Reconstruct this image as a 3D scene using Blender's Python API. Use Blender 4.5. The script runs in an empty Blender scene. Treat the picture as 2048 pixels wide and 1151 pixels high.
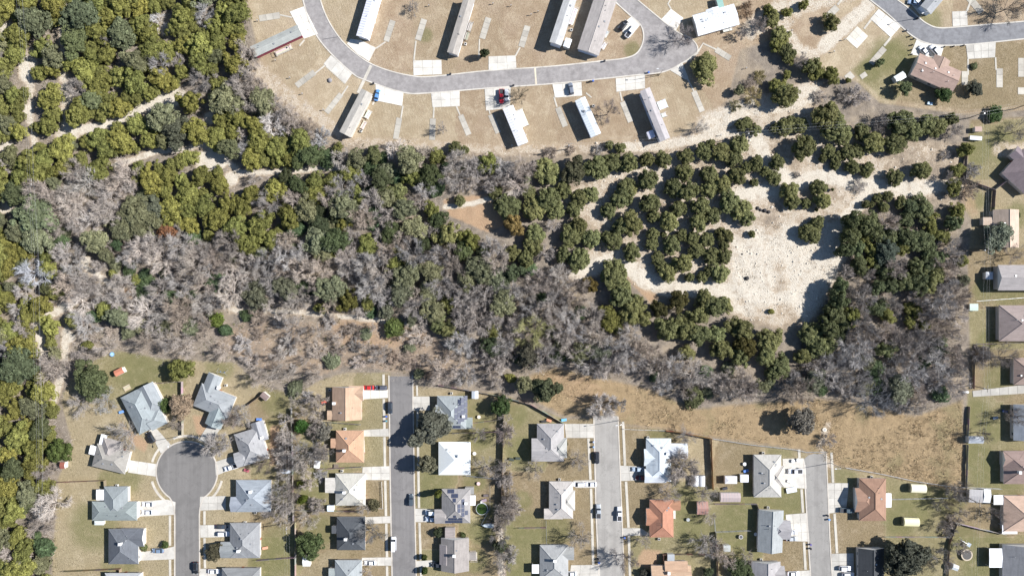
import bpy, bmesh, math, random
import numpy as np
from mathutils import Vector, Matrix

random.seed(7); rng = np.random.default_rng(7)
SC = bpy.context.scene
COL = SC.collection
R = math.radians

# ------------------------------------------------------------------ camera, light, exposure
H = 275.0            # flying height of the camera over the ground, metres
S = 0.2              # metres on the ground per photograph pixel
cam = bpy.data.cameras.new('camera'); camo = bpy.data.objects.new('camera', cam); COL.objects.link(camo)
camo.location = (0, 0, H); camo.rotation_euler = (0, 0, 0)
cam.sensor_width = 36; cam.lens = 36 * H / (2048 * S); cam.clip_start = 1; cam.clip_end = 3000
SC.camera = camo

SUN_EL, SUN_AZ = 37.5, 10.0      # the sun stands to the east-north-east: AZ is counted from +X towards +Y
world = bpy.data.worlds.new('World'); SC.world = world; world.use_nodes = True
wn = world.node_tree; wn.nodes.clear()
wo = wn.nodes.new('ShaderNodeOutputWorld'); wb = wn.nodes.new('ShaderNodeBackground'); ws = wn.nodes.new('ShaderNodeTexSky')
ws.sky_type = 'NISHITA'; ws.sun_disc = False; ws.sun_elevation = R(SUN_EL); ws.sun_rotation = R(90 - SUN_AZ)
ws.air_density = 1.0; ws.dust_density = 0.3; ws.ozone_density = 3.5
wb.inputs[1].default_value = 0.062
wn.links.new(ws.outputs[0], wb.inputs[0]); wn.links.new(wb.outputs[0], wo.inputs[0])
sun = bpy.data.lights.new('sun', 'SUN'); sun.energy = 5.0; sun.angle = R(0.5); sun.color = (1.0, 0.975, 0.945)
suno = bpy.data.objects.new('sun', sun); COL.objects.link(suno); suno.location = (150, 20, 150)
d = Vector((-math.cos(R(SUN_EL)) * math.cos(R(SUN_AZ)), -math.cos(R(SUN_EL)) * math.sin(R(SUN_AZ)), -math.sin(R(SUN_EL))))
suno.rotation_euler = d.to_track_quat('-Z', 'Y').to_euler()
SC.view_settings.view_transform = 'Standard'; SC.view_settings.look = 'None'
SC.view_settings.gamma = 1; SC.view_settings.exposure = 0.80; SC.view_settings.use_curve_mapping = False
SC.cycles.max_bounces = 5; SC.cycles.diffuse_bounces = 3; SC.cycles.transparent_max_bounces = 4
SC.cycles.caustics_reflective = False; SC.cycles.caustics_refractive = False

# ------------------------------------------------------------------ helpers
def P(px, py, z=0.0):
    """the ground-plan point whose picture, at height z, falls on the photograph's pixel px, py"""
    k = (H - z) / H
    return Vector(((px - 1024) * S * k, (575.5 - py) * S * k, z))

def tile(x0, y0, s):
    return lambda zx, zy: (x0 + zx / s, y0 + zy / s)

def tag(o, label=None, cat=None, group=None, kind=None):
    if label: o['label'] = label
    if cat: o['category'] = cat
    if group: o['group'] = group
    if kind: o['kind'] = kind
    return o

def empty(name, loc=(0, 0, 0), rz=0.0):
    o = bpy.data.objects.new(name, None); o.empty_display_size = 0.5
    o.location = loc; o.rotation_euler = (0, 0, rz); COL.objects.link(o); return o

def link(name, me, mat=None, parent=None, loc=(0, 0, 0), rz=0.0, scale=None, color=None):
    o = bpy.data.objects.new(name, me); COL.objects.link(o)
    if parent is not None: o.parent = parent
    o.location = loc; o.rotation_euler = (0, 0, rz)
    if scale is not None: o.scale = scale if hasattr(scale, '__len__') else (scale,) * 3
    if mat is not None and not me.materials: me.materials.append(mat)
    if color is not None: o.color = (color[0], color[1], color[2], 1)
    return o

def bm_mesh(name, bm, mats=(), smooth=False):
    me = bpy.data.meshes.new(name); bm.normal_update(); bm.to_mesh(me); bm.free()
    for m in mats: me.materials.append(m)
    if smooth: me.polygons.foreach_set('use_smooth', [True] * len(me.polygons))
    return me

def np_mesh(name, v, f, mats=(), tint=None, smooth=False, mi=None):
    """v (N,3), f (M,k) arrays -> mesh; tint (N,) is stored as the point attribute 'tint'"""
    v = np.asarray(v, np.float32); f = np.asarray(f, np.int32)
    me = bpy.data.meshes.new(name)
    me.vertices.add(len(v)); me.vertices.foreach_set('co', v.ravel())
    k = f.shape[1]
    me.loops.add(f.size); me.loops.foreach_set('vertex_index', f.ravel())
    me.polygons.add(len(f)); me.polygons.foreach_set('loop_start', np.arange(0, f.size, k, dtype=np.int32))
    if mi is not None: me.polygons.foreach_set('material_index', np.asarray(mi, np.int32))
    if smooth: me.polygons.foreach_set('use_smooth', np.ones(len(f), bool))
    me.update(calc_edges=True)
    if tint is not None:
        a = me.attributes.new('tint', 'FLOAT', 'POINT'); a.data.foreach_set('value', np.asarray(tint, np.float32))
    for m in mats: me.materials.append(m)
    return me

def box_bm(bm, x0, x1, y0, y1, z0, z1, mi=0):
    vs = [bm.verts.new(c) for c in ((x0, y0, z0), (x1, y0, z0), (x1, y1, z0), (x0, y1, z0), (x0, y0, z1), (x1, y0, z1), (x1, y1, z1), (x0, y1, z1))]
    for q in ((0, 3, 2, 1), (4, 5, 6, 7), (0, 1, 5, 4), (1, 2, 6, 5), (2, 3, 7, 6), (3, 0, 4, 7)):
        bm.faces.new([vs[i] for i in q]).material_index = mi
    return vs

def cyl_bm(bm, p, q, r0, r1, n=8, mi=0, caps=True):
    p = Vector(p); q = Vector(q); ax = (q - p).normalized()
    u = ax.orthogonal().normalized(); w = ax.cross(u)
    a = [bm.verts.new(p + (u * math.cos(2 * math.pi * i / n) + w * math.sin(2 * math.pi * i / n)) * r0) for i in range(n)]
    b = [bm.verts.new(q + (u * math.cos(2 * math.pi * i / n) + w * math.sin(2 * math.pi * i / n)) * r1) for i in range(n)]
    for i in range(n):
        bm.faces.new((a[i], a[(i + 1) % n], b[(i + 1) % n], b[i])).material_index = mi
    if caps:
        bm.faces.new(a[::-1]).material_index = mi; bm.faces.new(b).material_index = mi

_cache = {}
def boxmesh(sx, sy, sz, mat, base=True):
    k = ('box', round(sx, 2), round(sy, 2), round(sz, 2), mat.name, base)
    if k not in _cache:
        bm = bmesh.new(); z0 = 0 if base else -sz / 2
        box_bm(bm, -sx / 2, sx / 2, -sy / 2, sy / 2, z0, z0 + sz)
        _cache[k] = bm_mesh('box_shape', bm, (mat,))
    return _cache[k]

# ------------------------------------------------------------------ materials
def newmat(name):
    m = bpy.data.materials.new(name); m.use_nodes = True
    nt = m.node_tree; b = nt.nodes['Principled BSDF']
    return m, nt, b

def nd(nt, t, **kw):
    n = nt.nodes.new(t)
    for k, v in kw.items(): setattr(n, k, v)
    return n

def noise(nt, vec, scale, detail=3, rough=0.55, dist=0.0):
    n = nd(nt, 'ShaderNodeTexNoise'); n.inputs['Scale'].default_value = scale; n.inputs['Detail'].default_value = detail
    n.inputs['Roughness'].default_value = rough; n.inputs['Distortion'].default_value = dist
    if vec is not None: nt.links.new(vec, n.inputs['Vector'])
    return n.outputs['Fac']

def ramp(nt, fac, stops):
    r = nd(nt, 'ShaderNodeValToRGB'); e = r.color_ramp.elements
    while len(e) < len(stops): e.new(0.5)
    for i, (p, c) in enumerate(stops):
        e[i].position = p; e[i].color = (c, c, c, 1) if not hasattr(c, '__len__') else (*c, 1)
    nt.links.new(fac, r.inputs[0]); return r.outputs[0]

def mix(nt, fac, a, b, mode='MIX'):
    m = nd(nt, 'ShaderNodeMix', data_type='RGBA', blend_type=mode)
    for s, x in ((m.inputs[0], fac), (m.inputs[6], a), (m.inputs[7], b)):
        if isinstance(x, (int, float)): s.default_value = x
        elif isinstance(x, (tuple, list)): s.default_value = (*x[:3], 1)
        else: nt.links.new(x, s)
    return m.outputs[2]

def mth(nt, op, a, b=0.0, clamp=False):
    m = nd(nt, 'ShaderNodeMath', operation=op, use_clamp=clamp)
    for s, x in ((m.inputs[0], a), (m.inputs[1], b)):
        if isinstance(x, (int, float)): s.default_value = x
        else: nt.links.new(x, s)
    return m.outputs[0]

def bump(nt, b, h, strength=0.5, dist=0.1):
    n = nd(nt, 'ShaderNodeBump'); n.inputs['Strength'].default_value = strength; n.inputs['Distance'].default_value = dist
    nt.links.new(h, n.inputs['Height']); nt.links.new(n.outputs[0], b.inputs['Normal'])

def objcol_mat(name, rough=0.85, spec=0.2, var=0.25, scale=0.7, fine=6.0, metal=0.0, bumpy=0.0, streak=None):
    """colour from the object, with patchy weathering and fine grain"""
    m, nt, b = newmat(name)
    oi = nd(nt, 'ShaderNodeObjectInfo'); tc = nd(nt, 'ShaderNodeTexCoord'); geo = nd(nt, 'ShaderNodeNewGeometry')
    pos = geo.outputs['Position']
    n1 = noise(nt, pos, scale, 4); n2 = noise(nt, pos, fine, 2)
    f = mth(nt, 'ADD', mth(nt, 'MULTIPLY', n1, var), mth(nt, 'MULTIPLY', n2, var * 0.9))
    f = mth(nt, 'ADD', f, 1 - var * 0.95)
    if streak:
        mp = nd(nt, 'ShaderNodeMapping'); mp.inputs['Scale'].default_value = streak; nt.links.new(tc.outputs['Object'], mp.inputs[0])
        f = mth(nt, 'ADD', f, mth(nt, 'MULTIPLY', mth(nt, 'SUBTRACT', noise(nt, mp.outputs[0], 1.0, 2), 0.5), var * 1.2))
    c = nd(nt, 'ShaderNodeVectorMath', operation='SCALE')
    nt.links.new(oi.outputs['Color'], c.inputs[0]); nt.links.new(f, c.inputs['Scale'])
    nt.links.new(c.outputs[0], b.inputs['Base Color'])
    b.inputs['Roughness'].default_value = rough; b.inputs['Specular IOR Level'].default_value = spec; b.inputs['Metallic'].default_value = metal
    if bumpy: bump(nt, b, n2, bumpy, 0.05)
    return m

def flat_mat(name, col, rough=0.7, spec=0.3, var=0.15, scale=2.0, metal=0.0):
    m, nt, b = newmat(name)
    geo = nd(nt, 'ShaderNodeNewGeometry')
    n1 = noise(nt, geo.outputs['Position'], scale, 4)
    c = mix(nt, n1, [x * (1 - var) for x in col], [min(1, x * (1 + var)) for x in col])
    nt.links.new(c, b.inputs['Base Color'])
    b.inputs['Roughness'].default_value = rough; b.inputs['Specular IOR Level'].default_value = spec; b.inputs['Metallic'].default_value = metal
    return m

def leaf_mat(name, transl=0.35):
    m, nt, b = newmat(name)
    oi = nd(nt, 'ShaderNodeObjectInfo'); at = nd(nt, 'ShaderNodeAttribute', attribute_name='tint')
    f = mth(nt, 'ADD', mth(nt, 'MULTIPLY', oi.outputs['Random'], 0.3), 0.85)
    f = mth(nt, 'MULTIPLY', f, at.outputs['Fac'])
    c = nd(nt, 'ShaderNodeVectorMath', operation='SCALE'); nt.links.new(oi.outputs['Color'], c.inputs[0]); nt.links.new(f, c.inputs['Scale'])
    nt.links.new(c.outputs[0], b.inputs['Base Color'])
    b.inputs['Roughness'].default_value = 0.75; b.inputs['Specular IOR Level'].default_value = 0.25
    if transl:
        t = nd(nt, 'ShaderNodeBsdfTranslucent'); nt.links.new(c.outputs[0], t.inputs['Color'])
        ms = nd(nt, 'ShaderNodeMixShader'); ms.inputs[0].default_value = transl
        out = nt.nodes['Material Output']
        nt.links.new(b.outputs[0], ms.inputs[1]); nt.links.new(t.outputs[0], ms.inputs[2]); nt.links.new(ms.outputs[0], out.inputs[0])
    return m

M_LEAF = leaf_mat('leaf_spray'); M_TWIG = leaf_mat('twig_bark', 0.0)
M_BARK = flat_mat('trunk_bark', (0.22, 0.18, 0.15), 0.9, 0.1, 0.3, 3.0)
M_SHINGLE = objcol_mat('asphalt_shingle', 0.9, 0.15, 0.42, 0.5, 3.4, bumpy=0.4, streak=(.25, 1.6, 1.6))
M_METALROOF = objcol_mat('painted_metal_roof', 0.55, 0.3, 0.14, 0.5, 2.0)
M_WALL = objcol_mat('house_siding', 0.8, 0.2, 0.12, 0.6, 4.0)
M_TRIM = flat_mat('white_trim', (0.72, 0.71, 0.68), 0.6, 0.3, 0.06)
M_GLASS = flat_mat('window_glass', (0.03, 0.04, 0.055), 0.08, 0.5, 0.1)
M_DOOR = objcol_mat('painted_door', 0.5, 0.3, 0.08)
M_PAINT = objcol_mat('vehicle_paint', 0.28, 0.5, 0.05, 1.0, 8.0)
M_TYRE = flat_mat('tyre_rubber', (0.025, 0.025, 0.027), 0.8, 0.2)
M_RIM = flat_mat('wheel_rim', (0.5, 0.5, 0.52), 0.35, 0.5, 0.1, 2, 0.7)
M_LAMP = flat_mat('lamp_lens', (0.75, 0.77, 0.8), 0.15, 0.5, 0.05)
M_TAIL = flat_mat('tail_lens', (0.4, 0.02, 0.02), 0.2, 0.5, 0.05)
M_PLAIN = objcol_mat('painted_surface', 0.6, 0.3, 0.14, 0.8, 5.0)
M_WOOD = objcol_mat('weathered_wood', 0.85, 0.15, 0.4, 0.9, 6.0)
M_STEEL = flat_mat('galvanised_steel', (0.42, 0.43, 0.44), 0.4, 0.5, 0.15, 2, 0.5)
M_POLE = flat_mat('creosoted_pole', (0.24, 0.2, 0.16), 0.85, 0.15, 0.25, 2)
M_WIRE = flat_mat('aluminium_wire', (0.5, 0.5, 0.5), 0.5, 0.4, 0.05)
M_ROCK = objcol_mat('limestone_rock', 0.9, 0.15, 0.3, 0.9, 5)

def solar_mat():
    m, nt, b = newmat('solar_cells')
    b.inputs['Base Color'].default_value = (0.035, 0.045, 0.085, 1); b.inputs['Roughness'].default_value = 0.5
    b.inputs['Specular IOR Level'].default_value = 0.6
    return m
M_SOLAR = solar_mat(); M_SOLFRAME = flat_mat('solar_frame', (.10, .11, .13), .5, .3, .1)

def water_mat():
    m, nt, b = newmat('green_pool_water')
    geo = nd(nt, 'ShaderNodeNewGeometry'); n = noise(nt, geo.outputs['Position'], 0.8, 3)
    nt.links.new(mix(nt, n, (0.022, 0.045, 0.01), (0.045, 0.075, 0.014)), b.inputs['Base Color'])
    b.inputs['Roughness'].default_value = 0.08
    bump(nt, b, noise(nt, geo.outputs['Position'], 3.0, 2), 0.15, 0.05)
    return m
M_WATER = water_mat()

def paving_mat(name, ca, cb, crack, scale, patches=0.0, joint=None, stretch=None):
    m, nt, b = newmat(name)
    oi = nd(nt, 'ShaderNodeObjectInfo')
    geo = nd(nt, 'ShaderNodeNewGeometry'); pos = geo.outputs['Position']
    n2 = noise(nt, pos, 4.0, 3, 0.7)
    if stretch:
        mp = nd(nt, 'ShaderNodeMapping'); mp.inputs['Scale'].default_value = stretch; nt.links.new(pos, mp.inputs[0])
        n1 = mth(nt, 'ADD', mth(nt, 'MULTIPLY', noise(nt, mp.outputs[0], scale, 4, 0.6), 0.7), mth(nt, 'MULTIPLY', noise(nt, pos, 0.35, 5, 0.65), 0.3))
    else: n1 = noise(nt, pos, scale, 5, 0.6)
    c = mix(nt, ramp(nt, n1, [(0.3, 0.0), (0.7, 1.0)]), ca, cb)
    st = noise(nt, pos, 0.55, 2, 0.5)
    c = mix(nt, ramp(nt, st, [(0.70, 0.0), (0.78, 0.45)]), c, [x * 0.5 for x in ca])
    c = mix(nt, 0.5, c, mix(nt, n2, (0.5, 0.5, 0.5), (1.15, 1.15, 1.15)), 'MULTIPLY')
    if patches:
        n3 = noise(nt, pos, 0.18, 3, 0.5, 0.6)
        c = mix(nt, mth(nt, 'MULTIPLY', ramp(nt, n3, [(0.5, 0.0), (0.62, 1.0)]), patches), c, [x * 0.62 for x in ca])
    if crack:
        v = nd(nt, 'ShaderNodeTexVoronoi', feature='DISTANCE_TO_EDGE'); v.inputs['Scale'].default_value = 0.16
        wv = nd(nt, 'ShaderNodeVectorMath', operation='ADD')
        nz = nd(nt, 'ShaderNodeTexNoise'); nz.inputs['Scale'].default_value = 0.5; nt.links.new(pos, nz.inputs['Vector'])
        sc = nd(nt, 'ShaderNodeVectorMath', operation='SCALE'); sc.inputs['Scale'].default_value = 4.0
        nt.links.new(nz.outputs['Color'], sc.inputs[0]); nt.links.new(pos, wv.inputs[0]); nt.links.new(sc.outputs[0], wv.inputs[1])
        nt.links.new(wv.outputs[0], v.inputs['Vector'])
        k = ramp(nt, v.outputs['Distance'], [(0.0, 1.0), (0.018, 0.0)])
        c = mix(nt, mth(nt, 'MULTIPLY', k, crack), c, [x * 0.45 for x in ca])
    tint = nd(nt, 'ShaderNodeVectorMath', operation='MULTIPLY'); nt.links.new(c, tint.inputs[0]); nt.links.new(oi.outputs['Color'], tint.inputs[1])
    nt.links.new(tint.outputs[0], b.inputs['Base Color'])
    b.inputs['Roughness'].default_value = 0.85; b.inputs['Specular IOR Level'].default_value = 0.2
    bump(nt, b, n2, 0.2, 0.03)
    return m
M_ASPHALT = paving_mat('worn_asphalt', (0.21, 0.20, 0.193), (0.305, 0.294, 0.282), 0.22, 0.6, 0.3)
M_STREET = paving_mat('street_asphalt', (0.212, 0.204, 0.195), (0.292, 0.282, 0.268), 0.3, 1.0, 0.25, stretch=(.55, .018, 1))
M_CONC = paving_mat('driveway_concrete', (0.47, 0.45, 0.415), (0.58, 0.56, 0.515), 0.2, 0.35, 0.3)

def ground_mat():
    m, nt, b = newmat('ground_surface')
    geo = nd(nt, 'ShaderNodeNewGeometry'); pos = geo.outputs['Position']
    A = nd(nt, 'ShaderNodeAttribute', attribute_name='zone_a'); B = nd(nt, 'ShaderNodeAttribute', attribute_name='zone_b')
    sa = nd(nt, 'ShaderNodeSeparateColor'); sb = nd(nt, 'ShaderNodeSeparateColor')
    nt.links.new(A.outputs['Color'], sa.inputs[0]); nt.links.new(B.outputs['Color'], sb.inputs[0])
    lime, yard, green = sa.outputs; brush, soil, tan = sb.outputs
    nb = noise(nt, pos, 0.06, 4, 0.6); nm = noise(nt, pos, 0.35, 5, 0.65); nf = noise(nt, pos, 2.2, 4, 0.7); nx = noise(nt, pos, 7.0, 2, 0.6)
    def edge(w, n, soft=0.16, k=0.9):
        # ragged edge of a zone: weight pushed about by noise
        f = mth(nt, 'ADD', w, mth(nt, 'MULTIPLY', mth(nt, 'SUBTRACT', n, 0.5), k))
        return ramp(nt, f, [(0.5 - soft, 0.0), (0.5 + soft, 1.0)])
    # wood floor: litter, bare soil, dead grass
    c = mix(nt, ramp(nt, nm, [(0.3, 0), (0.7, 1)]), (0.17, 0.142, 0.115), (0.33, 0.28, 0.225))
    c = mix(nt, ramp(nt, nb, [(0.48, 0), (0.65, 0.6)]), c, (0.36, 0.29, 0.205))
    c = mix(nt, ramp(nt, nf, [(0.55, 0), (0.75, 0.7)]), c, (0.10, 0.085, 0.07))
    # dry lawn
    y = mix(nt, ramp(nt, nm, [(0.25, 0), (0.75, 1)]), (0.25, 0.20, 0.12), (0.36, 0.295, 0.19))
    y = mix(nt, ramp(nt, nb, [(0.35, 0), (0.65, 0.75)]), y, (0.25, 0.21, 0.115))
    y = mix(nt, ramp(nt, nf, [(0.5, 0), (0.8, 0.6)]), y, (0.17, 0.135, 0.085))
    np_ = noise(nt, pos, 0.16, 7, 0.72, 0.4); nq = noise(nt, pos, 0.9, 6, 0.75)
    y = mix(nt, ramp(nt, np_, [(0.52, 0), (0.66, 0.8)]), y, (0.47, 0.395, 0.275))
    ns0 = noise(nt, pos, 1.3, 6, 0.85, 0.5); amp = ramp(nt, noise(nt, pos, 0.11, 3, 0.6), [(0.35, 0.25), (0.65, 0.95)]); ns = mth(nt, 'ADD', mth(nt, 'MULTIPLY', mth(nt, 'SUBTRACT', ns0, 0.5), amp), 0.5); y = mix(nt, ramp(nt, ns, [(0.36, 0.9), (0.52, 0)]), y, (0.12, 0.10, 0.06)); y = mix(nt, ramp(nt, ns, [(0.52, 0), (0.66, 0.75)]), y, (0.52, 0.445, 0.325))
    y = mix(nt, ramp(nt, np_, [(0.30, 0.75), (0.44, 0)]), y, (0.20, 0.155, 0.095))
    y = mix(nt, ramp(nt, nq, [(0.58, 0), (0.72, 0.65)]), y, (0.50, 0.43, 0.31))
    y = mix(nt, ramp(nt, nq, [(0.30, 0.55), (0.42, 0)]), y, (0.15, 0.13, 0.075))
    Cc = nd(nt, 'ShaderNodeAttribute', attribute_name='zone_c'); scn = nd(nt, 'ShaderNodeSeparateColor'); nt.links.new(Cc.outputs['Color'], scn.inputs[0]); l1, l2, l3 = scn.outputs
    lotc = mix(nt, ramp(nt, l1, [(0.0, 0), (0.35, 0), (0.5, 1)]), (0.24, 0.172, 0.105), mix(nt, ramp(nt, l1, [(0.6, 0), (0.8, 1)]), (0.42, 0.345, 0.225), (0.225, 0.215, 0.10)))
    y = mix(nt, 0.42, y, lotc); y = mix(nt, ramp(nt, ns, [(0.38, 0.55), (0.5, 0)]), y, (0.11, 0.095, 0.05))
    c = mix(nt, edge(yard, nf, 0.2, 0.5), c, y)
    # tan trailer-park grass
    t = mix(nt, ramp(nt, nm, [(0.25, 0), (0.75, 1)]), (0.30, 0.232, 0.15), (0.42, 0.335, 0.23))
    t = mix(nt, ramp(nt, nb, [(0.5, 0), (0.68, 0.7)]), t, (0.48, 0.39, 0.30))
    t = mix(nt, ramp(nt, nf, [(0.5, 0), (0.8, 0.5)]), t, (0.22, 0.165, 0.105))
    t = mix(nt, ramp(nt, np_, [(0.49, 0), (0.62, 0.85)]), t, (0.56, 0.475, 0.345))
    t = mix(nt, ramp(nt, ns, [(0.36, 0.85), (0.52, 0)]), t, (0.17, 0.12, 0.08)); t = mix(nt, ramp(nt, ns, [(0.52, 0), (0.66, 0.75)]), t, (0.58, 0.50, 0.39))
    t = mix(nt, ramp(nt, np_, [(0.30, 0.7), (0.44, 0)]), t, (0.235, 0.165, 0.11))
    t = mix(nt, ramp(nt, nq, [(0.57, 0), (0.70, 0.6)]), t, (0.58, 0.50, 0.39))
    t = mix(nt, ramp(nt, nq, [(0.30, 0.5), (0.42, 0)]), t, (0.20, 0.15, 0.09))
    t = mix(nt, 0.42, t, mix(nt, ramp(nt, l1, [(0.3, 0), (0.6, 1)]), (0.31, 0.22, 0.15), (0.46, 0.375, 0.255)))
    c = mix(nt, edge(tan, nf, 0.2, 0.5), c, t)
    # mowing lines
    wv = nd(nt, 'ShaderNodeTexWave'); wv.inputs['Scale'].default_value = 0.55; wv.inputs['Distortion'].default_value = 1.2; wv.inputs['Detail'].default_value = 2
    mp = nd(nt, 'ShaderNodeMapping'); mp.inputs['Rotation'].default_value = (0, 0, R(8)); nt.links.new(pos, mp.inputs[0]); nt.links.new(mp.outputs[0], wv.inputs[0])
    mow = mth(nt, 'MULTIPLY', mth(nt, 'MULTIPLY', ramp(nt, wv.outputs['Fac'], [(0.3, 0), (0.8, 1)]), mth(nt, 'MAXIMUM', yard, tan)), mth(nt, 'MULTIPLY', l2, 0.5))
    c = mix(nt, mow, c, (0.20, 0.165, 0.10))
    # greener grass
    g = mix(nt, ramp(nt, nm, [(0.3, 0), (0.7, 1)]), (0.115, 0.125, 0.045), (0.21, 0.19, 0.095))
    gn = mth(nt, 'ADD', mth(nt, 'MULTIPLY', nm, 0.65), mth(nt, 'MULTIPLY', nf, 0.35))
    c = mix(nt, mth(nt, 'MULTIPLY', edge(green, gn, 0.3, 2.0), 0.72), c, g)
    # golden brush field
    q = mix(nt, ramp(nt, nf, [(0.3, 0), (0.7, 1)]), (0.18, 0.132, 0.08), (0.37, 0.275, 0.16))
    q = mix(nt, ramp(nt, nm, [(0.4, 0), (0.7, 0.6)]), q, (0.43, 0.315, 0.185)); q = mix(nt, ramp(nt, nb, [(0.36, 0.55), (0.46, 0)]), q, (0.19, 0.17, 0.09))
    c = mix(nt, edge(brush, nm, 0.2, 0.6), c, q)
    # reddish soil
    s = mix(nt, ramp(nt, nf, [(0.3, 0), (0.7, 1)]), (0.30, 0.20, 0.125), (0.46, 0.32, 0.205))
    c = mix(nt, edge(soil, nm, 0.22, 0.7), c, s)
    # white caliche
    l = mix(nt, ramp(nt, nf, [(0.3, 0), (0.62, 1)]), (0.46, 0.40, 0.315), (0.63, 0.58, 0.495))
    l = mix(nt, ramp(nt, nm, [(0.52, 0), (0.70, 0.75)]), l, (0.35, 0.275, 0.20))
    l = mix(nt, ramp(nt, nx, [(0.6, 0), (0.75, 0.4)]), l, (0.33, 0.28, 0.22))
    ne = mth(nt, 'ADD', mth(nt, 'MULTIPLY', nm, 0.6), mth(nt, 'MULTIPLY', nf, 0.4))
    c = mix(nt, edge(mth(nt, 'ADD', lime, 0.18), ne, 0.25, 1.4), c, mix(nt, nf, (0.30, 0.225, 0.15), (0.46, 0.365, 0.265)))
    c = mix(nt, edge(mth(nt, 'SUBTRACT', lime, 0.07), ne, 0.22, 2.6), c, l)
    nt.links.new(c, b.inputs['Base Color'])
    b.inputs['Roughness'].default_value = 0.95; b.inputs['Specular IOR Level'].default_value = 0.1
    bump(nt, b, mth(nt, 'ADD', nf, mth(nt, 'MULTIPLY', nx, 0.5)), 0.8, 0.3)
    return m
M_GROUND = ground_mat()

# ------------------------------------------------------------------ ground zones (photograph pixels)
WOOD = [(-60, -60), (480, -60), (500, 100), (520, 150), (600, 215), (650, 270), (690, 285), (760, 285), (850, 290), (930, 300), (1000, 315), (1060, 330), (1060, 385), (960, 380), (880, 395), (890, 430),
        (960, 470), (1000, 480), (1040, 520), (1150, 545), (1190, 600), (1260, 640), (1300, 700), (1450, 740), (1560, 745), (1600, 690), (1640, 620), (1690, 520), (1700, 440), (1740, 410), (1850, 400), (1900, 440), (1930, 480),
        (1935, 720), (1930, 760), (1900, 800), (1820, 825), (1700, 800), (1640, 790), (1560, 790), (1500, 800), (1440, 800), (1390, 806), (1300, 770), (1200, 750), (1110, 735), (1060, 745), (1000, 770), (960, 760),
        (900, 775), (830, 770), (820, 745), (780, 745), (700, 740), (640, 760), (590, 790), (500, 770), (470, 730), (400, 705), (330, 715), (230, 695), (150, 735), (130, 790), (110, 830), (140, 880), (110, 960), (100, 1210), (-60, 1210)]
TAN = [(480, -60), (2110, -60), (2110, 215), (1930, 228), (1760, 205), (1720, 165), (1640, 140), (1575, 70), (1480, 100), (1455, 200), (1390, 255), (1330, 285), (1100, 297), (1000, 302), (870, 292), (700, 283), (650, 260), (560, 185), (520, 120)]
YARDS = [[(122, 800), (150, 740), (230, 700), (330, 718), (470, 725), (520, 770), (590, 790), (640, 760), (690, 745), (780, 745), (790, 1210), (100, 1210), (115, 960), (145, 890)],
         [(820, 770), (1010, 788), (1060, 812), (1130, 838), (1190, 835), (1195, 1210), (820, 1210)],
         [(1234, 850), (1345, 860), (1420, 876), (1600, 900), (1660, 930), (1900, 975), (2110, 980), (2110, 1210), (1234, 1210)],
         [(1940, 240), (2110, 230), (2110, 990), (1930, 980), (1935, 800), (1940, 700), (1935, 520), (1945, 440), (1930, 420)],
         [(1690, 140), (1800, 60), (2110, 80), (2110, 215), (1930, 228), (1760, 205)]]
BRUSH = [(1110, 735), (1200, 755), (1300, 778), (1390, 818), (1500, 806), (1640, 797), (1720, 808), (1830, 832), (1925, 800), (1930, 985), (1880, 975), (1680, 932), (1600, 898), (1420, 873), (1345, 858), (1240, 848), (1235, 828), (1130, 832), (1070, 800), (1060, 750)]
LIME = [(1060, 405), (1190, 352), (1330, 300), (1490, 265), (1500, 200), (1560, 185), (1620, 205), (1700, 250), (1780, 275), (1925, 290), (1915, 425), (1850, 402), (1740, 398), (1690, 440), (1690, 520), (1650, 600), (1600, 672), (1460, 625), (1330, 590), (1290, 565), (1200, 535), (1150, 550), (1165, 500), (1200, 470), (1160, 440)]
LIME2 = [(1460, 470), (1530, 440), (1600, 445), (1690, 440), (1690, 520), (1650, 600), (1610, 660), (1520, 645), (1460, 625)]
TRACKS = [([(1480, 390), (1560, 375), (1640, 352), (1700, 362), (1780, 378), (1910, 372)], 13, 1), ([(1505, 265), (1545, 335), (1590, 368)], 12, 1), ([(1155, 545), (1240, 515), (1290, 560), (1340, 577), (1420, 576), (1520, 592), (1600, 600)], 14, 1),
          ([(1690, 440), (1730, 395), (1760, 380)], 12, 1), ([(1060, 375), (1000, 392), (940, 408), (890, 414)], 4, 1), ([(1070, 400), (1120, 360), (1200, 350), (1280, 345)], 7, .6),
          ([(165, 530), (200, 552), (232, 578)], 5, 1), ([(460, 620), (560, 622), (660, 629), (760, 640), (850, 655)], 4.5, .8), ([(150, 600), (72, 645), (85, 690), (88, 720)], 8, .9), ([(132, 660), (128, 730), (108, 800)], 7, .8),
          ([(228, 331), (270, 318), (317, 301), (370, 300), (406, 285), (440, 310), (480, 345), (520, 345), (600, 340), (680, 335)], 5, .9), ([(150, 262), (200, 252), (240, 240), (292, 211), (340, 195)], 8, 1),
          ([(125, 60), (128, 180), (126, 270)], 7, .7), ([(62, 100), (60, 240), (70, 290)], 7, .7), ([(520, 140), (570, 190), (640, 240), (690, 272)], 14, .5), ([(700, 285), (850, 290), (980, 300), (1100, 300), (1250, 294)], 10, .45), ([(1250, 294), (1330, 290), (1480, 262)], 9, .75),
          ([(1000, 1060), (1006, 1200)], 5, .8), ([(1660, 930), (1640, 890), (1655, 850)], 6, .5), ([(1415, 250), (1500, 215), (1590, 200), (1620, 185)], 20, .75), ([(1500, 60), (1560, 20), (1700, -20)], 18, .65),
          ([(1605, 10), (1560, 50)], 14, .6), ([(1648, 92), (1735, 12)], 12, .9), ([(1630, 110), (1600, 100), (1570, 60)], 10, .7), ([(2000, 300), (2050, 300)], 12, .5)]
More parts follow.
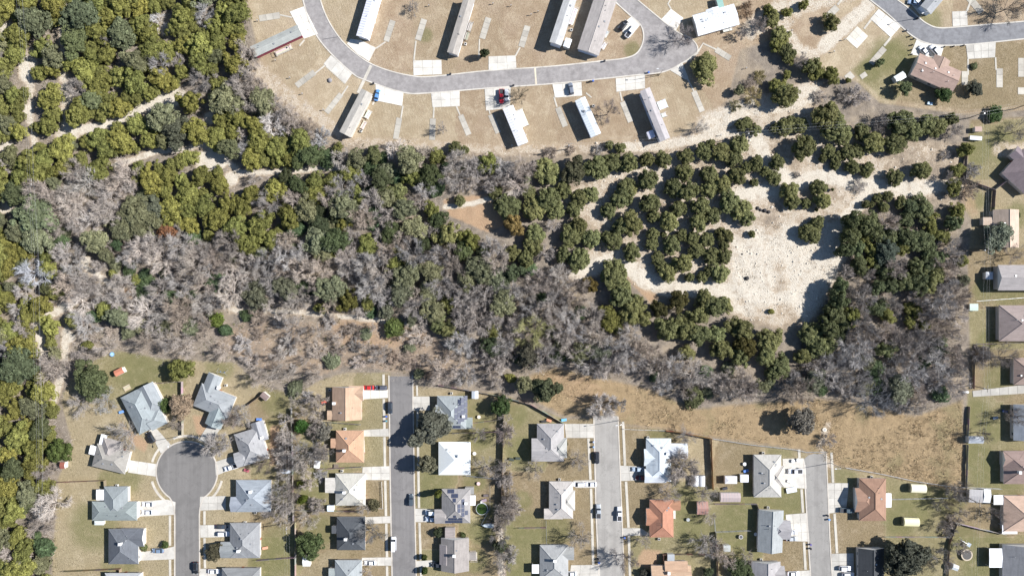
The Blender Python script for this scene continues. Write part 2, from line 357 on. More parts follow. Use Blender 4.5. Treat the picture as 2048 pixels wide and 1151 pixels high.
CLEAR = [(8, 51, 16), (55, 130, 18), (52, 150, 14), (55, 221, 12), (127, 150, 9), (132, 198, 12), (130, 262, 18), (145, 270, 12), (335, 200, 22), (355, 190, 16), (300, 208, 14), (419, 236, 12), (405, 285, 12), (415, 322, 22), (440, 320, 16), (462, 358, 14), (330, 62, 10), (262, 12, 10),
         (10, 290, 16), (8, 407, 18), (255, 92, 8), (232, 170, 8), (140, 365, 10), (75, 655, 12), (140, 675, 10), (170, 520, 10)]
SOIL = [([(480, 640), (660, 640), (860, 660), (900, 690), (960, 740), (880, 760), (780, 745), (700, 735), (640, 755), (520, 740), (420, 690)], .42), ([(885, 398), (1000, 385), (1030, 440), (975, 465), (900, 432)], 1), ([(1240, 540), (1262, 530), (1330, 590), (1300, 605), (1275, 580)], .9), ([(650, 640), (740, 630), (860, 650), (850, 690), (760, 700), (680, 690)], .6), ([(1070, 740), (1180, 750), (1230, 800), (1150, 810)], .45),
        ([(230, 575), (330, 580), (330, 605), (250, 600)], .8), ([(540, 850), (560, 850), (556, 930), (540, 930)], 1), ([(230, 830), (262, 862), (300, 880), (290, 905), (265, 890)], .8), ([(385, 830), (420, 830), (412, 880), (392, 866)], .9), ([(1190, 345), (1270, 335), (1260, 360), (1200, 368)], .7),
        ([(1285, 1095), (1325, 1100), (1310, 1140), (1270, 1130)], .8), ([(1930, 300), (1960, 430), (1945, 440), (1915, 400)], .5), ([(1390, 380), (1420, 420), (1400, 450)], .3)]
GREEN = [(275, 740, 55), (330, 745, 45), (440, 730, 35), (250, 955, 40), (215, 960, 25), (190, 1050, 60), (240, 1135, 45), (560, 800, 45), (545, 860, 30), (560, 1000, 40), (620, 990, 40), (560, 1100, 60), (640, 1060, 40), (530, 1135, 40), (960, 830, 40), (960, 870, 35), (950, 960, 30),
         (870, 965, 40), (850, 1000, 24), (985, 1040, 26), (960, 1065, 30), (950, 1120, 30), (1040, 900, 35), (1030, 830, 30), (1045, 1000, 24), (1050, 1060, 50), (1110, 1060, 40), (1040, 1130, 40), (1480, 1040, 55), (1450, 1060, 50), (1500, 990, 45), (1570, 1005, 50), (1560, 895, 35), (1490, 1090, 45),
         (1380, 1030, 40), (1370, 1000, 30), (1385, 1060, 40), (1320, 870, 30), (1510, 970, 20), (1960, 920, 40), (1975, 950, 45), (1940, 895, 30), (1950, 830, 40), (1985, 860, 30), (2010, 985, 40), (2020, 580, 50), (1970, 580, 30), (1900, 1000, 40), (1830, 1010, 50), (1800, 1040, 40), (1930, 1080, 40), (1960, 1130, 45), (1990, 1080, 30),
         (1950, 300, 40), (2000, 290, 40), (1955, 400, 22), (2035, 430, 30), (1975, 680, 25), (2000, 760, 40), (1690, 950, 30), (1850, 960, 30), (1620, 885, 20), (1265, 100, 20), (850, 70, 18), (1770, 110, 40), (1860, 40, 30), (1740, 140, 30), (1800, 120, 30), (1040, 780, 20), (700, 845, 20), (640, 940, 22), (930, 800, 20)]

HOLES = [(1558, 535, 16, .42), (1566, 565, 18, .45), (1555, 580, 12, .35), (1545, 452, 22, .5), (1530, 440, 16, .45), (1570, 625, 30, .45), (1525, 630, 26, .4), (1590, 650, 22, .55), (1630, 470, 14, .4), (1480, 600, 14, .35), (1330, 420, 40, .3), (1270, 470, 26, .3), (1400, 350, 40, .3), (1560, 300, 26, .4), (1590, 330, 16, .4), (1610, 400, 24, .35), (1660, 385, 18, .35), (1800, 310, 40, .5), (1880, 330, 40, .5), (1500, 250, 20, .3), (1550, 420, 20, .35), (1880, 400, 24, .5), (1480, 470, 14, .3), (1360, 510, 26, .25), (1240, 400, 30, .3)]
FLAT = [[(764, 745), (845, 745), (850, 1210), (764, 1210)], [(1174, 828), (1254, 828), (1268, 1210), (1174, 1210)], [(1596, 897), (1668, 897), (1682, 1210), (1600, 1210)], [(340, 870), (460, 870), (460, 1210), (335, 1210)], [(1940, 760), (2110, 750), (2110, 800), (1940, 800)], [(600, -60), (2110, -60), (2110, 120), (900, 230), (640, 200), (570, 60)]]

def sdf_poly(X, Y, poly):
    p = np.array(poly, float); d = np.full(X.shape, 1e9); inside = np.zeros(X.shape, bool)
    for i in range(len(p)):
        a = p[i]; b = p[(i + 1) % len(p)]; e = b - a
        t = np.clip(((X - a[0]) * e[0] + (Y - a[1]) * e[1]) / max(1e-9, e @ e), 0, 1)
        d = np.minimum(d, np.hypot(X - a[0] - t * e[0], Y - a[1] - t * e[1]))
        cond = (a[1] > Y) != (b[1] > Y)
        with np.errstate(divide='ignore', invalid='ignore'):
            xi = (b[0] - a[0]) * (Y - a[1]) / (b[1] - a[1]) + a[0]
        inside ^= cond & (X < xi)
    return np.where(inside, d, -d)

def dist_line(X, Y, pts):
    d = np.full(X.shape, 1e9)
    for a, b in zip(pts, pts[1:]):
        ex, ey = b[0] - a[0], b[1] - a[1]
        t = np.clip(((X - a[0]) * ex + (Y - a[1]) * ey) / (ex * ex + ey * ey), 0, 1)
        d = np.minimum(d, np.hypot(X - a[0] - t * ex, Y - a[1] - t * ey))
    return d

def sm(x, lo, hi):
    t = np.clip((x - lo) / (hi - lo), 0, 1); return t * t * (3 - 2 * t)

def zone_weights(X, Y):
    lime = 0.53 * sm(sdf_poly(X, Y, LIME), -10, 16)
    lime = np.maximum(lime, 0.84 * sm(sdf_poly(X, Y, LIME2), -14, 12))
    for pts, w, s in TRACKS: lime = np.maximum(lime, s * (1 - sm(dist_line(X, Y, pts), w * 0.6, w * 1.9)))
    for x, y, r in CLEAR: lime = np.maximum(lime, 0.95 * (1 - sm(np.hypot(X - x, Y - y), r * 0.7, r * 1.5)))
    for x, y, r, k in HOLES: lime *= 1 - k * (1 - sm(np.hypot(X - x, (Y - y)), r * .3, r * 1.3))
    yard = np.zeros(X.shape)
    for p in YARDS: yard = np.maximum(yard, sm(sdf_poly(X, Y, p), -8, 8))
    tan = sm(sdf_poly(X, Y, TAN), -10, 10)
    tan = np.minimum(tan, 1 - 0.9 * sm(sdf_poly(X, Y, YARDS[4]), -8, 20))
    brush = sm(sdf_poly(X, Y, BRUSH), -14, 14)
    soil = np.zeros(X.shape)
    for p, s in SOIL: soil = np.maximum(soil, s * sm(sdf_poly(X, Y, p), -8, 8))
    green = np.zeros(X.shape)
    for x, y, r in GREEN: green = np.maximum(green, 0.85 * (1 - sm(np.hypot(X - x, Y - y), r * 0.45, r * 1.3)))
    green *= np.clip(yard + tan, 0, 1)
    return lime, yard, green, brush, soil, tan

def value_noise(X, Y, cell, seed):
    g = np.random.default_rng(seed).random((256, 256))
    x = X / cell; y = Y / cell; xi = np.floor(x).astype(int); yi = np.floor(y).astype(int); fx = x - xi; fy = y - yi
    fx = fx * fx * (3 - 2 * fx); fy = fy * fy * (3 - 2 * fy)
    q = lambda i, j: g[i % 256, j % 256]
    return (q(xi, yi) * (1 - fx) + q(xi + 1, yi) * fx) * (1 - fy) + (q(xi, yi + 1) * (1 - fx) + q(xi + 1, yi + 1) * fx) * fy

# one point per house lot: every owner's lawn has its own look
LOTS = [(x, y) for x, ys in ((200, (900, 1010, 1090, 1150)), (300, (760, 850, 960)), (440, (740, 860, 960)), (305, (1060, 1120)), (440, (1040, 1100)), (560, (860, 960, 1040, 1110)), (650, (800, 890, 970, 1060, 1140)), (745, (820, 890, 985, 1070, 1140)), (855, (800, 880, 960, 1075, 1120)), (970, (820, 900, 970, 1040, 1110)), (1050, (880, 1000, 1110)), (1160, (920, 1020, 1090)), (1275, (890, 1000, 1100)), (1390, (900, 1030, 1130)), (1470, (920, 1040, 1100)), (1590, (880, 1000, 1110)), (1690, (950, 1060)), (1840, (990, 1050)), (1940, (840, 920, 1040, 1110)), (1970, (300, 420, 580, 650, 740)),
        (560, (20, 130)), (640, (190,)), (690, (40, 250)), (780, (60, 240)), (870, (60, 240)), (960, (60, 240)), (1060, (60, 230)), (1150, (220,)), (1240, (60, 220)), (1360, (20, 220)), (1440, (140,)), (1600, (50,)), (1700, (80,)), (1760, (150,)), (1850, (30, 200)), (1960, (30, 130, 190)), (2030, (60, 150))) for y in ys]
BROWN_LOTS = [(1275, 890), (1275, 1000), (745, 985), (745, 1070), (745, 1140), (1050, 1000), (1160, 920), (1160, 1020), (1690, 1060), (1590, 1110), (1060, 60), (960, 60), (1150, 220), (1240, 220), (780, 60), (1940, 1040)]
GREEN_LOTS = [(1470, 1040), (1470, 1100), (1940, 920), (1940, 840), (1970, 300), (1970, 650), (1590, 1000), (970, 1040), (970, 900), (1050, 1110), (300, 760), (1390, 1030), (855, 960), (560, 1110), (1760, 150), (1940, 1110), (1840, 1050)]
TAN_LOTS = [(650, 800), (1390, 900), (1970, 420), (870, 240), (690, 250), (560, 20), (640, 190), (1590, 880)]
VERGES = [[(772.5, 752), (776, 985), (780, 1210)], [(830.5, 770), (833.5, 985), (838, 1210)], [(1183, 876), (1187, 1020), (1193, 1210)], [(1241, 840), (1247.5, 1020), (1256, 1210)], [(1602.5, 925), (1611, 1070), (1618, 1210)], [(1658, 905), (1664, 1070), (1671, 1210)], [(345, 1030), (345.5, 1210)], [(404.5, 1020), (405, 1210)]]
def build_ground():
    # 1 m cells under the picture, growing outward to the horizon
    def axis(half):
        c = list(np.arange(-half, half + .5, 1.0)); step = 2.0; a = half
        out = []
        while a < 1500: a += step; out.append(a); step *= 1.35
        return np.array([-v for v in out[::-1]] + c + out)
    ax, ay = axis(222), axis(130)
    gx, gy = np.meshgrid(ax, ay)
    X = gx / S + 1024; Y = 575.5 - gy / S
    lime, yard, green, brush, soil, tan = zone_weights(np.clip(X, -55, 2105), np.clip(Y, -55, 1205))
    rough = np.clip(1 - yard - tan, 0, 1)
    for q in FLAT: rough = np.minimum(rough, 1 - sm(sdf_poly(X, Y, q), -16, -6))
    z = rough * ((value_noise(gx, gy, 3.1, 1) - .5) * 0.28 + (value_noise(gx, gy, 1.3, 2) - .5) * 0.14) - 0.02
    v = np.stack([gx, gy, z], -1).reshape(-1, 3)
    ny, nx = gx.shape; i = np.arange(nx - 1)[None, :] + nx * np.arange(ny - 1)[:, None]
    f = np.stack([i, i + 1, i + nx + 1, i + nx], -1).reshape(-1, 4)
    me = np_mesh('ground', v, f, (M_GROUND,), smooth=True)
    one = np.ones(X.size)
    lots = np.array(LOTS, float); wx = (value_noise(gx, gy, 6, 51) - .5) * 14; wy = (value_noise(gx, gy, 6, 52) - .5) * 14
    near = np.argmin((X[..., None] + wx[..., None] - lots[:, 0]) ** 2 + (Y[..., None] + wy[..., None] - lots[:, 1]) ** 2, -1)
    lr = np.random.default_rng(77).random((len(lots), 3))
    for i, p in enumerate(LOTS):
        if p in BROWN_LOTS: lr[i, 0] = .12
        elif p in GREEN_LOTS: lr[i, 0] = .95
        elif p in TAN_LOTS or p[0] < 450: lr[i, 0] = .56
    lot = [lr[near, i] for i in range(3)]
    for pts in VERGES:
        w = 1 - sm(dist_line(X, Y, pts), 3.5, 6.5); lot[0] = lot[0] * (1 - w) + .1 * w
    for nm, ch in (('zone_a', (lime, yard, green)), ('zone_b', (brush, soil, tan)), ('zone_c', lot)):
        a = me.attributes.new(nm, 'FLOAT_COLOR', 'POINT')
        a.data.foreach_set('color', np.stack([c.ravel() for c in ch] + [one], -1).astype(np.float32).ravel())
    tag(link('ground', me), 'dry ground of lawns, white caliche, golden brush and wood floor', kind='structure')
build_ground()

# ------------------------------------------------------------------ roads, kerbs, paths, driveways, pads
GREY = (1, 1, 1)
def smooth_line(pts, n=6):
    if len(pts) < 3: return [tuple(p) for p in pts]
    out = []
    q = [pts[0]] + list(pts) + [pts[-1]]
    for i in range(1, len(q) - 2):
        p0, p1, p2, p3 = (np.array(q[j], float) for j in (i - 1, i, i + 1, i + 2))
        for k in range(n):
            t = k / n
            out.append(tuple(0.5 * ((2 * p1) + (-p0 + p2) * t + (2 * p0 - 5 * p1 + 4 * p2 - p3) * t * t + (-p0 + 3 * p1 - 3 * p2 + p3) * t ** 3)))
    out.append(tuple(pts[-1])); return out

def slab(name, poly, z, mat, color=(1, 1, 1), thick=0.12, label=None, kind='structure'):
    bm = bmesh.new()
    top = [bm.verts.new(P(x, y) + Vector((0, 0, z))) for x, y in poly]
    f = bm.faces.new(top); bm.normal_update()
    if f.normal.z < 0: f.normal_flip()
    r = bmesh.ops.extrude_face_region(bm, geom=[f])
    for v in r['geom']:
        if isinstance(v, bmesh.types.BMVert): v.co.z = z
    for v in top: v.co.z = z - thick
    bmesh.ops.recalc_face_normals(bm, faces=bm.faces)
    bmesh.ops.triangulate(bm, faces=[q for q in bm.faces if len(q.verts) > 4])
    o = link(name, bm_mesh(name, bm, (mat,)), color=color)
    tag(o, label, kind=kind); return o

def strip(name, pts, w, z, mat, color=(1, 1, 1), thick=0.12, label=None, kind='structure'):
    """a band w pixels wide along a line"""
    p = [np.array(q, float) for q in pts]; L = []; Rr = []
    for i in range(len(p)):
        a = p[max(0, i - 1)]; b = p[min(len(p) - 1, i + 1)]; t = (b - a) / max(1e-6, np.hypot(*(b - a))); n = np.array((-t[1], t[0]))
        L.append(p[i] + n * w / 2); Rr.append(p[i] - n * w / 2)
    bm = bmesh.new(); rows = []
    for l, r in zip(L, Rr):
        a = P(*l); b = P(*r)
        rows.append([bm.verts.new((a.x, a.y, z - thick)), bm.verts.new((a.x, a.y, z)), bm.verts.new((b.x, b.y, z)), bm.verts.new((b.x, b.y, z - thick))])
    for q, s in zip(rows, rows[1:]):
        for k in range(3): bm.faces.new((q[k], q[k + 1], s[k + 1], s[k]))
    bm.faces.new(rows[0]); bm.faces.new(rows[-1][::-1])
    bmesh.ops.recalc_face_normals(bm, faces=bm.faces)
    o = link(name, bm_mesh(name, bm, (mat,)), color=color)
    tag(o, label, kind=kind); return o

CA, CB, CC, CD_, CE = tile(480, 0, 3.837), tile(840, 0, 3.837), tile(1200, 0, 3.837), tile(1560, 0, 3.836), None
# park loop road
OUT1 = [(600, -30), (606, 0), (618, 42), (636, 75.6), (662, 107), (704, 146), (730, 160), (806, 185), (860, 186), (970, 177), (1100, 168), (1220, 156), (1265, 151), (1317, 146), (1343, 138), (1361, 128), (1392, 108), (1394, 92), (1380, 76), (1356, 65), (1322, 39), (1275, 0), (1240, -30)]
IN1 = [(636, -30), (641, 0), (652, 31), (668, 60), (688, 86), (714, 109), (743, 128), (780, 142), (819, 151), (860, 153.5), (970, 142), (1100, 133), (1200, 122.5), (1252, 116), (1276, 104), (1287, 78), (1282, 52), (1260, 31), (1226, 0), (1194, -30)]
o1, i1 = smooth_line(OUT1), smooth_line(IN1)
slab('road', o1 + i1[::-1], 0.02, M_ASPHALT, (1.25, 1.22, 1.23), label='pale worn asphalt loop road of the mobile home park')
strip('kerb', o1, 2.4, 0.12, M_CONC, (1.15, 1.12, 1.08), .2); strip('kerb', i1, 2.4, 0.12, M_CONC, (1.15, 1.12, 1.08), .2)
OUT2 = [(1700, -32), (1740, 0), (1776, 28.7), (1802, 53), (1826, 73), (1852, 86), (1886, 91), (1946, 88.6), (2048, 78), (2110, 72)]
IN2 = [(1760, -28), (1794.6, 0), (1815.5, 15.6), (1839, 36.5), (1854.6, 48), (1878, 56), (1925, 53.4), (2048, 43), (2110, 38)]
o2, i2 = smooth_line(OUT2), smooth_line(IN2)
slab('road', o2 + i2[::-1], 0.02, M_ASPHALT, (0.88, 0.92, 1.0), label='smooth blue-grey asphalt road curving past the brown-roofed house')
strip('kerb', o2, 2.4, 0.12, M_CONC, (1.1, 1.08, 1.05), .2); strip('kerb', i2, 2.4, 0.12, M_CONC, (1.1, 1.08, 1.05), .2)
# cul-de-sac
cx, cy, cr = 373.6, 943, 60
arc = []
a0, a1 = R(68), R(360 + 112)
arc = [(cx + cr * math.cos(a), cy + cr * math.sin(a)) for a in np.linspace(R(124), R(360 + 57), 60)]
cul = [(351, 1210), (351, 1032), (349.8, 1015), (345.5, 1002)] + arc[:] + [(402.5, 1002), (398.6, 1015), (397.4, 1032), (398, 1210)]
slab('road', cul, 0.02, M_STREET, (0.80, 0.79, 0.79), label='grey asphalt cul-de-sac with a round turning circle')
kr = [(cx + (cr + 1.4) * math.cos(a), cy + (cr + 1.4) * math.sin(a)) for a in np.linspace(R(124), R(360 + 57), 60)]
strip('kerb', [(349.5, 1210), (349.5, 1032), (348.3, 1015)] + [(344, 1002)] + kr + [(404, 1002), (400, 1015), (398.8, 1030), (399.8, 1210)], 2.6, 0.1, M_CONC, (1.05, 1, .95), .2)
slab('road', [(778.8, 752), (824, 752), (827.5, 985), (832.5, 1210), (786.5, 1210), (782, 985)], 0.02, M_STREET, (0.84, 0.83, 0.85), label='straight grey asphalt street ending at the wood edge')
strip('kerb', [(777.6, 750), (780.8, 985), (785.3, 1210)], 2.6, 0.1, M_CONC, (1.05, 1, .95), .2); strip('kerb', [(825.4, 750), (828.8, 985), (833.8, 1210)], 2.4, 0.1, M_CONC, (1.05, 1, .95), .2)
slab('road', [(1188.6, 831), (1234.5, 831), (1242, 1020), (1249, 1210), (1201.5, 1210), (1193, 1020)], 0.02, M_STREET, (1.42, 1.40, 1.36), label='pale concrete-coloured street ending at the golden brush field')
strip('kerb', [(1187.4, 832), (1191.8, 1020), (1200.2, 1210)], 2.4, 0.1, M_CONC, (1.1, 1.05, 1), .2); strip('kerb', [(1235.8, 832), (1243.3, 1020), (1250.4, 1210)], 2.4, 0.1, M_CONC, (1.1, 1.05, 1), .2)
slab('road', [(1608, 917), (1616, 910), (1628, 906), (1640, 907), (1651, 904), (1658, 1070), (1666, 1210), (1626, 1210), (1617, 1070)], 0.02, M_STREET, (1.2, 1.19, 1.17), label='speckled grey street with a ragged end at the brush field')
strip('kerb', [(1607, 920), (1615.7, 1070), (1624.8, 1210)], 2.4, 0.1, M_CONC, (1.1, 1.05, 1), .2); strip('kerb', [(1652.2, 905), (1659.3, 1070), (1667.4, 1210)], 2.4, 0.1, M_CONC, (1.1, 1.05, 1), .2)

DRIVES = [
 ([(579, 23.5), (608, 13), (636, 68), (608, 78)], 1.5), ([(647, 128), (662, 110), (705, 147), (691, 167)], 1.2), ([(694, 88), (701, 78), (722, 81), (752, 96), (738, 123), (715, 108)], 1.3), ([(751, 168), (807, 185), (804.5, 212), (751, 201)], 1.5),
 ([(826, 121), (883, 120), (884, 149), (827, 151)], 1.3), ([(862, 186), (919.5, 182.5), (919.5, 212.5), (865, 215)], 1.25), ([(977, 113), (1031.5, 111), (1033, 136), (977, 142)], 1.2), ([(969, 178.5), (1022, 174), (1020, 216), (972, 221.5)], 1.2),
 ([(1104.5, 169), (1163, 164), (1164.5, 191.5), (1110, 195.5)], 1.3), ([(1231, 157), (1290, 150), (1290, 177), (1232.6, 184)], 1.2), ([(1322, 39), (1342, 18), (1367, 36.5), (1351, 62.5)], 1.5), ([(1340, 141), (1364, 124), (1377, 156), (1372, 160)], 1.1), ([(1362, 128), (1392, 104), (1398, 106), (1380, 122)], .9),
 ([(1262.5, 34), (1281, 49.5), (1260, 75.6), (1234, 55)], 1.45), ([(1740, 38), (1757, 18), (1802, 53), (1781.6, 75.6)], 1.35), ([(1834, 77), (1852, 87), (1888.5, 91), (1880.6, 117), (1820.7, 109.5)], 1.35), ([(1931.5, 90), (1991.5, 85), (1990, 115), (1935, 118.6)], 1.05), ([(1904, 23.5), (1934, 22), (1935.4, 51), (1905, 53.4)], 1.05),
 ([(1806, -20), (1822, 8), (1840, 30), (1850, 25), (1835, -20)], 1.1),
 ([(297, 857), (314, 857), (344, 891), (321.5, 906)], 1.05), ([(418, 846), (444, 851.6), (422, 885.5), (396, 880)], 1.05), ([(259, 919), (314, 927), (311, 952), (256, 944)], 1.15), ([(430, 923), (464, 912), (475, 931), (443, 946), (432, 950)], 1.0),
 ([(275, 1002), (335, 998), (351, 1003), (350, 1028), (275, 1032)], 1.15), ([(273, 1103), (320, 1099), (350, 1091), (350, 1117), (273, 1120)], 1.05), ([(400, 992), (452, 990.5), (452, 1018), (399, 1020)], 1.0), ([(400, 1049), (462, 1048), (462, 1072.5), (401, 1074)], 1.1), ([(400, 1136), (446, 1136), (446, 1200), (400, 1200)], 1.1),
 ([(724, 778), (776, 778), (776, 795), (724, 798)], 1.3), ([(724, 859), (777, 856), (778, 872), (725, 872)], 1.0), ([(725, 933), (780, 931), (781, 959), (724, 959)], 1.2), ([(727.5, 1033), (782, 1031), (783.5, 1045), (727.5, 1046.5)], 1.0), ([(723.6, 1114), (785, 1113), (785, 1130), (724, 1130)], 1.15),
 ([(824, 792), (860, 792), (860, 820), (824, 820)], 1.0), ([(829.4, 1016), (879, 1016.7), (878.5, 1043), (830.5, 1043)], 1.1), ([(831.6, 1121), (864, 1119), (879, 1125), (871, 1132), (831.6, 1133)], 1.05),
 ([(1129, 846.7), (1188.6, 846.7), (1187.6, 875), (1132, 875)], 1.05), ([(1146, 960), (1191.8, 959), (1193, 974.6), (1151, 974.6)], 1.1), ([(1142, 1129), (1200, 1128), (1201, 1200), (1131, 1200)], 1.05), ([(1239, 930), (1291, 932), (1298, 959), (1242, 961)], 1.05), ([(1243, 1055), (1282.5, 1055), (1303, 1069.5), (1247, 1070.5)], .95),
 ([(1565, 916.5), (1607, 915.5), (1611, 930), (1613, 976), (1567, 974)], 1.2), ([(1571, 1028), (1614, 1024.6), (1619, 1082), (1573.4, 1081)], 1.2), ([(1563, 1142), (1621, 1139), (1622, 1200), (1565, 1200)], 1.15), ([(1654, 965), (1698, 965), (1692, 1022.5), (1657, 1025.7)], 1.05), ([(1663, 1106), (1707, 1105), (1709, 1200), (1665, 1200)], .95),
 ([(1944.5, 781), (2070, 766), (2070, 785), (1946, 793)], .85)]
def slabbed(name, poly, z, c, warm, label, size=17):
    """a concrete apron poured as separate slabs with open joints over a darker bed"""
    o = slab(name, poly, z - .035, M_CONC, (c * .55, c * .53, c * .5), .12, label=label)
    p = [np.array(q, float) for q in poly]; la = np.hypot(*(p[1] - p[0])); lb = np.hypot(*(p[3] - p[0])); na, nb = max(1, round(la / size)), max(1, round(lb / size))
    bl = lambda u, v: (p[0] * (1 - u) + p[1] * u) * (1 - v) + (p[3] * (1 - u) + p[2] * u) * v
    ga, gb = .25 / la, .25 / lb; rs = random.Random(int(sum(p[0]) * 10))
    for i in range(na):
        for j in range(nb):
            u0, u1, v0, v1 = i / na + ga, (i + 1) / na - ga, j / nb + gb, (j + 1) / nb - gb; k = c * rs.uniform(.9, 1.08)
            q = slab('concrete_slab', [tuple(bl(u, v)) for u, v in ((u0, v0), (u1, v0), (u1, v1), (u0, v1))], z + rs.uniform(0, .008), M_CONC, (k, k * warm[0], k * warm[1]), .03, kind=None); q.parent = o
for poly, c in DRIVES:
    if len(poly) == 4: slabbed('driveway', poly, 0.075, c, (.99, .97), 'concrete driveway poured in slabs')
    else: slab('driveway', poly, 0.075, M_CONC, (c, c * .99, c * .97), .15, label='concrete driveway slab')

PADS = [(539, 34, 42, 13, -9), (611, 158, 46, 12, -37), (667.6, 206.7, 48, 11, -51), (779, 62, 44, 12, -72), (842, 59.5, 44, 12.5, -73), (795, 257, 43, 11.5, -80), (970.6, 56.6, 44, 12.5, -73), (1048.8, 73, 44, 12.5, -73), (865, 258.5, 43, 12, 92), (929.4, 250, 43, 11.5, 67),
        (989, 247.6, 40, 11.5, 67), (1123, 234, 41, 11.5, 68), (1253.4, 223.6, 44, 12, 68), (1396, 203, 44, 11.5, 67), (1446, 108, 34, 12, 32), (1714, 75, 34, 30, -48), (1664, 25, 30, 14, -45), (1755.5, 112, 42, 12, -49), (1999, 156, 38, 13, 90), (1929.6, 156.4, 28, 13, 90), (2042, 135, 38, 12, 90), (2042, 182, 14, 13, 90), (1950, 10, 40, 14, 50), (1699, 153, 16, 15, -40), (1727, 151, 14, 10, -35)]
def rect(cx, cy, L, W, ang):
    a = R(ang); u = np.array((math.cos(a), math.sin(a))); v = np.array((-u[1], u[0])); c = np.array((cx, cy))
    return [tuple(c + u * sx * L / 2 + v * sy * W / 2) for sx, sy in ((-1, -1), (1, -1), (1, 1), (-1, 1))]
for q in PADS:
    c = random.uniform(.85, 1.0) if q[3] < 25 else 1.45
    slabbed('concrete_pad', rect(*q), 0.06, c, (.97, .91), 'weathered concrete pad in the grass', 12.5)
WALKS = [([(560, 30), (584, 35)], 3), ([(629, 148), (650, 131)], 3), ([(684, 190), (696, 172)], 3), ([(690, 167), (652, 133)], 2.4), ([(771, 84), (752, 97)], 3), ([(832, 82), (828, 120)], 3), ([(802, 236), (806, 212)], 3), ([(959, 78), (958, 112)], 2.6), ([(1040, 95), (1031, 112)], 3), ([(867, 236), (868, 214)], 3), ([(920, 230), (913, 213)], 3), ([(980, 228), (974, 200)], 2.6),
         ([(1114, 214), (1108, 194)], 3), ([(1244, 202), (1240, 184)], 3), ([(1388, 183), (1374, 156)], 3), ([(1432, 99), (1406, 87), (1396, 104)], 3.4), ([(742, 131), (716, 186)], 6), ([(599, 92), (609, 80)], 3), ([(745, 210), (752, 196)], 3), ([(1728, 58), (1742, 40)], 4), ([(1768, 92), (1782, 75)], 4.5), ([(1936, 118), (1936, 150)], 3.4), ([(1991, 115), (1992, 140)], 3), ([(1342, 18), (1336, 8), (1345, -8)], 3), ([(1675, 10), (1690, -8)], 4), ([(1934, 22), (1944, -5)], 4), ([(1183, 195), (1172, 186)], 2.6), ([(1110, 195), (1110, 169)], 3),
         ([(340, 1030), (340, 1090)], 4.6), ([(340, 1118), (341, 1210)], 4.6), ([(409, 1021), (409, 1048)], 4.6), ([(409, 1075), (410, 1135)], 4.6),
         ([(767, 748), (767.5, 778)], 4.8), ([(767.6, 797), (769, 857)], 4.8), ([(769, 873), (770, 932)], 4.8), ([(770.4, 960), (772, 1031)], 4.8), ([(772.4, 1046), (774, 1113)], 4.8), ([(774, 1131), (775.6, 1210)], 4.8), ([(834, 770), (834.6, 791)], 3.6), ([(835, 821), (838, 1015)], 4.6), ([(839, 1044), (841.5, 1119)], 4.6), ([(842, 1134), (844, 1210)], 4.6),
         ([(1177, 876), (1181, 958)], 5), ([(1182, 976), (1186.5, 1128)], 5), ([(1246, 842), (1250, 930)], 5), ([(1252, 962), (1257, 1054)], 5), ([(1257.6, 1071), (1262, 1210)], 5), ([(1598, 898), (1598.8, 915)], 5), ([(1603, 977), (1606, 1024)], 5), ([(1608, 1083), (1611, 1138)], 5), ([(1663, 904), (1666, 964)], 5), ([(1669, 1026), (1674, 1105)], 5),
         ([(726, 880), (727, 905)], 6)]
for p, w in WALKS: strip('footpath', p, w, 0.065, M_CONC, (1.06, 1.03, .97), .14, label='narrow concrete footpath')
for a0, a1 in ((125, 165), (196, 228), (248, 290), (-62 + 360, -48 + 360), (14, 55)):
    strip('footpath', [(cx + 72 * math.cos(R(a)), cy + 72 * math.sin(R(a))) for a in np.linspace(a0, a1, 12)], 4.6, 0.065, M_CONC, (1.1, 1.05, .98), .14, label='curved concrete footpath round the turning circle')
# concrete cross gutters on the loop road
strip('concrete_gutter', [(1070, 135.5), (1072.5, 170)], 3.2, 0.03, M_CONC, (1.3, 1.2, 1.0), .05)
strip('concrete_gutter', [(645, 79), (682, 73)], 1.2, 0.026, M_ASPHALT, (.5, .5, .55), .05)

# ------------------------------------------------------------------ houses
LAND = []      # landmarks (px, py, words) that tree labels refer to
def roof_mesh(l, w, pitch, ends, ze, mats):
    """closed roof over a 2l x 2w eave rectangle, ridge along x; ends: h = hipped, g = gabled, for -x and +x"""
    bm = bmesh.new(); t = 0.2; rz = ze + w * pitch
    xa = -l + (w if ends[0] == 'h' else 0); xb = l - (w if ends[1] == 'h' else 0)
    if xa > xb: xa = xb = (xa + xb) / 2
    e = [bm.verts.new(c) for c in ((-l, -w, ze), (l, -w, ze), (l, w, ze), (-l, w, ze))]
    b = [bm.verts.new(c) for c in ((-l, -w, ze - t), (l, -w, ze - t), (l, w, ze - t), (-l, w, ze - t))]
    one = abs(xa - xb) < 1e-6
    r0 = bm.verts.new((xa, 0, rz)); r1 = r0 if one else bm.verts.new((xb, 0, rz))
    if one:
        for q in ((e[0], e[1], r0), (e[2], e[3], r0)): bm.faces.new(q)
    else:
        bm.faces.new((e[0], e[1], r1, r0)); bm.faces.new((e[2], e[3], r0, r1))
    bm.faces.new((e[3], e[0], r0)).material_index = 0 if ends[0] == 'h' else 1
    bm.faces.new((e[1], e[2], r1)).material_index = 0 if ends[1] == 'h' else 1
    for i in range(4): bm.faces.new((b[i], b[(i + 1) % 4], e[(i + 1) % 4], e[i])).material_index = 1
    bm.faces.new(b[::-1]).material_index = 1
    return bm_mesh('roof', bm, mats)

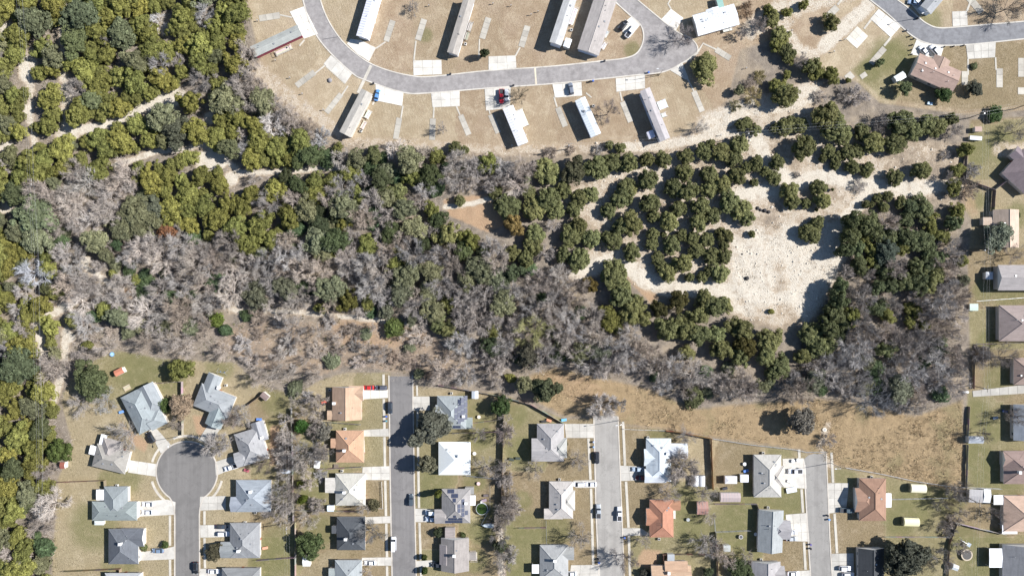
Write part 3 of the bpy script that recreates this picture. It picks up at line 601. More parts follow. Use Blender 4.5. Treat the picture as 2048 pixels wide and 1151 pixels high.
def window_mesh():
    if 'win' not in _cache:
        bm = bmesh.new(); box_bm(bm, -.65, .65, -.04, .04, 0, 1.15, 0); box_bm(bm, -.57, .57, -.055, .055, .08, 1.07, 1)
        _cache['win'] = bm_mesh('window', bm, (M_TRIM, M_GLASS))
    return _cache['win']

def chimney_part(t, lp, z0, z1, color, w=0.8):
    c = link('chimney', boxmesh(w, w * 1.2, z1 - z0, M_WALL), parent=t, loc=(lp.x, lp.y, z0), color=color)
    link('chimney_cap', boxmesh(w + .25, w * 1.2 + .25, 0.12, M_WALL), parent=c, loc=(0, 0, z1 - z0), color=(0.75, 0.75, 0.74))

HOUSE_MI = {}
def building(name, cat, label, blocks, color, wall=(.55, .5, .44), eave=2.6, pitch=.42, chimney=(), vents=0, panels=(), group=None, short=None, mat=None, windows=True, base=0.0):
    """blocks: (cx, cy, L, W, angle, ends) in photograph pixels at the eaves; the first is the main one"""
    mat = mat or M_SHINGLE
    c0 = P(blocks[0][0], blocks[0][1], eave); t = empty(name, (c0.x, c0.y, 0), R(-blocks[0][4]))
    tag(t, label, cat, group)
    a0 = R(-blocks[0][4]); inv = Matrix.Rotation(-a0, 4, 'Z')
    if short: LAND.append((blocks[0][0], blocks[0][1], short))
    k = (H - eave) / H * S
    for i, q in enumerate(blocks):
        bx, by, L, W, ang, ends = q[:6]; dz = (q[6] if len(q) > 6 else 0) - i * 0.013
        c = inv @ (P(bx, by, eave) - Vector((c0.x, c0.y, 0))); ra = R(-ang) - a0
        l, w = L * k / 2, W * k / 2
        pt = q[7] if len(q) > 7 else pitch
        col = [x * random.uniform(.97, 1.03) for x in color]
        rm = mat
        if len(q) > 8: col = q[8]; rm = M_METALROOF
        link('roof', roof_mesh(l, w, pt, ends, eave + dz, (rm, M_TRIM)), parent=t, loc=(c.x, c.y, 0), rz=ra, color=col)
        if rm is M_METALROOF and len(q) <= 8 and min(l, w) > 1.6 and ends == 'gg':
            bm = bmesh.new(); n = int(2 * l / 1.0)
            for j in range(1, n):
                x = -l + j * 2 * l / n
                for sy in (-1, 1):
                    a_ = [bm.verts.new(p) for p in ((x - .035, sy * w, eave + dz + .03), (x + .035, sy * w, eave + dz + .03), (x + .035, 0, eave + dz + w * pt + .03), (x - .035, 0, eave + dz + w * pt + .03))]
                    bm.faces.new(a_ if sy < 0 else a_[::-1])
            link('roof_seam', bm_mesh('roof_seam', bm, (M_STEEL,)), parent=t, loc=(c.x, c.y, 0), rz=ra)
        if min(l, w) > 3 and rm is M_SHINGLE:
            xa = -l + (w if ends[0] == 'h' else 0); xb = l - (w if ends[1] == 'h' else 0)
            if xa > xb: xa = xb = (xa + xb) / 2
            z0 = eave + dz; zr = z0 + w * pt; bm = bmesh.new()
            lines = [((xa, 0, zr), (xb, 0, zr))] if xb - xa > .3 else []
            if ends[0] == 'h': lines += [((-l, sy * w, z0), (xa, 0, zr)) for sy in (-1, 1)]
            if ends[1] == 'h': lines += [((l, sy * w, z0), (xb, 0, zr)) for sy in (-1, 1)]
            for a_, b_ in lines: cyl_bm(bm, Vector(a_) + Vector((0, 0, -.02)), Vector(b_) + Vector((0, 0, -.02)), .13, .13, 6)
            link('ridge_cap', bm_mesh('ridge_cap', bm, (rm,)), parent=t, loc=(c.x, c.y, 0), rz=ra, color=[x * 1.12 for x in col])
        ov = .45 if min(l, w) > 2 else .15
        if len(q) > 8:     # open patio cover: posts instead of walls
            for sx in (-1, 1):
                for sy in (-1, 1):
                    off = Matrix.Rotation(ra, 4, 'Z') @ Vector((sx * (l - .25), sy * (w - .25), 0))
                    link('post', boxmesh(.12, .12, eave + dz - .21, M_TRIM), parent=t, loc=(c.x + off.x, c.y + off.y, 0), rz=ra)
            continue
        bm = bmesh.new(); box_bm(bm, -l + ov, l - ov, -w + ov, w - ov, 0, eave + dz - .21)
        link('wall', bm_mesh('wall', bm, (M_WALL,)), parent=t, loc=(c.x, c.y, 0), rz=ra, color=wall)
        if windows and i == 0:
            n = max(2, int(2 * l / 4.5))
            for sy in (-1, 1):
                for j in range(n):
                    off = Matrix.Rotation(ra, 4, 'Z') @ Vector((-l + (j + .5) * 2 * l / n, sy * (w - ov), 0))
                    nm, me_, h0 = ('window', window_mesh(), 1.0 + base)
                    if sy == 1 and j == n // 2: nm, me_, h0 = 'door', boxmesh(.95, .1, 2.05, M_DOOR), base
                    link(nm, me_, parent=t, loc=(c.x + off.x, c.y + off.y, h0), rz=ra, color=(.35, .12, .08) if nm == 'door' else None)
    mx, my, L, W, ang, ends = blocks[0][:6]; w = W * k / 2; l = L * k / 2
    def roof_z(lp):
        # height of the main roof above a local point
        y = w - abs(lp.y); x = 99
        if ends[0] == 'h': x = min(x, lp.x + l)
        if ends[1] == 'h': x = min(x, l - lp.x)
        return eave + max(0.0, min(x, y)) * pitch
    for q in chimney:
        lp = inv @ (P(q[0], q[1], eave + 1.2) - Vector((c0.x, c0.y, 0)))
        z = roof_z(lp); chimney_part(t, lp, z - .6, z + 1.15, q[2] if len(q) > 2 else (.7, .69, .66))
    for j in range(vents + (2 if name == 'house' and mat is M_SHINGLE else 0)):
        lp = Vector((random.uniform(-.7, .7) * l, random.choice((-1, 1)) * random.uniform(.1, .55) * w, 0)); z = roof_z(lp)
        if 'pipe' not in _cache:
            bm = bmesh.new(); cyl_bm(bm, (0, 0, 0), (0, 0, .75), .1, .1, 6); _cache['pipe'] = bm_mesh('vent_pipe', bm, (M_STEEL,))
            bm = bmesh.new(); box_bm(bm, -.3, .3, -.3, .3, 0, .42); _cache['vent'] = bm_mesh('roof_vent', bm, (M_STEEL,))
        link(*(('vent_pipe', _cache['pipe']) if j % 2 == 0 else ('roof_vent', _cache['vent'])), parent=t, loc=(lp.x, lp.y, z - .2))
    # solar panels: (px, py, columns, rows, panel w, panel h in px), laid on the roof slope they stand over
    for (sx, sy, pw, ph) in panels:
        lp = inv @ (P(sx, sy, eave + 1.0) - Vector((c0.x, c0.y, 0)))
        dx = l - abs(lp.x); dy = w - abs(lp.y)
        hx = (ends[0] == 'h' and lp.x < 0 and dx < dy) or (ends[1] == 'h' and lp.x > 0 and dx < dy)
        z = roof_z(lp) + .11
        cw, chh = pw * S * .96, ph * S * .96
        # axes: picture x/y in local frame
        u = (inv.to_3x3() @ Vector((1, 0, 0))); v = (inv.to_3x3() @ Vector((0, 1, 0)))
        g = Vector((-pitch * (1 if lp.x > 0 else -1), 0, 0)) if hx else Vector((0, -pitch * (1 if lp.y > 0 else -1), 0))
        bm = bmesh.new(); top = []
        for su, sv in ((-1, -1), (1, -1), (1, 1), (-1, 1)):
            o_ = u * su * cw / 2 + v * sv * chh / 2
            top.append((o_.x, o_.y, g.x * o_.x + g.y * o_.y))
        a_ = [bm.verts.new(c) for c in top]; b_ = [bm.verts.new((c[0], c[1], c[2] - .06)) for c in top]
        inn = [bm.verts.new((c[0] * .93, c[1] * .93, g.x * c[0] * .93 + g.y * c[1] * .93 + .004)) for c in top]
        for i in range(4):
            j = (i + 1) % 4
            bm.faces.new((a_[i], a_[j], inn[j], inn[i])).material_index = 1; bm.faces.new((b_[i], b_[j], a_[j], a_[i])).material_index = 1
        bm.faces.new(inn)
        link('solar_panel', bm_mesh('solar_panel', bm, (M_SOLAR, M_SOLFRAME)), parent=t, loc=(lp.x, lp.y, z))
    return t

def house(label, blocks, color, short=None, **kw):
    return building('house', 'house', label, blocks, color, short=short, **kw)
SLATE, GREYR, DARK, TAUPE, BEIGE, ORANGE, TERRA, BROWN, WHITE, CREAM = (.265, .295, .30), (.26, .265, .275), (.105, .115, .13), (.27, .25, .24), (.42, .385, .34), (.47, .30, .205), (.40, .215, .15), (.30, .205, .165), (.72, .75, .78), (.56, .53, .48)
WHP = (.82, .82, .82)      # white patio covers

house('slate blue hip roofed house above the turning circle with a black car', [(283, 820, 83, 52, 63, 'hh'), (303, 795, 56, 34, 63, 'gh', .1), (312, 838, 34, 34, -27, 'gh', .02)], SLATE, 'the slate blue house with the black car', vents=4, pitch=.4)
house('slate blue house with a white chimney behind the top of the turning circle', [(429, 802, 74, 48, 22, 'hh'), (422, 772, 50, 30, 112, 'gh', .02), (436, 826, 56, 34, 112, 'hg', .03)], SLATE, 'the slate blue house with a white chimney', chimney=[(436, 775)], vents=3, pitch=.4)
house('grey brown house with two white patio covers west of the turning circle', [(222, 917, 68, 46, 14, 'hh'), (220, 900, 44, 36, 104, 'hh', .1), (186, 900, 15, 18, 14, 'gg', -.1, .05, WHP), (205, 881, 12, 25, 14, 'gg', -.15, .05, WHP)], (.29, .27, .255), 'the grey brown house with white patio covers', vents=4)
house('mid grey house with a white chimney east of the turning circle', [(503, 892, 66, 54, 73, 'hh'), (519, 862, 40, 26, 73, 'gh', -.05), (486, 916, 32, 30, -17, 'gh', -.08)], (.30, .305, .315), 'the mid grey house east of the turning circle', chimney=[(523, 875)], vents=4)
house('blue grey house whose wide driveway joins the neck of the cul-de-sac', [(507, 991, 70, 64, 0, 'hh'), (484, 1008, 46, 30, 0, 'gh', -.05)], (.27, .29, .325), 'the blue grey house by the cul-de-sac neck', chimney=[(503, 981)], vents=3)
house('green grey house with a mottled tiled roof beside two white cars', [(229, 1021, 90, 38, 0, 'hh'), (232, 1004, 64, 48, 90, 'hh', .02), (200, 989, 16, 21, 0, 'gg', -.1, .05, WHP)], (.22, .25, .25), 'the mottled green grey house', vents=3, pitch=.38)
house('charcoal roofed house with a small blue grey car in its drive', [(247, 1092, 70, 60, 90, 'hh'), (265, 1074, 46, 36, 0, 'hg', -.03)], (.125, .135, .155), 'the charcoal house with a blue grey car', chimney=[(245, 1084)], vents=3)
house('grey house cut by the bottom edge of the photo behind the charcoal one', [(246, 1166, 72, 42, 0, 'hh')], (.33, .33, .335))
house('grey house with a dense brown tree in front and two parked cars', [(490, 1080, 70, 60, 90, 'hh'), (468, 1099, 54, 32, 0, 'gh', -.04)], (.235, .24, .25), 'the grey house with the brown tree', chimney=[(479, 1099)], vents=4)
house('dark grey roof beside a white car at the bottom edge near the cul-de-sac', [(482, 1158, 76, 46, 0, 'hh')], (.20, .205, .215))
house('orange tan gabled house at the wood edge with a red car outside', [(694, 806, 66, 59, 90, 'gg'), (712, 786, 30, 30, 0, 'hg', -.05), (661, 830, 14, 19, 0, 'gg', -.2, .12)], (.43, .295, .205), 'the orange tan gabled house', chimney=[(668, 806)], wall=(.5, .42, .33))
house('orange hip roofed house second from the wood on its street', [(700, 892, 64, 56, 90, 'hh'), (668, 886, 14, 19, 0, 'gg', -.2, .1)], (.44, .28, .18), 'the orange hip roofed house', chimney=[(690, 899)], vents=2, wall=(.5, .42, .33))
house('cream roofed house with a flat beige rear addition', [(701, 978, 64, 60, 90, 'hh'), (661, 970, 22, 30, 0, 'gg', -.15, .06)], (.47, .44, .395), 'the cream roofed house', chimney=[(690, 982)], vents=3, wall=(.6, .56, .5))
house('near black hip roofed house behind a bare street tree', [(702, 1066, 66, 57, 90, 'hh'), (670, 1059, 14, 15, 0, 'gg', -.2, .1)], (.085, .09, .10), 'the near black house', chimney=[(693, 1075)])
house('pale slate roof at the bottom edge beside a white car and beige drive', [(697, 1150, 62, 54, 90, 'hh'), (664, 1147, 14, 22, 0, 'gg', -.2, .1)], (.275, .305, .31), 'the pale slate house at the bottom edge')
sp16 = [(931.5 - 6.4 * (3 - j), 797 + 12.2 * i + (3 - j) * 3.6, 6.2, 11.6) for j in range(4) for i in range(4) if not (j == 0 and i in (0, 3)) and 780 < 797 + 12.2 * i + (3 - j) * 3.6 < 846] + [(913.5, 853.8, 5, 5.6), (918.6, 853.8, 5, 5.6), (908.4, 853.8, 5, 5.6)]
house('slate house with a stepped solar array nearest the wood on its street', [(903, 824, 66, 58, 90, 'hh'), (893, 828, 44, 38, 0, 'gh', .02), (935, 846, 20, 22, 0, 'gg', -.2, .08)], (.28, .305, .31), 'the slate house with stepped solar panels', chimney=[(927, 832)], panels=sp16, vents=2)
house('white metal hip roofed house between two solar panelled houses', [(909, 916, 66, 64, 90, 'hh')], (.66, .68, .70), 'the white metal roofed house', chimney=[(919, 910, (.8, .8, .8))], vents=3, mat=M_METALROOF, pitch=.35)
sp18 = [(898 + 7 * i, 982.5, 6.6, 7.4) for i in range(2)] + [(906 + 7 * i, 990.5, 6.6, 7.4) for i in range(2)] + [(909, 998.5, 6.6, 7.4)] + [(918.5, 1010 + 9 * i, 6.2, 8.6) for i in range(2)] + [(926, 1001 + 9 * i, 6.2, 8.6) for i in range(4)] + [(933, 1025, 6, 9)] + \
       [(909.5, 1031.5, 5.4, 5.6)] + [(899 + 5.8 * i, 1037.6, 5.5, 5.8) for i in range(5)] + [(893 + 5.8 * i, 1043.8, 5.5, 5.8) for i in range(6)]
house('taupe house with scattered dark solar panels and a green pool behind', [(912, 1011, 68, 57, 90, 'hh'), (886, 1032, 34, 28, 0, 'gh', -.04), (943, 1000, 16, 20, 0, 'gg', -.1, .04, WHP), (939, 981, 18, 14, 0, 'gg', -.15, .05)], (.29, .275, .265), 'the taupe house by the green pool', chimney=[(932, 1005, (.4, .38, .36))], panels=sp18)
house('brown grey gabled house across from the white van', [(910, 1108, 66, 56, 90, 'gg'), (900, 1082, 20, 54, 0, 'gg', -.3, .1), (945, 1112, 14, 16, 0, 'gg', -.2, .06), (893, 1108, 40, 28, 90, 'gg', .02)], (.275, .25, .235), 'the brown grey gabled house', chimney=[(909, 1107)])
house('grey house with a wide beige drive at the end of the pale street', [(1101, 884, 75, 54, 90, 'hh'), (1094, 899, 62, 46, 0, 'gh', .03), (1118, 895, 32, 40, 0, 'hh', .05)], (.32, .315, .31), "the pale street's end house", vents=4)
house('beige roofed house with two white cars nose to tail in its drive', [(1122, 999, 74, 48, 90, 'hh'), (1107, 1027, 38, 21, 0, 'gh', -.1), (1135, 1000, 30, 40, 0, 'hh', .05)], (.44, .405, .385), 'the beige house with two white cars', vents=4)
house('grey house with a white patio cover at the bottom of the pale street', [(1108, 1124, 70, 57, 90, 'hh'), (1128, 1106, 40, 26, 0, 'hg', -.03), (1071, 1137, 14, 18, 0, 'gg', -.1, .05, WHP)], (.30, .30, .30), "the pale street's bottom house", chimney=[(1109, 1117)], vents=2)
house('white roofed house with a projecting rear wing by the brown fence', [(1317, 919, 86, 50, 90, 'hh'), (1345, 901, 60, 30, 0, 'hg', -.05), (1308, 914, 40, 34, 0, 'gh', -.02), (1311, 951, 44, 28, 0, 'gh', -.1)], (.53, .565, .60), 'the white roofed house by the brown fence', chimney=[(1335, 906, (.35, .35, .38))], vents=3)
house('terracotta roofed house with front gables on the pale street', [(1323, 1036, 75, 48, 90, 'hh'), (1345, 1010, 32, 20, 0, 'hg', -.1), (1311, 1033, 38, 34, 0, 'gh', .02)], (.36, .19, .125), 'the terracotta house on the pale street', vents=2)
house('tan roof at the bottom edge beside a row of dark planters', [(1342, 1152, 80, 44, 0, 'gg'), (1352, 1136, 46, 30, 0, 'gg', .02)], (.43, .30, .205), 'the tan roof at the bottom edge', chimney=[(1337, 1144)])
house('beige hip roofed house with a white pickup in front', [(1535, 951, 85, 55, 90, 'hh'), (1551, 952, 34, 42, 0, 'hh', -.03)], (.42, .395, .36), 'the beige house with the white pickup', vents=7)
house('grey gabled house with pale concrete drive and two cars', [(1541, 1061, 84, 50, 92, 'gg'), (1561, 1059, 40, 38, 0, 'hg', -.05)], (.30, .30, .305), 'the grey gabled house', vents=4)
house('taupe grey gabled roof at the bottom edge above a white car', [(1532, 1152, 60, 58, 90, 'gg'), (1557, 1146, 24, 30, 0, 'gg', -.05)], (.31, .30, .295))
house('brown terracotta house with a wide front gable facing the speckled street', [(1745, 998, 85, 54, 90, 'hh'), (1731, 999, 42, 48, 0, 'gh', .02), (1778, 1000, 11, 28, 0, 'gg', -.2, .04, (.8, .8, .8))], (.275, .175, .128), 'the brown terracotta house', vents=2)
house('black roofed house half under a broad dark oak', [(1742, 1134, 78, 52, 90, 'gg')], (.06, .065, .07), 'the black roofed house under the oak', vents=1)
house('brown house with a tan front gable and white chimney by the green lawn', [(2050, 934, 86, 66, 0, 'hh'), (2028, 917, 44, 32, 0, 'gh', -.02)], (.27, .20, .175), 'the brown house by the green lawn', chimney=[(2034, 942)])
house('tan hip roofed house with white patio roofs at two corners', [(2046, 1026, 78, 72, 0, 'hh'), (1998, 999, 20, 19, 0, 'gg', -.1, .04, WHP), (2020, 1058, 30, 18, 0, 'gg', -.1, .04, WHP)], (.45, .335, .255), 'the tan house with white patio roofs')
house('grey gabled house with a big white patio roof in the bottom corner', [(2043, 1130, 84, 76, 90, 'gg'), (1994, 1115, 30, 38, 0, 'gg', -.1, .04, WHP)], (.255, .255, .26), 'the grey house in the bottom corner')
house('purple brown hip roofed house beside a concrete patio', [(2052, 342, 72, 66, -48, 'hh'), (2044, 316, 44, 26, 42, 'gg', -.2)], (.205, .175, .18), 'the purple brown house')
house('pink tan gabled house partly hidden by a grey oak', [(2012, 457, 76, 52, 90, 'gg'), (1979, 442, 24, 16, 0, 'gg', -.25, .1)], (.44, .335, .28), 'the pink tan gabled house')
house('long taupe gabled house with a small gazebo at its end', [(2046, 555, 100, 51, 0, 'gg')], (.33, .305, .285), 'the long taupe gabled house', eave=3.4)
house('mauve brown hip roofed house on the grass by the bare wood', [(2044, 646, 92, 72, 0, 'hh')], (.30, .243, .225), 'the mauve brown house', vents=5)
house('brown roof at the edge below the bare tree shadows', [(2062, 742, 70, 54, 0, 'hh')], (.27, .20, .18))
house('blue grey house under dappled shade by the gravel drive', [(2057, 844, 72, 60, 90, 'gg')], (.285, .315, .34), 'the blue grey house by the gravel drive')

def trailer(label, bl, color, eave=3.4, short=None, **kw):
    kw.setdefault('pitch', .22); kw.setdefault('vents', 4)
    return building('mobile_home', 'mobile home', label, bl, color, eave=eave, short=short, base=.8, **kw)
trailer('pale grey mobile home with maroon trim and a wooden deck', [(552, 82, 105, 23, -25, 'gg')], (.33, .325, .31), 3.2, 'the mobile home with maroon trim', wall=(.25, .06, .09))
trailer('white mobile home cut by the top edge beside the loop road', [(741, 18, 118, 25, -73.6, 'gg')], (.72, .74, .80), 3.8, 'the white mobile home inside the loop bend', mat=M_METALROOF, wall=(.75, .77, .82))
trailer('tan roofed mobile home with a blue car outside', [(712, 226, 97, 25, -62.7, 'gg')], (.42, .385, .345), 3.5, 'the tan mobile home with the blue car', vents=2)
trailer('mauve roofed mobile home above the small conifer', [(922, 52, 116, 23, -73, 'gg')], (.36, .328, .305), 3.7, 'the mauve mobile home', vents=3, wall=(.7, .7, .72))
trailer('narrow grey mobile home beside the double wide one', [(1130, 30, 122, 25, -71.6, 'gg')], (.46, .45, .43), 4.7, 'the narrow grey mobile home', wall=(.6, .68, .8))
trailer('double wide taupe grey mobile home by two parked trucks', [(1196, 44, 128, 45, -71.8, 'gg')], (.37, .34, .32), 3.6, 'the double wide grey mobile home', vents=5, wall=(.55, .62, .75))
trailer('bright white mobile home with a broad side deck', [(1031, 251, 80, 22, 67.7, 'gg')], (.80, .80, .80), 3.6, 'the bright white mobile home', mat=M_METALROOF, wall=(.75, .75, .75))
trailer('silver white mobile home with bare tree shadows across its roof', [(1176, 234, 80, 22, 66.4, 'gg')], (.66, .69, .74), 3.9, 'the silver white mobile home', mat=M_METALROOF, wall=(.6, .68, .85))
trailer('long grey mobile home casting a wide shadow over its pad', [(1310, 229, 109, 21.5, 68, 'gg')], (.40, .395, .385), 4.6, 'the long grey mobile home', vents=4, wall=(.5, .55, .65))
trailer('large white gabled mobile home beside the bare tree on the road bulb', [(1432, 40, 86, 43, -15.7, 'gg'), (1428, 31, 30, 26, 74, 'gg', .02)], (.70, .70, .71), 3.2, 'the large white mobile home', mat=M_METALROOF, vents=7)
building('house', 'house', 'pinkish brown gabled house with two white cars in front', [(1872, 146, 91, 47, 23.6, 'gg'), (1879, 131, 34, 34, 113.6, 'gg', -.05)], (.335, .25, .205), eave=3.3, pitch=.28, vents=7, short='the pinkish brown house')
building('house', 'house', 'grey roofed house cut by the top edge beside parked cars', [(1872, -4, 64, 27, -50, 'gg')], (.30, .31, .33), eave=3.2, pitch=.25, wall=(.7, .76, .85), short='the house cut by the top edge')

# decks on mobile homes, patios and other small structures
def deck(label, cx, cy, L, W, ang, color, h=.8, name='deck', cat='deck', rails=True):
    c = P(cx, cy, h); t = empty(name, (c.x, c.y, 0), R(-ang)); tag(t, label, cat)
    l, w = L * S / 2, W * S / 2; n = max(3, int(2 * w / .45)); bw = 2 * w / n
    for i in range(n):
        link('plank', boxmesh(2 * l, bw - .03, .05, M_WOOD), parent=t, loc=(0, -w + (i + .5) * bw, h - .05), color=[x * random.uniform(.9, 1.1) for x in color])
    for sx in (-1, 1):
        for sy in (-1, 1): link('post', boxmesh(.12, .12, h + (.95 if rails else -.06), M_WOOD), parent=t, loc=(sx * (l + .07), sy * (w + .07), 0), color=color)
    if rails:
        for sx in (-1, 1): link('rail', boxmesh(.08, 2 * w, .08, M_WOOD), parent=t, loc=(sx * (l + .07), 0, h + .85), color=color)
        link('rail', boxmesh(2 * l, .08, .08, M_WOOD), parent=t, loc=(0, -(w + .07), h + .85), color=color)
    return t
deck('pale wooden deck along the maroon trimmed mobile home', 568, 101, 34, 9, -25, (.55, .5, .44))
deck('white deck beside the tan roofed mobile home', 736, 229, 16, 9, -62, (.65, .63, .6)); deck('long pale lower deck of the tan roofed mobile home', 727, 250, 16, 8, -62, (.6, .55, .45), .5)
deck('grey deck on the sunny side of the mauve mobile home', 940, 53, 18, 8, -73, (.4, .38, .35)); deck('weathered deck lower down beside the mauve mobile home', 934, 72, 16, 8, -73, (.36, .32, .27))
deck('white side deck of the bright white mobile home', 1045, 236, 34, 13, 67.7, (.75, .75, .72)); deck('bright blue grey deck beside the long grey mobile home', 1325, 209, 17, 18, 68, (.6, .64, .68), rails=False); deck('small pale step deck by the long grey mobile home', 1328, 230, 8, 9, 68, (.6, .6, .58))
deck('white deck between the two grey mobile homes', 1147, 33, 34, 8, -71.6, (.62, .6, .57)); deck('white front step deck of the large white mobile home', 1455, 60, 18, 6, -15, (.65, .63, .6))
deck('cluttered deck by the double wide mobile home', 1212, 68, 14, 8, -60, (.5, .48, .45)); deck('low deck further down the double wide mobile home', 1208, 92, 14, 7, -60, (.55, .52, .48))
deck('wooden pallet deck behind the slate house with the black car', 254, 775, 14, 10, -27, (.5, .42, .32), .3, rails=False)
deck('pale back step deck behind the terracotta house', 1348, 1028, 6, 16, 0, (.7, .68, .62), .3, rails=False)
deck('beige side porch of the brown grey gabled house', 948, 1112, 12, 18, 0, (.45, .41, .36), .4)

def shed(label, cx, cy, L, W, ang, color, ends='gg', eave=2.2, pitch=.35, wall=(.6, .58, .52), mat=None, short=None, cat='shed', name='shed'):
    return building(name, cat, label, [(cx, cy, L, W, ang, ends)], color, wall=wall, eave=eave, pitch=pitch, mat=mat or M_METALROOF, windows=False, short=short)
def barn(label, cx, cy, L, W, ang, color, wall):
    """arched barn shed: curved roof of panels"""
    e = 1.6; c = P(cx, cy, e); t = empty('shed', (c.x, c.y, 0), R(-ang)); tag(t, label, 'shed')
    l, w = L * S / 2, W * S / 2; n = 8; bm = bmesh.new(); rows = []
    for i in range(n + 1):
        a = math.pi * i / n
        rows.append([bm.verts.new((x, -w * math.cos(a), e + w * .62 * math.sin(a))) for x in (-l, l)])
    for a, b in zip(rows, rows[1:]): bm.faces.new((a[0], a[1], b[1], b[0]))
    bm.faces.new([r[0] for r in rows]); bm.faces.new([r[1] for r in rows][::-1])
    bmesh.ops.recalc_face_normals(bm, faces=bm.faces)
    link('roof', bm_mesh('roof', bm, (M_METALROOF,)), parent=t, color=color)
    bm = bmesh.new(); box_bm(bm, -l + .05, l - .05, -w + .05, w - .05, 0, e)
    link('wall', bm_mesh('wall', bm, (M_WALL,)), parent=t, color=wall)
    link('door', boxmesh(.06, 1.2, 1.5, M_DOOR), parent=t, loc=(-l + .02, 0, .05), color=[x * .6 for x in wall])
    LAND.append((cx, cy, 'the ' + label.split(' shed')[0] + ' shed')); return t
shed('small orange red roofed shed alone on the lawn by the wood', 238, 743, 19, 12, -27, (.50, .20, .13), short='the orange red shed')
shed('white shed at the end of the pinkish brown house', 1800, 154, 22, 14, -31, (.75, .76, .77), short='the white shed by the pinkish brown house')
shed('white shed in the shadow of the long grey mobile home', 1302, 269, 15, 14, 68, (.74, .75, .80), eave=2.5, short='the white shed by the long grey mobile home')
shed('white box shed at the foot of the narrow grey mobile home', 1135, 86, 18, 13, -71, (.78, .79, .82), eave=2.4)
shed('small white ridged shed against the slanting back fence', 950, 789, 15, 13, 90, (.62, .65, .68), short='the white ridged shed by the slanting fence')
barn('western silver arched metal shed of the pair by the brown fence', 1391, 961, 21, 12, 90, (.62, .63, .65), (.5, .5, .5)); barn('eastern silver arched metal shed of the pair by the brown fence', 1404, 961, 21, 12, 90, (.6, .61, .63), (.5, .5, .5))
shed('white hip ended shed behind the beige house', 1462, 959, 24, 15, 0, (.74, .73, .72), 'hh', short='the white hip ended shed')
shed('long pinkish brown ridged shed beside piled junk', 1461, 994, 40, 18, 0, (.42, .345, .33), short='the long pinkish shed')
shed('square white canopy between shed and beige house', 1489, 956, 16, 15, 0, (.8, .82, .84), pitch=.1)
shed('red brown gabled shed in the lawn behind the terracotta house', 1405, 1015, 22, 26, 0, (.36, .215, .175), short='the red brown shed')
shed('small grey cube shed by bare branches behind the grey gabled house', 1454, 1096, 14, 13, 0, (.4, .4, .39), pitch=.1)
shed('small grey shed beside the tan roof at the bottom edge', 1342, 1114, 14, 13, 0, (.36, .38, .38), pitch=.1)
barn('upper cream arched shed on the lawn behind the brown terracotta house', 1836, 976, 30, 17, 2, (.78, .73, .52), (.3, .29, .2)); barn('lower cream arched shed on the lawn behind the brown terracotta house', 1822, 1043, 30, 17, 2, (.78, .72, .45), (.3, .28, .18))
shed('blue grey long shed under a bare tree by the golden field', 1952, 879, 30, 14, 0, (.40, .42, .45), short='the blue grey long shed')
shed('grey flat carport roof in the bare thicket', 1952, 991, 28, 26, 3, (.33, .31, .31), pitch=.08, name='carport', cat='carport'); shed('white ridged carport roof beside the tan house', 1974, 991, 14, 27, 3, (.6, .62, .65), pitch=.2, name='carport', cat='carport')
shed('small grey white shed in the corner yard', 1911, 1134, 12, 11, 20, (.5, .53, .56), short='the small shed in the corner yard')
shed('tiny pale green roofed pump house with white border by the bare wood', 1948, 614, 17, 14, 0, (.42, .48, .45), pitch=.06, eave=1.2, short='the pale green pump house')
shed('small grey pyramid roofed gazebo in the shadow of the taupe house', 1979, 551, 15, 15, 0, (.5, .52, .56), 'hh', name='gazebo', cat='gazebo')
shed('maroon roofed hut by the juniper west of the turning circle', 125, 930, 10, 13, 0, (.27, .10, .075), short='the maroon hut')
shed('small brown lean-to at the wood edge by the mid grey house', 529, 792, 16, 12, 40, (.24, .18, .16), eave=2.0, pitch=.1)
shed('open brown roofed chicken run between the power poles', 1957, 258, 14, 10, 0, (.36, .24, .2), pitch=.1, eave=1.8); shed('white utility hut below the power pole', 1952, 276, 24, 8, 4, (.62, .64, .66), pitch=.1, eave=1.6)
shed('white square shed beside the oak on the lawn behind the near black house', 613, 1122, 15, 19, 0, (.72, .72, .7), short='the white square shed behind the oak')
shed('low pale tank shed under the mottled green grey house', 198, 1045, 19, 8, 0, (.6, .65, .66), 'hh', eave=1.4)
shed('white dog shed beside the back yard fence of the orange house', 634, 928, 11, 15, 8, (.8, .8, .78), eave=1.6, pitch=.15); shed('small blue white shed below the cream house', 661, 1016, 13, 12, 0, (.6, .68, .76), eave=2.0)
shed('green canopy over junk above the large white mobile home', 1440, 5, 12, 22, -15, (.25, .42, .38), pitch=.1)

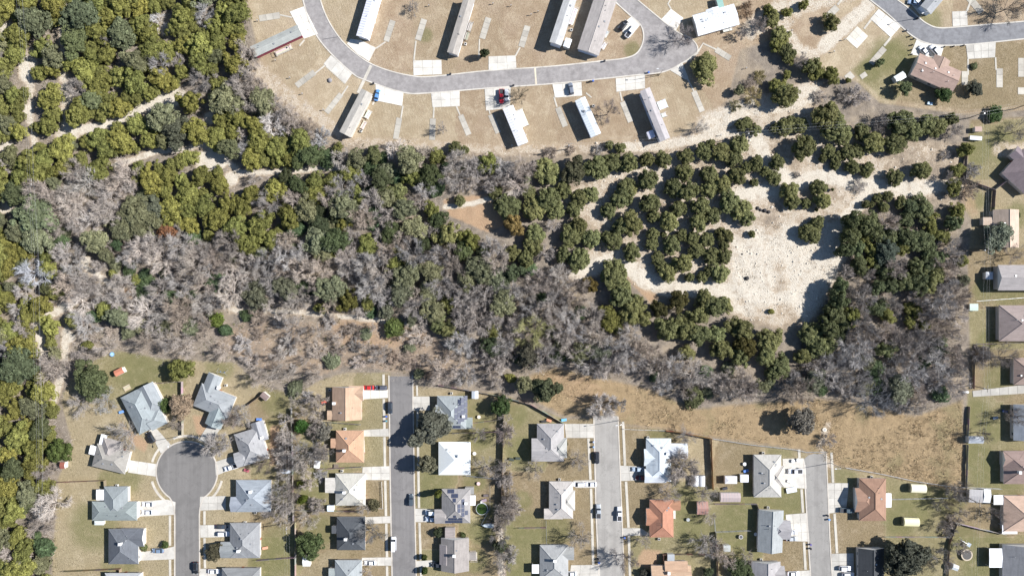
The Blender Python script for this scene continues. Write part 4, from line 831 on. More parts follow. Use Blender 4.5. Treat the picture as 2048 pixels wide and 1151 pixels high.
# above ground pool, trampoline, paddling pool
def pool():
    c = P(963.6, 1017, 1.2); t = empty('pool', (c.x, c.y, 0)); tag(t, 'round above ground pool full of green water', 'pool'); r = 2.35
    LAND.append((963, 1017, 'the green pool'))
    bm = bmesh.new(); n = 32
    for i in range(n):
        a, b = 2 * math.pi * i / n, 2 * math.pi * (i + 1) / n
        p = [(math.cos(x) * q, math.sin(x) * q, z) for q, z in ((r, 0), (r, 1.2), (r - .14, 1.2), (r - .14, .1)) for x in (a, b)]
        v = [bm.verts.new(x) for x in p]
        for k in (0, 2, 4): bm.faces.new((v[k], v[k + 1], v[k + 3], v[k + 2]))
    bmesh.ops.remove_doubles(bm, verts=bm.verts, dist=1e-4)
    link('pool_wall', bm_mesh('pool_wall', bm, (M_PLAIN,)), parent=t, color=(.45, .48, .5))
    bm = bmesh.new(); bmesh.ops.create_circle(bm, cap_ends=True, radius=r - .13, segments=32)
    link('water', bm_mesh('water', bm, (M_WATER,)), parent=t, loc=(0, 0, 1.0))
    bm = bmesh.new(); box_bm(bm, -.3, .3, 0, .7, 0, 1.5); link('ladder', bm_mesh('ladder', bm, (M_TRIM,)), parent=t, loc=(-.2, r + .05, 0))
pool()
def trampoline(label, px, py, rad, pad, matc):
    c = P(px, py, .9); t = empty('trampoline', (c.x, c.y, 0)); tag(t, label, 'trampoline'); r = rad * S
    bm = bmesh.new(); n = 28
    for i in range(n):
        a, b = 2 * math.pi * i / n, 2 * math.pi * (i + 1) / n
        v = [bm.verts.new((math.cos(x) * q, math.sin(x) * q, .9)) for x in (a, b) for q in (r, r * .8)]
        f = bm.faces.new((v[0], v[1], v[3], v[2]))
    bmesh.ops.remove_doubles(bm, verts=bm.verts, dist=1e-4); bmesh.ops.recalc_face_normals(bm, faces=bm.faces)
    bmesh.ops.solidify(bm, geom=bm.faces[:], thickness=.06)
    link('safety_pad', bm_mesh('safety_pad', bm, (M_PLAIN,)), parent=t, color=pad)
    bm = bmesh.new(); bmesh.ops.create_circle(bm, cap_ends=True, radius=r * .8, segments=28)
    link('jumping_mat', bm_mesh('jumping_mat', bm, (M_PLAIN,)), parent=t, loc=(0, 0, .87), color=matc)
    bm = bmesh.new(); cyl_bm(bm, (0, 0, 0), (0, 0, .85), .04, .04, 6); me = bm_mesh('leg', bm, (M_STEEL,))
    for i in range(6): link('leg', me, parent=t, loc=(math.cos(i * math.pi / 3) * r * .93, math.sin(i * math.pi / 3) * r * .93, 0))
trampoline('round trampoline with a tan rim on the corner lawn', 1934, 1109, 11.5, (.5, .42, .32), (.09, .085, .08))
trampoline('small blue round paddling frame at the edge of the wood', 224, 708, 4.5, (.1, .3, .6), (.35, .55, .75))
trampoline('small round swing ring on the lawn behind the grey gabled house', 1482, 1073, 4.2, (.6, .58, .55), (.1, .1, .11))

# ------------------------------------------------------------------ vehicles
def loft(bm, secs, mi=0):
    """secs: list of rings with the same number of points"""
    rings = [[bm.verts.new(p) for p in s] for s in secs]; n = len(rings[0])
    for a, b in zip(rings, rings[1:]):
        for i in range(n): bm.faces.new((a[i], a[(i + 1) % n], b[(i + 1) % n], b[i])).material_index = mi
    bm.faces.new(rings[0][::-1]).material_index = mi; bm.faces.new(rings[-1]).material_index = mi

def car_shape(kind):
    if kind in _cache: return _cache[kind]
    L, W, zb, zt = {'sedan': (4.7, 1.82, .92, 1.45), 'suv': (4.8, 1.92, 1.08, 1.75), 'pickup': (5.7, 2.0, 1.1, 1.85), 'van': (5.7, 2.02, 1.25, 2.35)}[kind]
    l, w = L / 2, W / 2
    # cabin: rear base, rear roof, front roof, windscreen base (x forward)
    cab = {'sedan': (-1.75, -1.15, .35, 1.05), 'suv': (-2.2, -1.95, .35, 1.05), 'pickup': (-.75, -.55, .75, 1.3), 'van': (-2.75, -2.6, 1.4, 1.95)}[kind]
    parts = {}
    bm = bmesh.new(); secs = []
    for x in (-l, -l + .12, -l + .5, -l * .5, 0, l * .5, l - .75, l - .25, l):
        e = abs(x) / l; hw = w * (1 - .22 * max(0, e - .8) ** 1.2 * 5 * .8); top = zb
        if x > cab[3] - .1: top = zb - .10 - .16 * max(0, (x - cab[3]) / (l - cab[3])) ** 2
        if kind == 'sedan' and x < cab[0]: top = zb - .05
        if e > .98: top -= .12; hw *= .93
        b = .28 + (.1 if e > .95 else 0)
        secs.append([(x, -hw, b + .1), (x, -hw * 1.0, top - .18), (x, -hw * .93, top - .03), (x, -hw * .5, top), (x, hw * .5, top), (x, hw * .93, top - .03), (x, hw, top - .18), (x, hw, b + .1), (x, hw * .8, b), (x, -hw * .8, b)])
    loft(bm, secs); bmesh.ops.recalc_face_normals(bm, faces=bm.faces)
    parts['body'] = (bm_mesh('body', bm, (M_PAINT,), True), True)
    wb, wt = w * .9, w * .72; z0, z1 = zb - .02, zt - .05
    bl = [(cab[0], -wb, z0), (cab[0], wb, z0), (cab[3], wb, z0), (cab[3], -wb, z0)]; tp = [(cab[1], -wt, z1), (cab[1], wt, z1), (cab[2], wt, z1), (cab[2], -wt, z1)]
    def quad(name, idx, mat):
        bm = bmesh.new(); ps = [Vector(p) for p in idx]; n = (ps[1] - ps[0]).cross(ps[2] - ps[0]).normalized()
        a = [bm.verts.new(p) for p in ps]; b = [bm.verts.new(p - n * .03) for p in ps]
        bm.faces.new(a); bm.faces.new(b[::-1])
        for i in range(4): bm.faces.new((b[i], b[(i + 1) % 4], a[(i + 1) % 4], a[i]))
        bmesh.ops.recalc_face_normals(bm, faces=bm.faces)
        return bm_mesh(name, bm, (mat,))
    parts['windscreen'] = (quad('windscreen', (bl[2], bl[3], tp[3], tp[2])[::-1], M_GLASS), False)
    parts['rear_window'] = (quad('rear_window', (bl[0], bl[1], tp[1], tp[0])[::-1], M_GLASS), False)
    parts['side_window'] = (quad('side_window', (bl[1], bl[2], tp[2], tp[1])[::-1], M_GLASS), False)
    parts['side_window.001'] = (quad('side_window', (bl[3], bl[0], tp[0], tp[3])[::-1], M_GLASS), False)
    bm = bmesh.new()
    e = .02
    loft(bm, [[(cab[1] - e, -wt - e, z1), (cab[1] - e, wt + e, z1), (cab[2] + e, wt + e, z1), (cab[2] + e, -wt - e, z1)], [(cab[1] + .12, -wt + .14, z1 + .07), (cab[1] + .12, wt - .14, z1 + .07), (cab[2] - .15, wt - .14, z1 + .07), (cab[2] - .15, -wt + .14, z1 + .07)]])
    bmesh.ops.recalc_face_normals(bm, faces=bm.faces)
    parts['roof'] = (bm_mesh('roof', bm, (M_PAINT,)), True)
    if kind == 'pickup':
        bm = bmesh.new(); box_bm(bm, -l + .18, cab[0] - .12, -w * .78, w * .78, zb - .3, zb + .012)
        parts['cargo_bed'] = (bm_mesh('cargo_bed', bm, (flat_mat('bed_liner', (.05, .05, .055), .7),)), False)
        bm = bmesh.new()
        for sy in (-1, 1): box_bm(bm, -l + .05, cab[0], sy * w * .88 - .07, sy * w * .88 + .07, zb - .1, zb + .06)
        box_bm(bm, -l + .05, -l + .17, -w * .88 + .07, w * .88 - .07, zb - .1, zb + .06)
        parts['bed_side'] = (bm_mesh('bed_side', bm, (M_PAINT,)), True)
    bm = bmesh.new(); cyl_bm(bm, (0, -.11, 0), (0, .11, 0), .34, .34, 16, 0); cyl_bm(bm, (0, -.115, 0), (0, .115, 0), .2, .2, 12, 1)
    wheel = bm_mesh('wheel', bm, (M_TYRE, M_RIM))
    bm = bmesh.new(); box_bm(bm, -.05, .05, -.2, .2, -.08, .08); hl = bm_mesh('headlight', bm, (M_LAMP,))
    bm = bmesh.new(); box_bm(bm, -.05, .05, -.15, .15, -.1, .1); tl = bm_mesh('tail_light', bm, (M_TAIL,))
    _cache[kind] = (parts, wheel, hl, tl, L, W, zb); return _cache[kind]

def car(kind, label, px, py, ang, color, cat=None):
    parts, wheel, hl, tl, L, W, zb = car_shape(kind)
    c = P(px, py, 1.0); g = GROUNDZ(px, py)
    nm = {'sedan': 'parked_car', 'suv': 'parked_car', 'pickup': 'pickup_truck', 'van': 'parked_van'}[kind]
    t = empty(nm, (c.x, c.y, g), R(-ang)); tag(t, label, cat or {'sedan': 'car', 'suv': 'car', 'pickup': 'pickup truck', 'van': 'van'}[kind], 'parked vehicles')
    for n, (me, painted) in parts.items(): link(n.split('.')[0], me, parent=t, color=color if painted else None)
    for sx in (-1, 1):
        for sy in (-1, 1): link('wheel', wheel, parent=t, loc=(sx * L * .3, sy * (W / 2 - .12), .34))
    for sy in (-1, 1):
        link('headlight', hl, parent=t, loc=(L / 2 - .1, sy * W * .36, zb - .28)); link('tail_light', tl, parent=t, loc=(-L / 2 + .05, sy * W * .38, zb - .22))
    return t
def GROUNDZ(px, py): return 0.075
WH, BK, DK, SV = (.78, .79, .82), (.018, .019, .022), (.05, .055, .065), (.45, .47, .5)
CARS = [('suv', 'black car parked by the slate blue house on the turning circle', 301, 874, 240, BK), ('pickup', 'white pickup beside the mid grey house on the turning circle', 462, 934, 163, WH),
 ('sedan', 'upper white car in front of the mottled green grey house', 295, 1008, 180, WH), ('sedan', 'lower white car in front of the mottled green grey house', 294, 1024, 180, WH), ('sedan', 'blue grey car in the drive of the charcoal house', 315, 1101, 180, (.17, .23, .32)),
 ('suv', 'black car on the kerb of the cul-de-sac neck', 391, 1135, 90, BK), ('sedan', 'black car beside a white one at the grey house with the brown tree', 443, 1053, 0, DK), ('suv', 'white car beside a black one at the grey house with the brown tree', 447, 1067, 0, WH), ('sedan', 'white car at the bottom edge beside the cul-de-sac', 427, 1142, 0, WH),
 ('sedan', 'red car in the drive of the orange tan gabled house', 736, 775, 180, (.5, .03, .03)), ('suv', 'dark grey car behind the red one at the orange tan house', 762, 775, 180, (.09, .095, .12)), ('suv', 'dark car at the kerb facing the big oak by the orange houses', 780, 815, 90, (.035, .045, .06)),
 ('suv', 'dark blue grey car at the kerb by the taupe solar house', 822, 999, 270, (.07, .09, .11)), ('van', 'long white van at the kerb by the near black house', 787, 1087, 270, WH), ('van', 'white van backed up to the taupe solar house', 865, 1024, 180, (.7, .75, .8)), ('pickup', 'silver blue pickup in the shade of the taupe solar house', 865, 1037, 180, (.5, .57, .66)),
 ('suv', 'dark car in the shadow of the brown grey gabled house', 874, 1129, 180, (.04, .045, .055)), ('sedan', 'white car beside the pale slate house at the bottom edge', 740, 1125, 180, WH),
 ('suv', 'black car at the kerb of the pale street by the grey end house', 1194, 915, 90, (.03, .033, .04)), ('suv', 'white car nearest the beige house of the nose to tail pair', 1157, 968, 180, WH), ('sedan', 'white car nearest the pale street of the nose to tail pair', 1182, 968, 180, WH), ('pickup', 'grey pickup with dark load on the pale street', 1197, 1022, 270, (.36, .39, .42)), ('pickup', 'white pickup on the pale street across from the grey one', 1239, 1027, 270, WH),
 ('sedan', 'silver blue car in the drive of the white roofed house', 1276, 938, 180, (.42, .5, .6)), ('sedan', 'dark red car in the shadow of the white roofed house', 1283, 955, 180, (.16, .03, .025)), ('sedan', 'white car at the bottom edge on the beige pale street drive', 1142, 1147, 180, WH),
 ('pickup', 'white pickup in front of the beige hip roofed house', 1591, 942, 180, WH), ('sedan', 'white car in the pale drive of the grey gabled house', 1584, 1064, 0, WH), ('sedan', 'silver grey car behind the white one at the grey gabled house', 1584, 1077, 0, SV), ('sedan', 'white car below the taupe grey roof at the bottom edge', 1587, 1147, 0, WH),
 ('pickup', 'dark blue green pickup by the brown terracotta house', 1694, 1020, 3, (.07, .10, .12)), ('suv', 'upper white car on the shaded drive by the black roofed house', 1691, 1136, 0, WH), ('suv', 'lower white car on the shaded drive by the black roofed house', 1697, 1149, 0, WH),
 ('sedan', 'blue car beside the tan roofed mobile home', 754, 190, 285, (.11, .27, .55)), ('pickup', 'red pickup parked by the bare tree on the loop road', 1003, 192, 90, (.42, .02, .035)), ('suv', 'silver car next to the red pickup', 1013, 190, 90, (.5, .52, .56)), ('suv', 'slate grey car alone on its drive below the loop road', 1142, 177, 260, (.17, .19, .23)),
 ('suv', 'black car on the slanting pad by the double wide home', 1247, 51, 308, BK), ('pickup', 'white pickup on the slanting pad by the double wide home', 1261, 63, 308, WH), ('suv', 'white car nearer the street bend at the pinkish brown house', 1870, 100, 230, WH), ('sedan', 'white car nearer the lawn at the pinkish brown house', 1848, 101, 230, WH), ('sedan', 'blue grey car at the top edge beside the curving road', 1828, 4, 190, (.3, .4, .55)), ('suv', 'white car under the eave of the house cut by the top edge', 1838, -2, 310, WH)]
for q in CARS: car(*q)

def boat(label, px, py, ang, color, L=24):
    c = P(px, py, 1); t = empty('boat', (c.x, c.y, 0), R(-ang)); tag(t, label, 'boat'); l = L * S / 2; w = .95
    bm = bmesh.new(); secs = []
    for x, s in ((-l, .85), (-l * .4, 1), (l * .2, .95), (l * .65, .6), (l, .08)):
        secs.append([(x, -w * s, 1.15), (x, -w * s * .7, .55), (x, 0, .45 + .15 * max(0, x / l)), (x, w * s * .7, .55), (x, w * s, 1.15), (x, w * s * .5, 1.32), (x, -w * s * .5, 1.32)])
    loft(bm, secs); bmesh.ops.recalc_face_normals(bm, faces=bm.faces)
    link('hull', bm_mesh('hull', bm, (M_PAINT,), True), parent=t, color=color)
    bm = bmesh.new(); box_bm(bm, -l * .8, l * 1.2, -.06, .06, .38, .5); box_bm(bm, -l * .5, -l * .42, -1.0, 1.0, .3, .37)
    link('trailer_frame', bm_mesh('trailer_frame', bm, (M_STEEL,)), parent=t)
    for sy in (-1, 1): link('wheel', car_shape('sedan')[1], parent=t, loc=(-l * .46, sy * 1.05, .34))
boat('white covered boat on a trailer behind the mid grey house', 571, 942, 5, (.62, .68, .76)); boat('pale tarpaulined boat on a trailer near the green pool', 976, 1050, 182, (.55, .62, .66))

# ------------------------------------------------------------------ bins, lamps, poles, wires
def bin_(px, py, color, label, ang=0):
    c = P(px, py, .6); t = empty('wheelie_bin', (c.x, c.y, .02), R(ang)); tag(t, label, 'bin', 'wheelie bins at the kerbs')
    if 'bin' not in _cache:
        bm = bmesh.new(); loft(bm, [[(-.25, -.25, .05), (.25, -.25, .05), (.25, .25, .05), (-.25, .25, .05)], [(-.34, -.32, 1.0), (.34, -.32, 1.0), (.34, .32, 1.0), (-.34, .32, 1.0)]]); _cache['bin'] = bm_mesh('bin_body', bm, (M_PLAIN,))
        bm = bmesh.new(); loft(bm, [[(-.4, -.36, 1.0), (.38, -.36, 1.0), (.38, .36, 1.0), (-.4, .36, 1.0)], [(-.3, -.28, 1.1), (.3, -.28, 1.1), (.3, .28, 1.1), (-.3, .28, 1.1)]]); _cache['lid'] = bm_mesh('lid', bm, (M_PLAIN,))
        bm = bmesh.new(); cyl_bm(bm, (0, -.06, 0), (0, .06, 0), .12, .12, 8); _cache['bw'] = bm_mesh('wheel', bm, (M_TYRE,))
    link('bin_body', _cache['bin'], parent=t, color=color); link('lid', _cache['lid'], parent=t, color=[x * 1.2 for x in color])
    for sy in (-1, 1): link('wheel', _cache['bw'], parent=t, loc=(-.27, sy * .22, .12))
BLU, GRB, BLB = (.06, .13, .4), (.16, .17, .19), (.03, .03, .035)
for q in [(773, 832, BLU, 'blue bin of the pair below the orange tan house drive'), (773, 841, (.1, .25, .3), 'teal bin of the pair below the orange tan house drive'), (1187, 883, (.3, .35, .45), 'pale bin of the pair by the grey end house'), (1187, 893, (.2, .3, .45), 'blue grey bin of the pair by the grey end house'),
          (1196, 1117, BLB, 'black bin of the pair at the foot of the pale street'), (1198, 1124, BLU, 'blue bin of the pair at the foot of the pale street'), (1249, 1074, BLU, 'blue bin on the verge below the terracotta house drive'), (1655, 1030, BLB, 'black bin of the pair on the speckled street'), (1658, 1038, (.15, .3, .6), 'light blue bin of the pair on the speckled street'),
          (1621, 1088, (.12, .1, .25), 'violet black bin by the grey gabled house drive'), (1621, 1096, BLB, 'black bin below the grey gabled house drive'), (901, 148, BLB, 'dark bin on the loop road kerb below the mauve mobile home'), (1027, 171, BLB, 'dark bin on the kerb by the red pickup'), (1209, 122, BLB, 'dark bin on the kerb below the double wide home'), (1186, 162, BLU, 'blue bin by the drive of the slate grey car'),
          (1181, 163, BLB, 'black bin beside the blue one by the slate grey car'), (1297, 145, BLU, 'blue bin on the road bulb kerb'), (747, 167, BLB, 'dark bin by the path to the tan mobile home'), (1814, 61, GRB, 'grey bin by the curving road'), (1836, 37, BLB, 'black bin by the lamp on the curving road')]:
    bin_(*q)

def tube(name, pts, r, mat, parent, n=6):
    bm = bmesh.new()
    for a, b in zip(pts, pts[1:]): cyl_bm(bm, a, b, r, r, n)
    return link(name, bm_mesh(name, bm, (mat,)), parent=parent)
def street_lamp(label, px, py, dx, dy, h=8.5):
    b = P(px, py); t = empty('street_lamp', (b.x, b.y, 0)); tag(t, label, 'street lamp')
    bm = bmesh.new(); cyl_bm(bm, (0, 0, 0), (0, 0, h), .13, .08, 8); link('pole', bm_mesh('pole', bm, (M_STEEL,)), parent=t)
    e = Vector((dx, -dy, 0)).normalized() * 2.0
    tube('arm', [(0, 0, h - .1), (e.x * .5, e.y * .5, h + .35), (e.x, e.y, h + .4)], .05, M_STEEL, t)
    bm = bmesh.new(); box_bm(bm, -.4, .4, -.17, .17, -.1, .1); bmesh.ops.bevel(bm, geom=bm.edges[:], offset=.05, segments=1)
    link('lamp_head', bm_mesh('lamp_head', bm, (M_PLAIN,)), parent=t, loc=(e.x * 1.15, e.y * 1.15, h + .4), rz=math.atan2(e.y, e.x), color=(.6, .6, .6))
street_lamp('street lamp at the end of the pale street', 1238, 840, -1, .1); street_lamp('street lamp on the verge of the speckled street', 1662, 925, -1, 0); street_lamp('street lamp on the inner bend of the curving road', 1834, 37, -1, .4, 7); street_lamp('street lamp below the road bulb of the loop', 1318, 151, -1, 0, 8); street_lamp('street lamp between the drives at the top of the turning circle', 356, 872, 0, 1, 7.5)

def power_pole(label, px, py, ang, h=10.5, arms=1):
    b = P(px, py); t = empty('power_pole', (b.x, b.y, 0), R(ang)); tag(t, label, 'power pole', 'power poles')
    bm = bmesh.new(); cyl_bm(bm, (0, 0, 0), (0, 0, h), .2, .13, 8); link('pole', bm_mesh('pole', bm, (M_POLE,)), parent=t)
    for i in range(arms):
        a = link('crossarm', boxmesh(.14, 2.6, .16, M_POLE), parent=t, loc=(.16, 0, h - .7 - i * 1.1))
        for y in (-1.15, -.55, .55, 1.15):
            if 'ins' not in _cache:
                bm = bmesh.new(); cyl_bm(bm, (0, 0, 0), (0, 0, .3), .09, .06, 6); _cache['ins'] = bm_mesh('insulator', bm, (M_LAMP,))
            link('insulator', _cache['ins'], parent=a, loc=(0, y, .16))
    bm = bmesh.new(); cyl_bm(bm, (0, 0, 0), (0, 0, .9), .26, .26, 10); link('transformer', bm_mesh('transformer', bm, (M_STEEL,)), parent=t, loc=(-.42, 0, h - 2.2))
    return b, h
def wires(label, poles, offs, ang):
    t = empty('power_line', (poles[0][0].x, poles[0][0].y, 0)); tag(t, label, 'power line'); o0 = poles[0][0]
    for (y, dz) in offs:
        pts = []
        for (a, ha), (b, hb) in zip(poles, poles[1:]):
            for k in range(9):
                u = k / 8; p = a.lerp(b, u); n = Vector((-(b - a).y, (b - a).x, 0)).normalized() * y
                pts.append((p.x + n.x - o0.x, p.y + n.y - o0.y, ha + (hb - ha) * u + dz - 1.2 * 4 * u * (1 - u)))
        tube('wire', pts, .009, M_WIRE, t, 4)
pl = [power_pole('power pole at the top of the juniper wood track', 70, -30, 0), power_pole('power pole among pale dead branches in the western wood', 97, 372, 0), power_pole('power pole near the wood path west of the orange red shed', 108, 700, 0), power_pole('power pole south along the western wood', 112, 1010, 0)]
wires('power line running down the western wood', pl, [(-1.1, -.2), (0, .1), (1.1, -.2), (.1, -2)], 0)
pr = [power_pole('power pole at the wood edge below the silver white mobile home', 1134, 298, 90), power_pole('power pole on the white clearing below the long grey home', 1482, 275, 90), power_pole('power pole with two crossarms by the chicken run', 1938, 236, 90, arms=2), power_pole('power pole at the edge east of the chicken run', 2028, 218, 90, arms=2), (P(2110, 205), 10.5)]
wires('power line crossing the white clearing', pr, [(-1.1, -.2), (0, .1), (1.1, -.2), (.2, -2)], 90)
pe = [pr[2], power_pole('power pole between the oak and the bare wood', 1941, 503, 0), power_pole('power pole by the gravel drive end', 1940, 770, 0), power_pole('power pole in the thicket beside the carports', 1925, 990, 0), (P(1915, 1200), 10.5)]
wires('power line along the back of the eastern yards', pe, [(-1.1, -.2), (0, .1), (1.1, -.2)], 0)
pm = [power_pole('power pole behind the mid grey house among bare trees', 586, 835, 0), power_pole('power pole on the back fence behind the cream house', 589, 1042, 0), (P(591, 1200), 10.5)]
wires('power line over the back fence between cul-de-sac and next street', pm, [(-1.0, -.2), (0, .1), (1.0, -.2)], 0)

# ------------------------------------------------------------------ fences
def fence(label, pts, color, h=1.8, kind='wood'):
    p0 = P(*pts[0]); t = empty({'wood': 'wood_fence', 'chain': 'wire_fence', 'rail': 'rail_fence'}[kind], (p0.x, p0.y, 0)); tag(t, label, 'fence')
    step = {'wood': 2.4, 'chain': 3.0, 'rail': 3.0}[kind]
    for a, b in zip(pts, pts[1:]):
        A = P(*a) - p0; B = P(*b) - p0; d_ = B - A; n = max(1, round(d_.length / step)); ang = math.atan2(d_.y, d_.x); sl = d_.length / n
        for i in range(n + (1 if b == pts[-1] else 0)):
            q = A + d_ * (i / n)
            link('post', boxmesh(.12 if kind != 'chain' else .07, .12 if kind != 'chain' else .07, h + .08, M_WOOD if kind != 'chain' else M_STEEL), parent=t, loc=(q.x, q.y, 0), rz=ang, color=[x * .9 for x in color])
        for i in range(n):
            q = A + d_ * ((i + .5) / n)
            if kind == 'wood':
                link('fence_panel', boxmesh(sl - .02, .05, h, M_WOOD), parent=t, loc=(q.x - math.sin(ang) * .085, q.y + math.cos(ang) * .085, random.uniform(.0, .08)), rz=ang + random.uniform(-.012, .012), color=[x * random.uniform(.8, 1.15) for x in color])
            elif kind == 'rail':
                for z in (.4, .8): link('rail', boxmesh(sl, .06, .12, M_WOOD), parent=t, loc=(q.x, q.y, z), rz=ang, color=color)
            else:
                for z in (h, h * .66, h * .33, .08): link('wire_strand', boxmesh(sl, .05, .05, M_STEEL), parent=t, loc=(q.x, q.y, z - .05), rz=ang)
BR, GYW, RB = (.27, .205, .15), (.32, .285, .25), (.36, .19, .10)
fence('tall brown fence line behind the solar panelled houses', [(1008, 803), (1006, 880), (1003, 985), (998, 1060)], BR, 2.2)
fence('slanting back fence from the bare wood to the grey end house', [(877, 769), (1000, 791), (1062, 808), (1128, 846)], GYW)
fence('red brown fence enclosing the yard of the white roofed house', [(1331, 860), (1345, 861), (1420, 875), (1424, 976)], RB, 2.1)
fence('low white post fence beside the pale street end', [(1247, 857), (1331, 860)], (.6, .58, .54), 1.0, 'rail')
fence('dark slatted fence beside the tan roof at the bottom edge', [(1324, 1106), (1432, 1106), (1436, 1190)], BR)
fence('fence edging the drive of the tan bottom roof', [(1325, 1106), (1325, 1140)], BR)
fence('wire fence below the golden brush field', [(1424, 876), (1500, 888), (1590, 898), (1612, 903), (1652, 902)], GYW, 1.3, 'chain'); fence('wire fence along the lower edge of the brush from the speckled street', [(1690, 934), (1760, 946), (1830, 961), (1905, 972), (2000, 976)], GYW, 1.3, 'chain')
fence('grey wood fence bending at the foot of the purple brown house', [(1926, 359), (1985, 381), (2017, 357)], GYW); fence('tall fence from the bend down to the pink tan house', [(1984, 382), (1981, 426)], BR, 2.2)
fence('wood fence beside the chicken run lawn', [(1930, 296), (1926, 359)], GYW); fence('wood fence at the eastern edge of the golden field', [(1936, 812), (1933, 872)], GYW, 1.2); fence('wood fence past the bare wood to the gravel drive', [(1946, 700), (1945, 776)], BR, 1.2); fence('grey fence from the long shed to the carports', [(1933, 888), (1930, 975)], GYW, 1.2)
fence('pale slatted fence under the tan house', [(1907, 1043), (1955, 1055), (2006, 1066)], (.5, .47, .43)); fence('wood fence down to the corner yard', [(1911, 1045), (1896, 1086), (1893, 1150)], BR, 1.2); fence('pale fence between terracotta yard and oak', [(1767, 1072), (1895, 1072)], (.45, .42, .38), 1.3); fence('wire fence between the two cream sheds', [(1778, 997), (1900, 994)], GYW, 1.2, 'chain')
fence('back fence line behind the cul-de-sac houses', [(584, 815), (586, 900), (588, 1040)], GYW, 1.9); fence('lower back fence beside the oak', [(592, 1042), (592, 1150)], GYW); fence('fence between the slate blue houses', [(366, 762), (367, 868)], GYW); fence('fence from the lawn to the slate house with the black car', [(308, 766), (362, 762)], GYW)
fence('dark fence north of the mottled roof house', [(110, 963), (212, 959), (213, 976)], BR); fence('dark fence south of the charcoal house', [(131, 1140), (243, 1135), (243, 1146)], BR); fence('fence below the grey house with the brown tree', [(515, 1118), (590, 1112)], GYW); fence('leaning dark fence by the brown lean-to', [(497, 810), (527, 788)], BR, 2)
fence('side fence between orange tan and orange hip houses', [(640, 842), (722, 848)], GYW, 1.4); fence('side fence above the cream house', [(634, 937), (724, 932)], GYW); fence('rear fence above the near black house', [(592, 1018), (724, 1021)], GYW); fence('front yard picket fence of the cream house', [(764, 962), (766, 1015), (728, 1016)], (.6, .57, .53), 1.0, 'rail')
fence('side fence below the stepped solar house', [(905, 865), (1003, 862)], GYW); fence('short side fence off the stepped solar house', [(946, 845), (1000, 838)], GYW, 1.5); fence('side fence of the white metal roofed house', [(932, 950), (1003, 957)], GYW, 1.2, 'chain'); fence('wire fence around the green pool yard', [(980, 968), (980, 1014), (962, 1048)], GYW, 1.2, 'chain')
fence('wire fence between beige and grey lawns', [(1092, 1038), (1093, 1090)], GYW, 1.3, 'chain'); fence('short fence behind the beige house', [(1037, 1054), (1092, 1053)], GYW, 1.5); fence('side fence below the grey end house', [(1010, 973), (1012, 1060)], GYW, 1.2, 'chain')
fence('fence behind the red brown shed', [(1428, 1036), (1430, 1062), (1500, 1059)], GYW, 1.3, 'chain'); fence('fence joining long shed and grey gabled house', [(1428, 1006), (1512, 1006), (1516, 1018)], GYW, 1.6); fence('wood fence inside the lower bare trees', [(1430, 1062), (1431, 1104)], GYW); fence('old dark board fence stub below the bulb', [(1294, 152), (1320, 149)], BR, .8)
fence('wire fence between the taupe and mauve houses', [(1950, 602), (2060, 594)], GYW, 1.2, 'chain'); fence('wood fence below the mauve house', [(1945, 688), (2060, 684)], GYW, 1.6)

# ------------------------------------------------------------------ trees
def sphere_dirs(n, r, up=-0.2):
    z = r.uniform(up, 1, n); a = r.uniform(0, 2 * math.pi, n); q = np.sqrt(1 - z * z)
    return np.stack([q * np.cos(a), q * np.sin(a), z], -1)

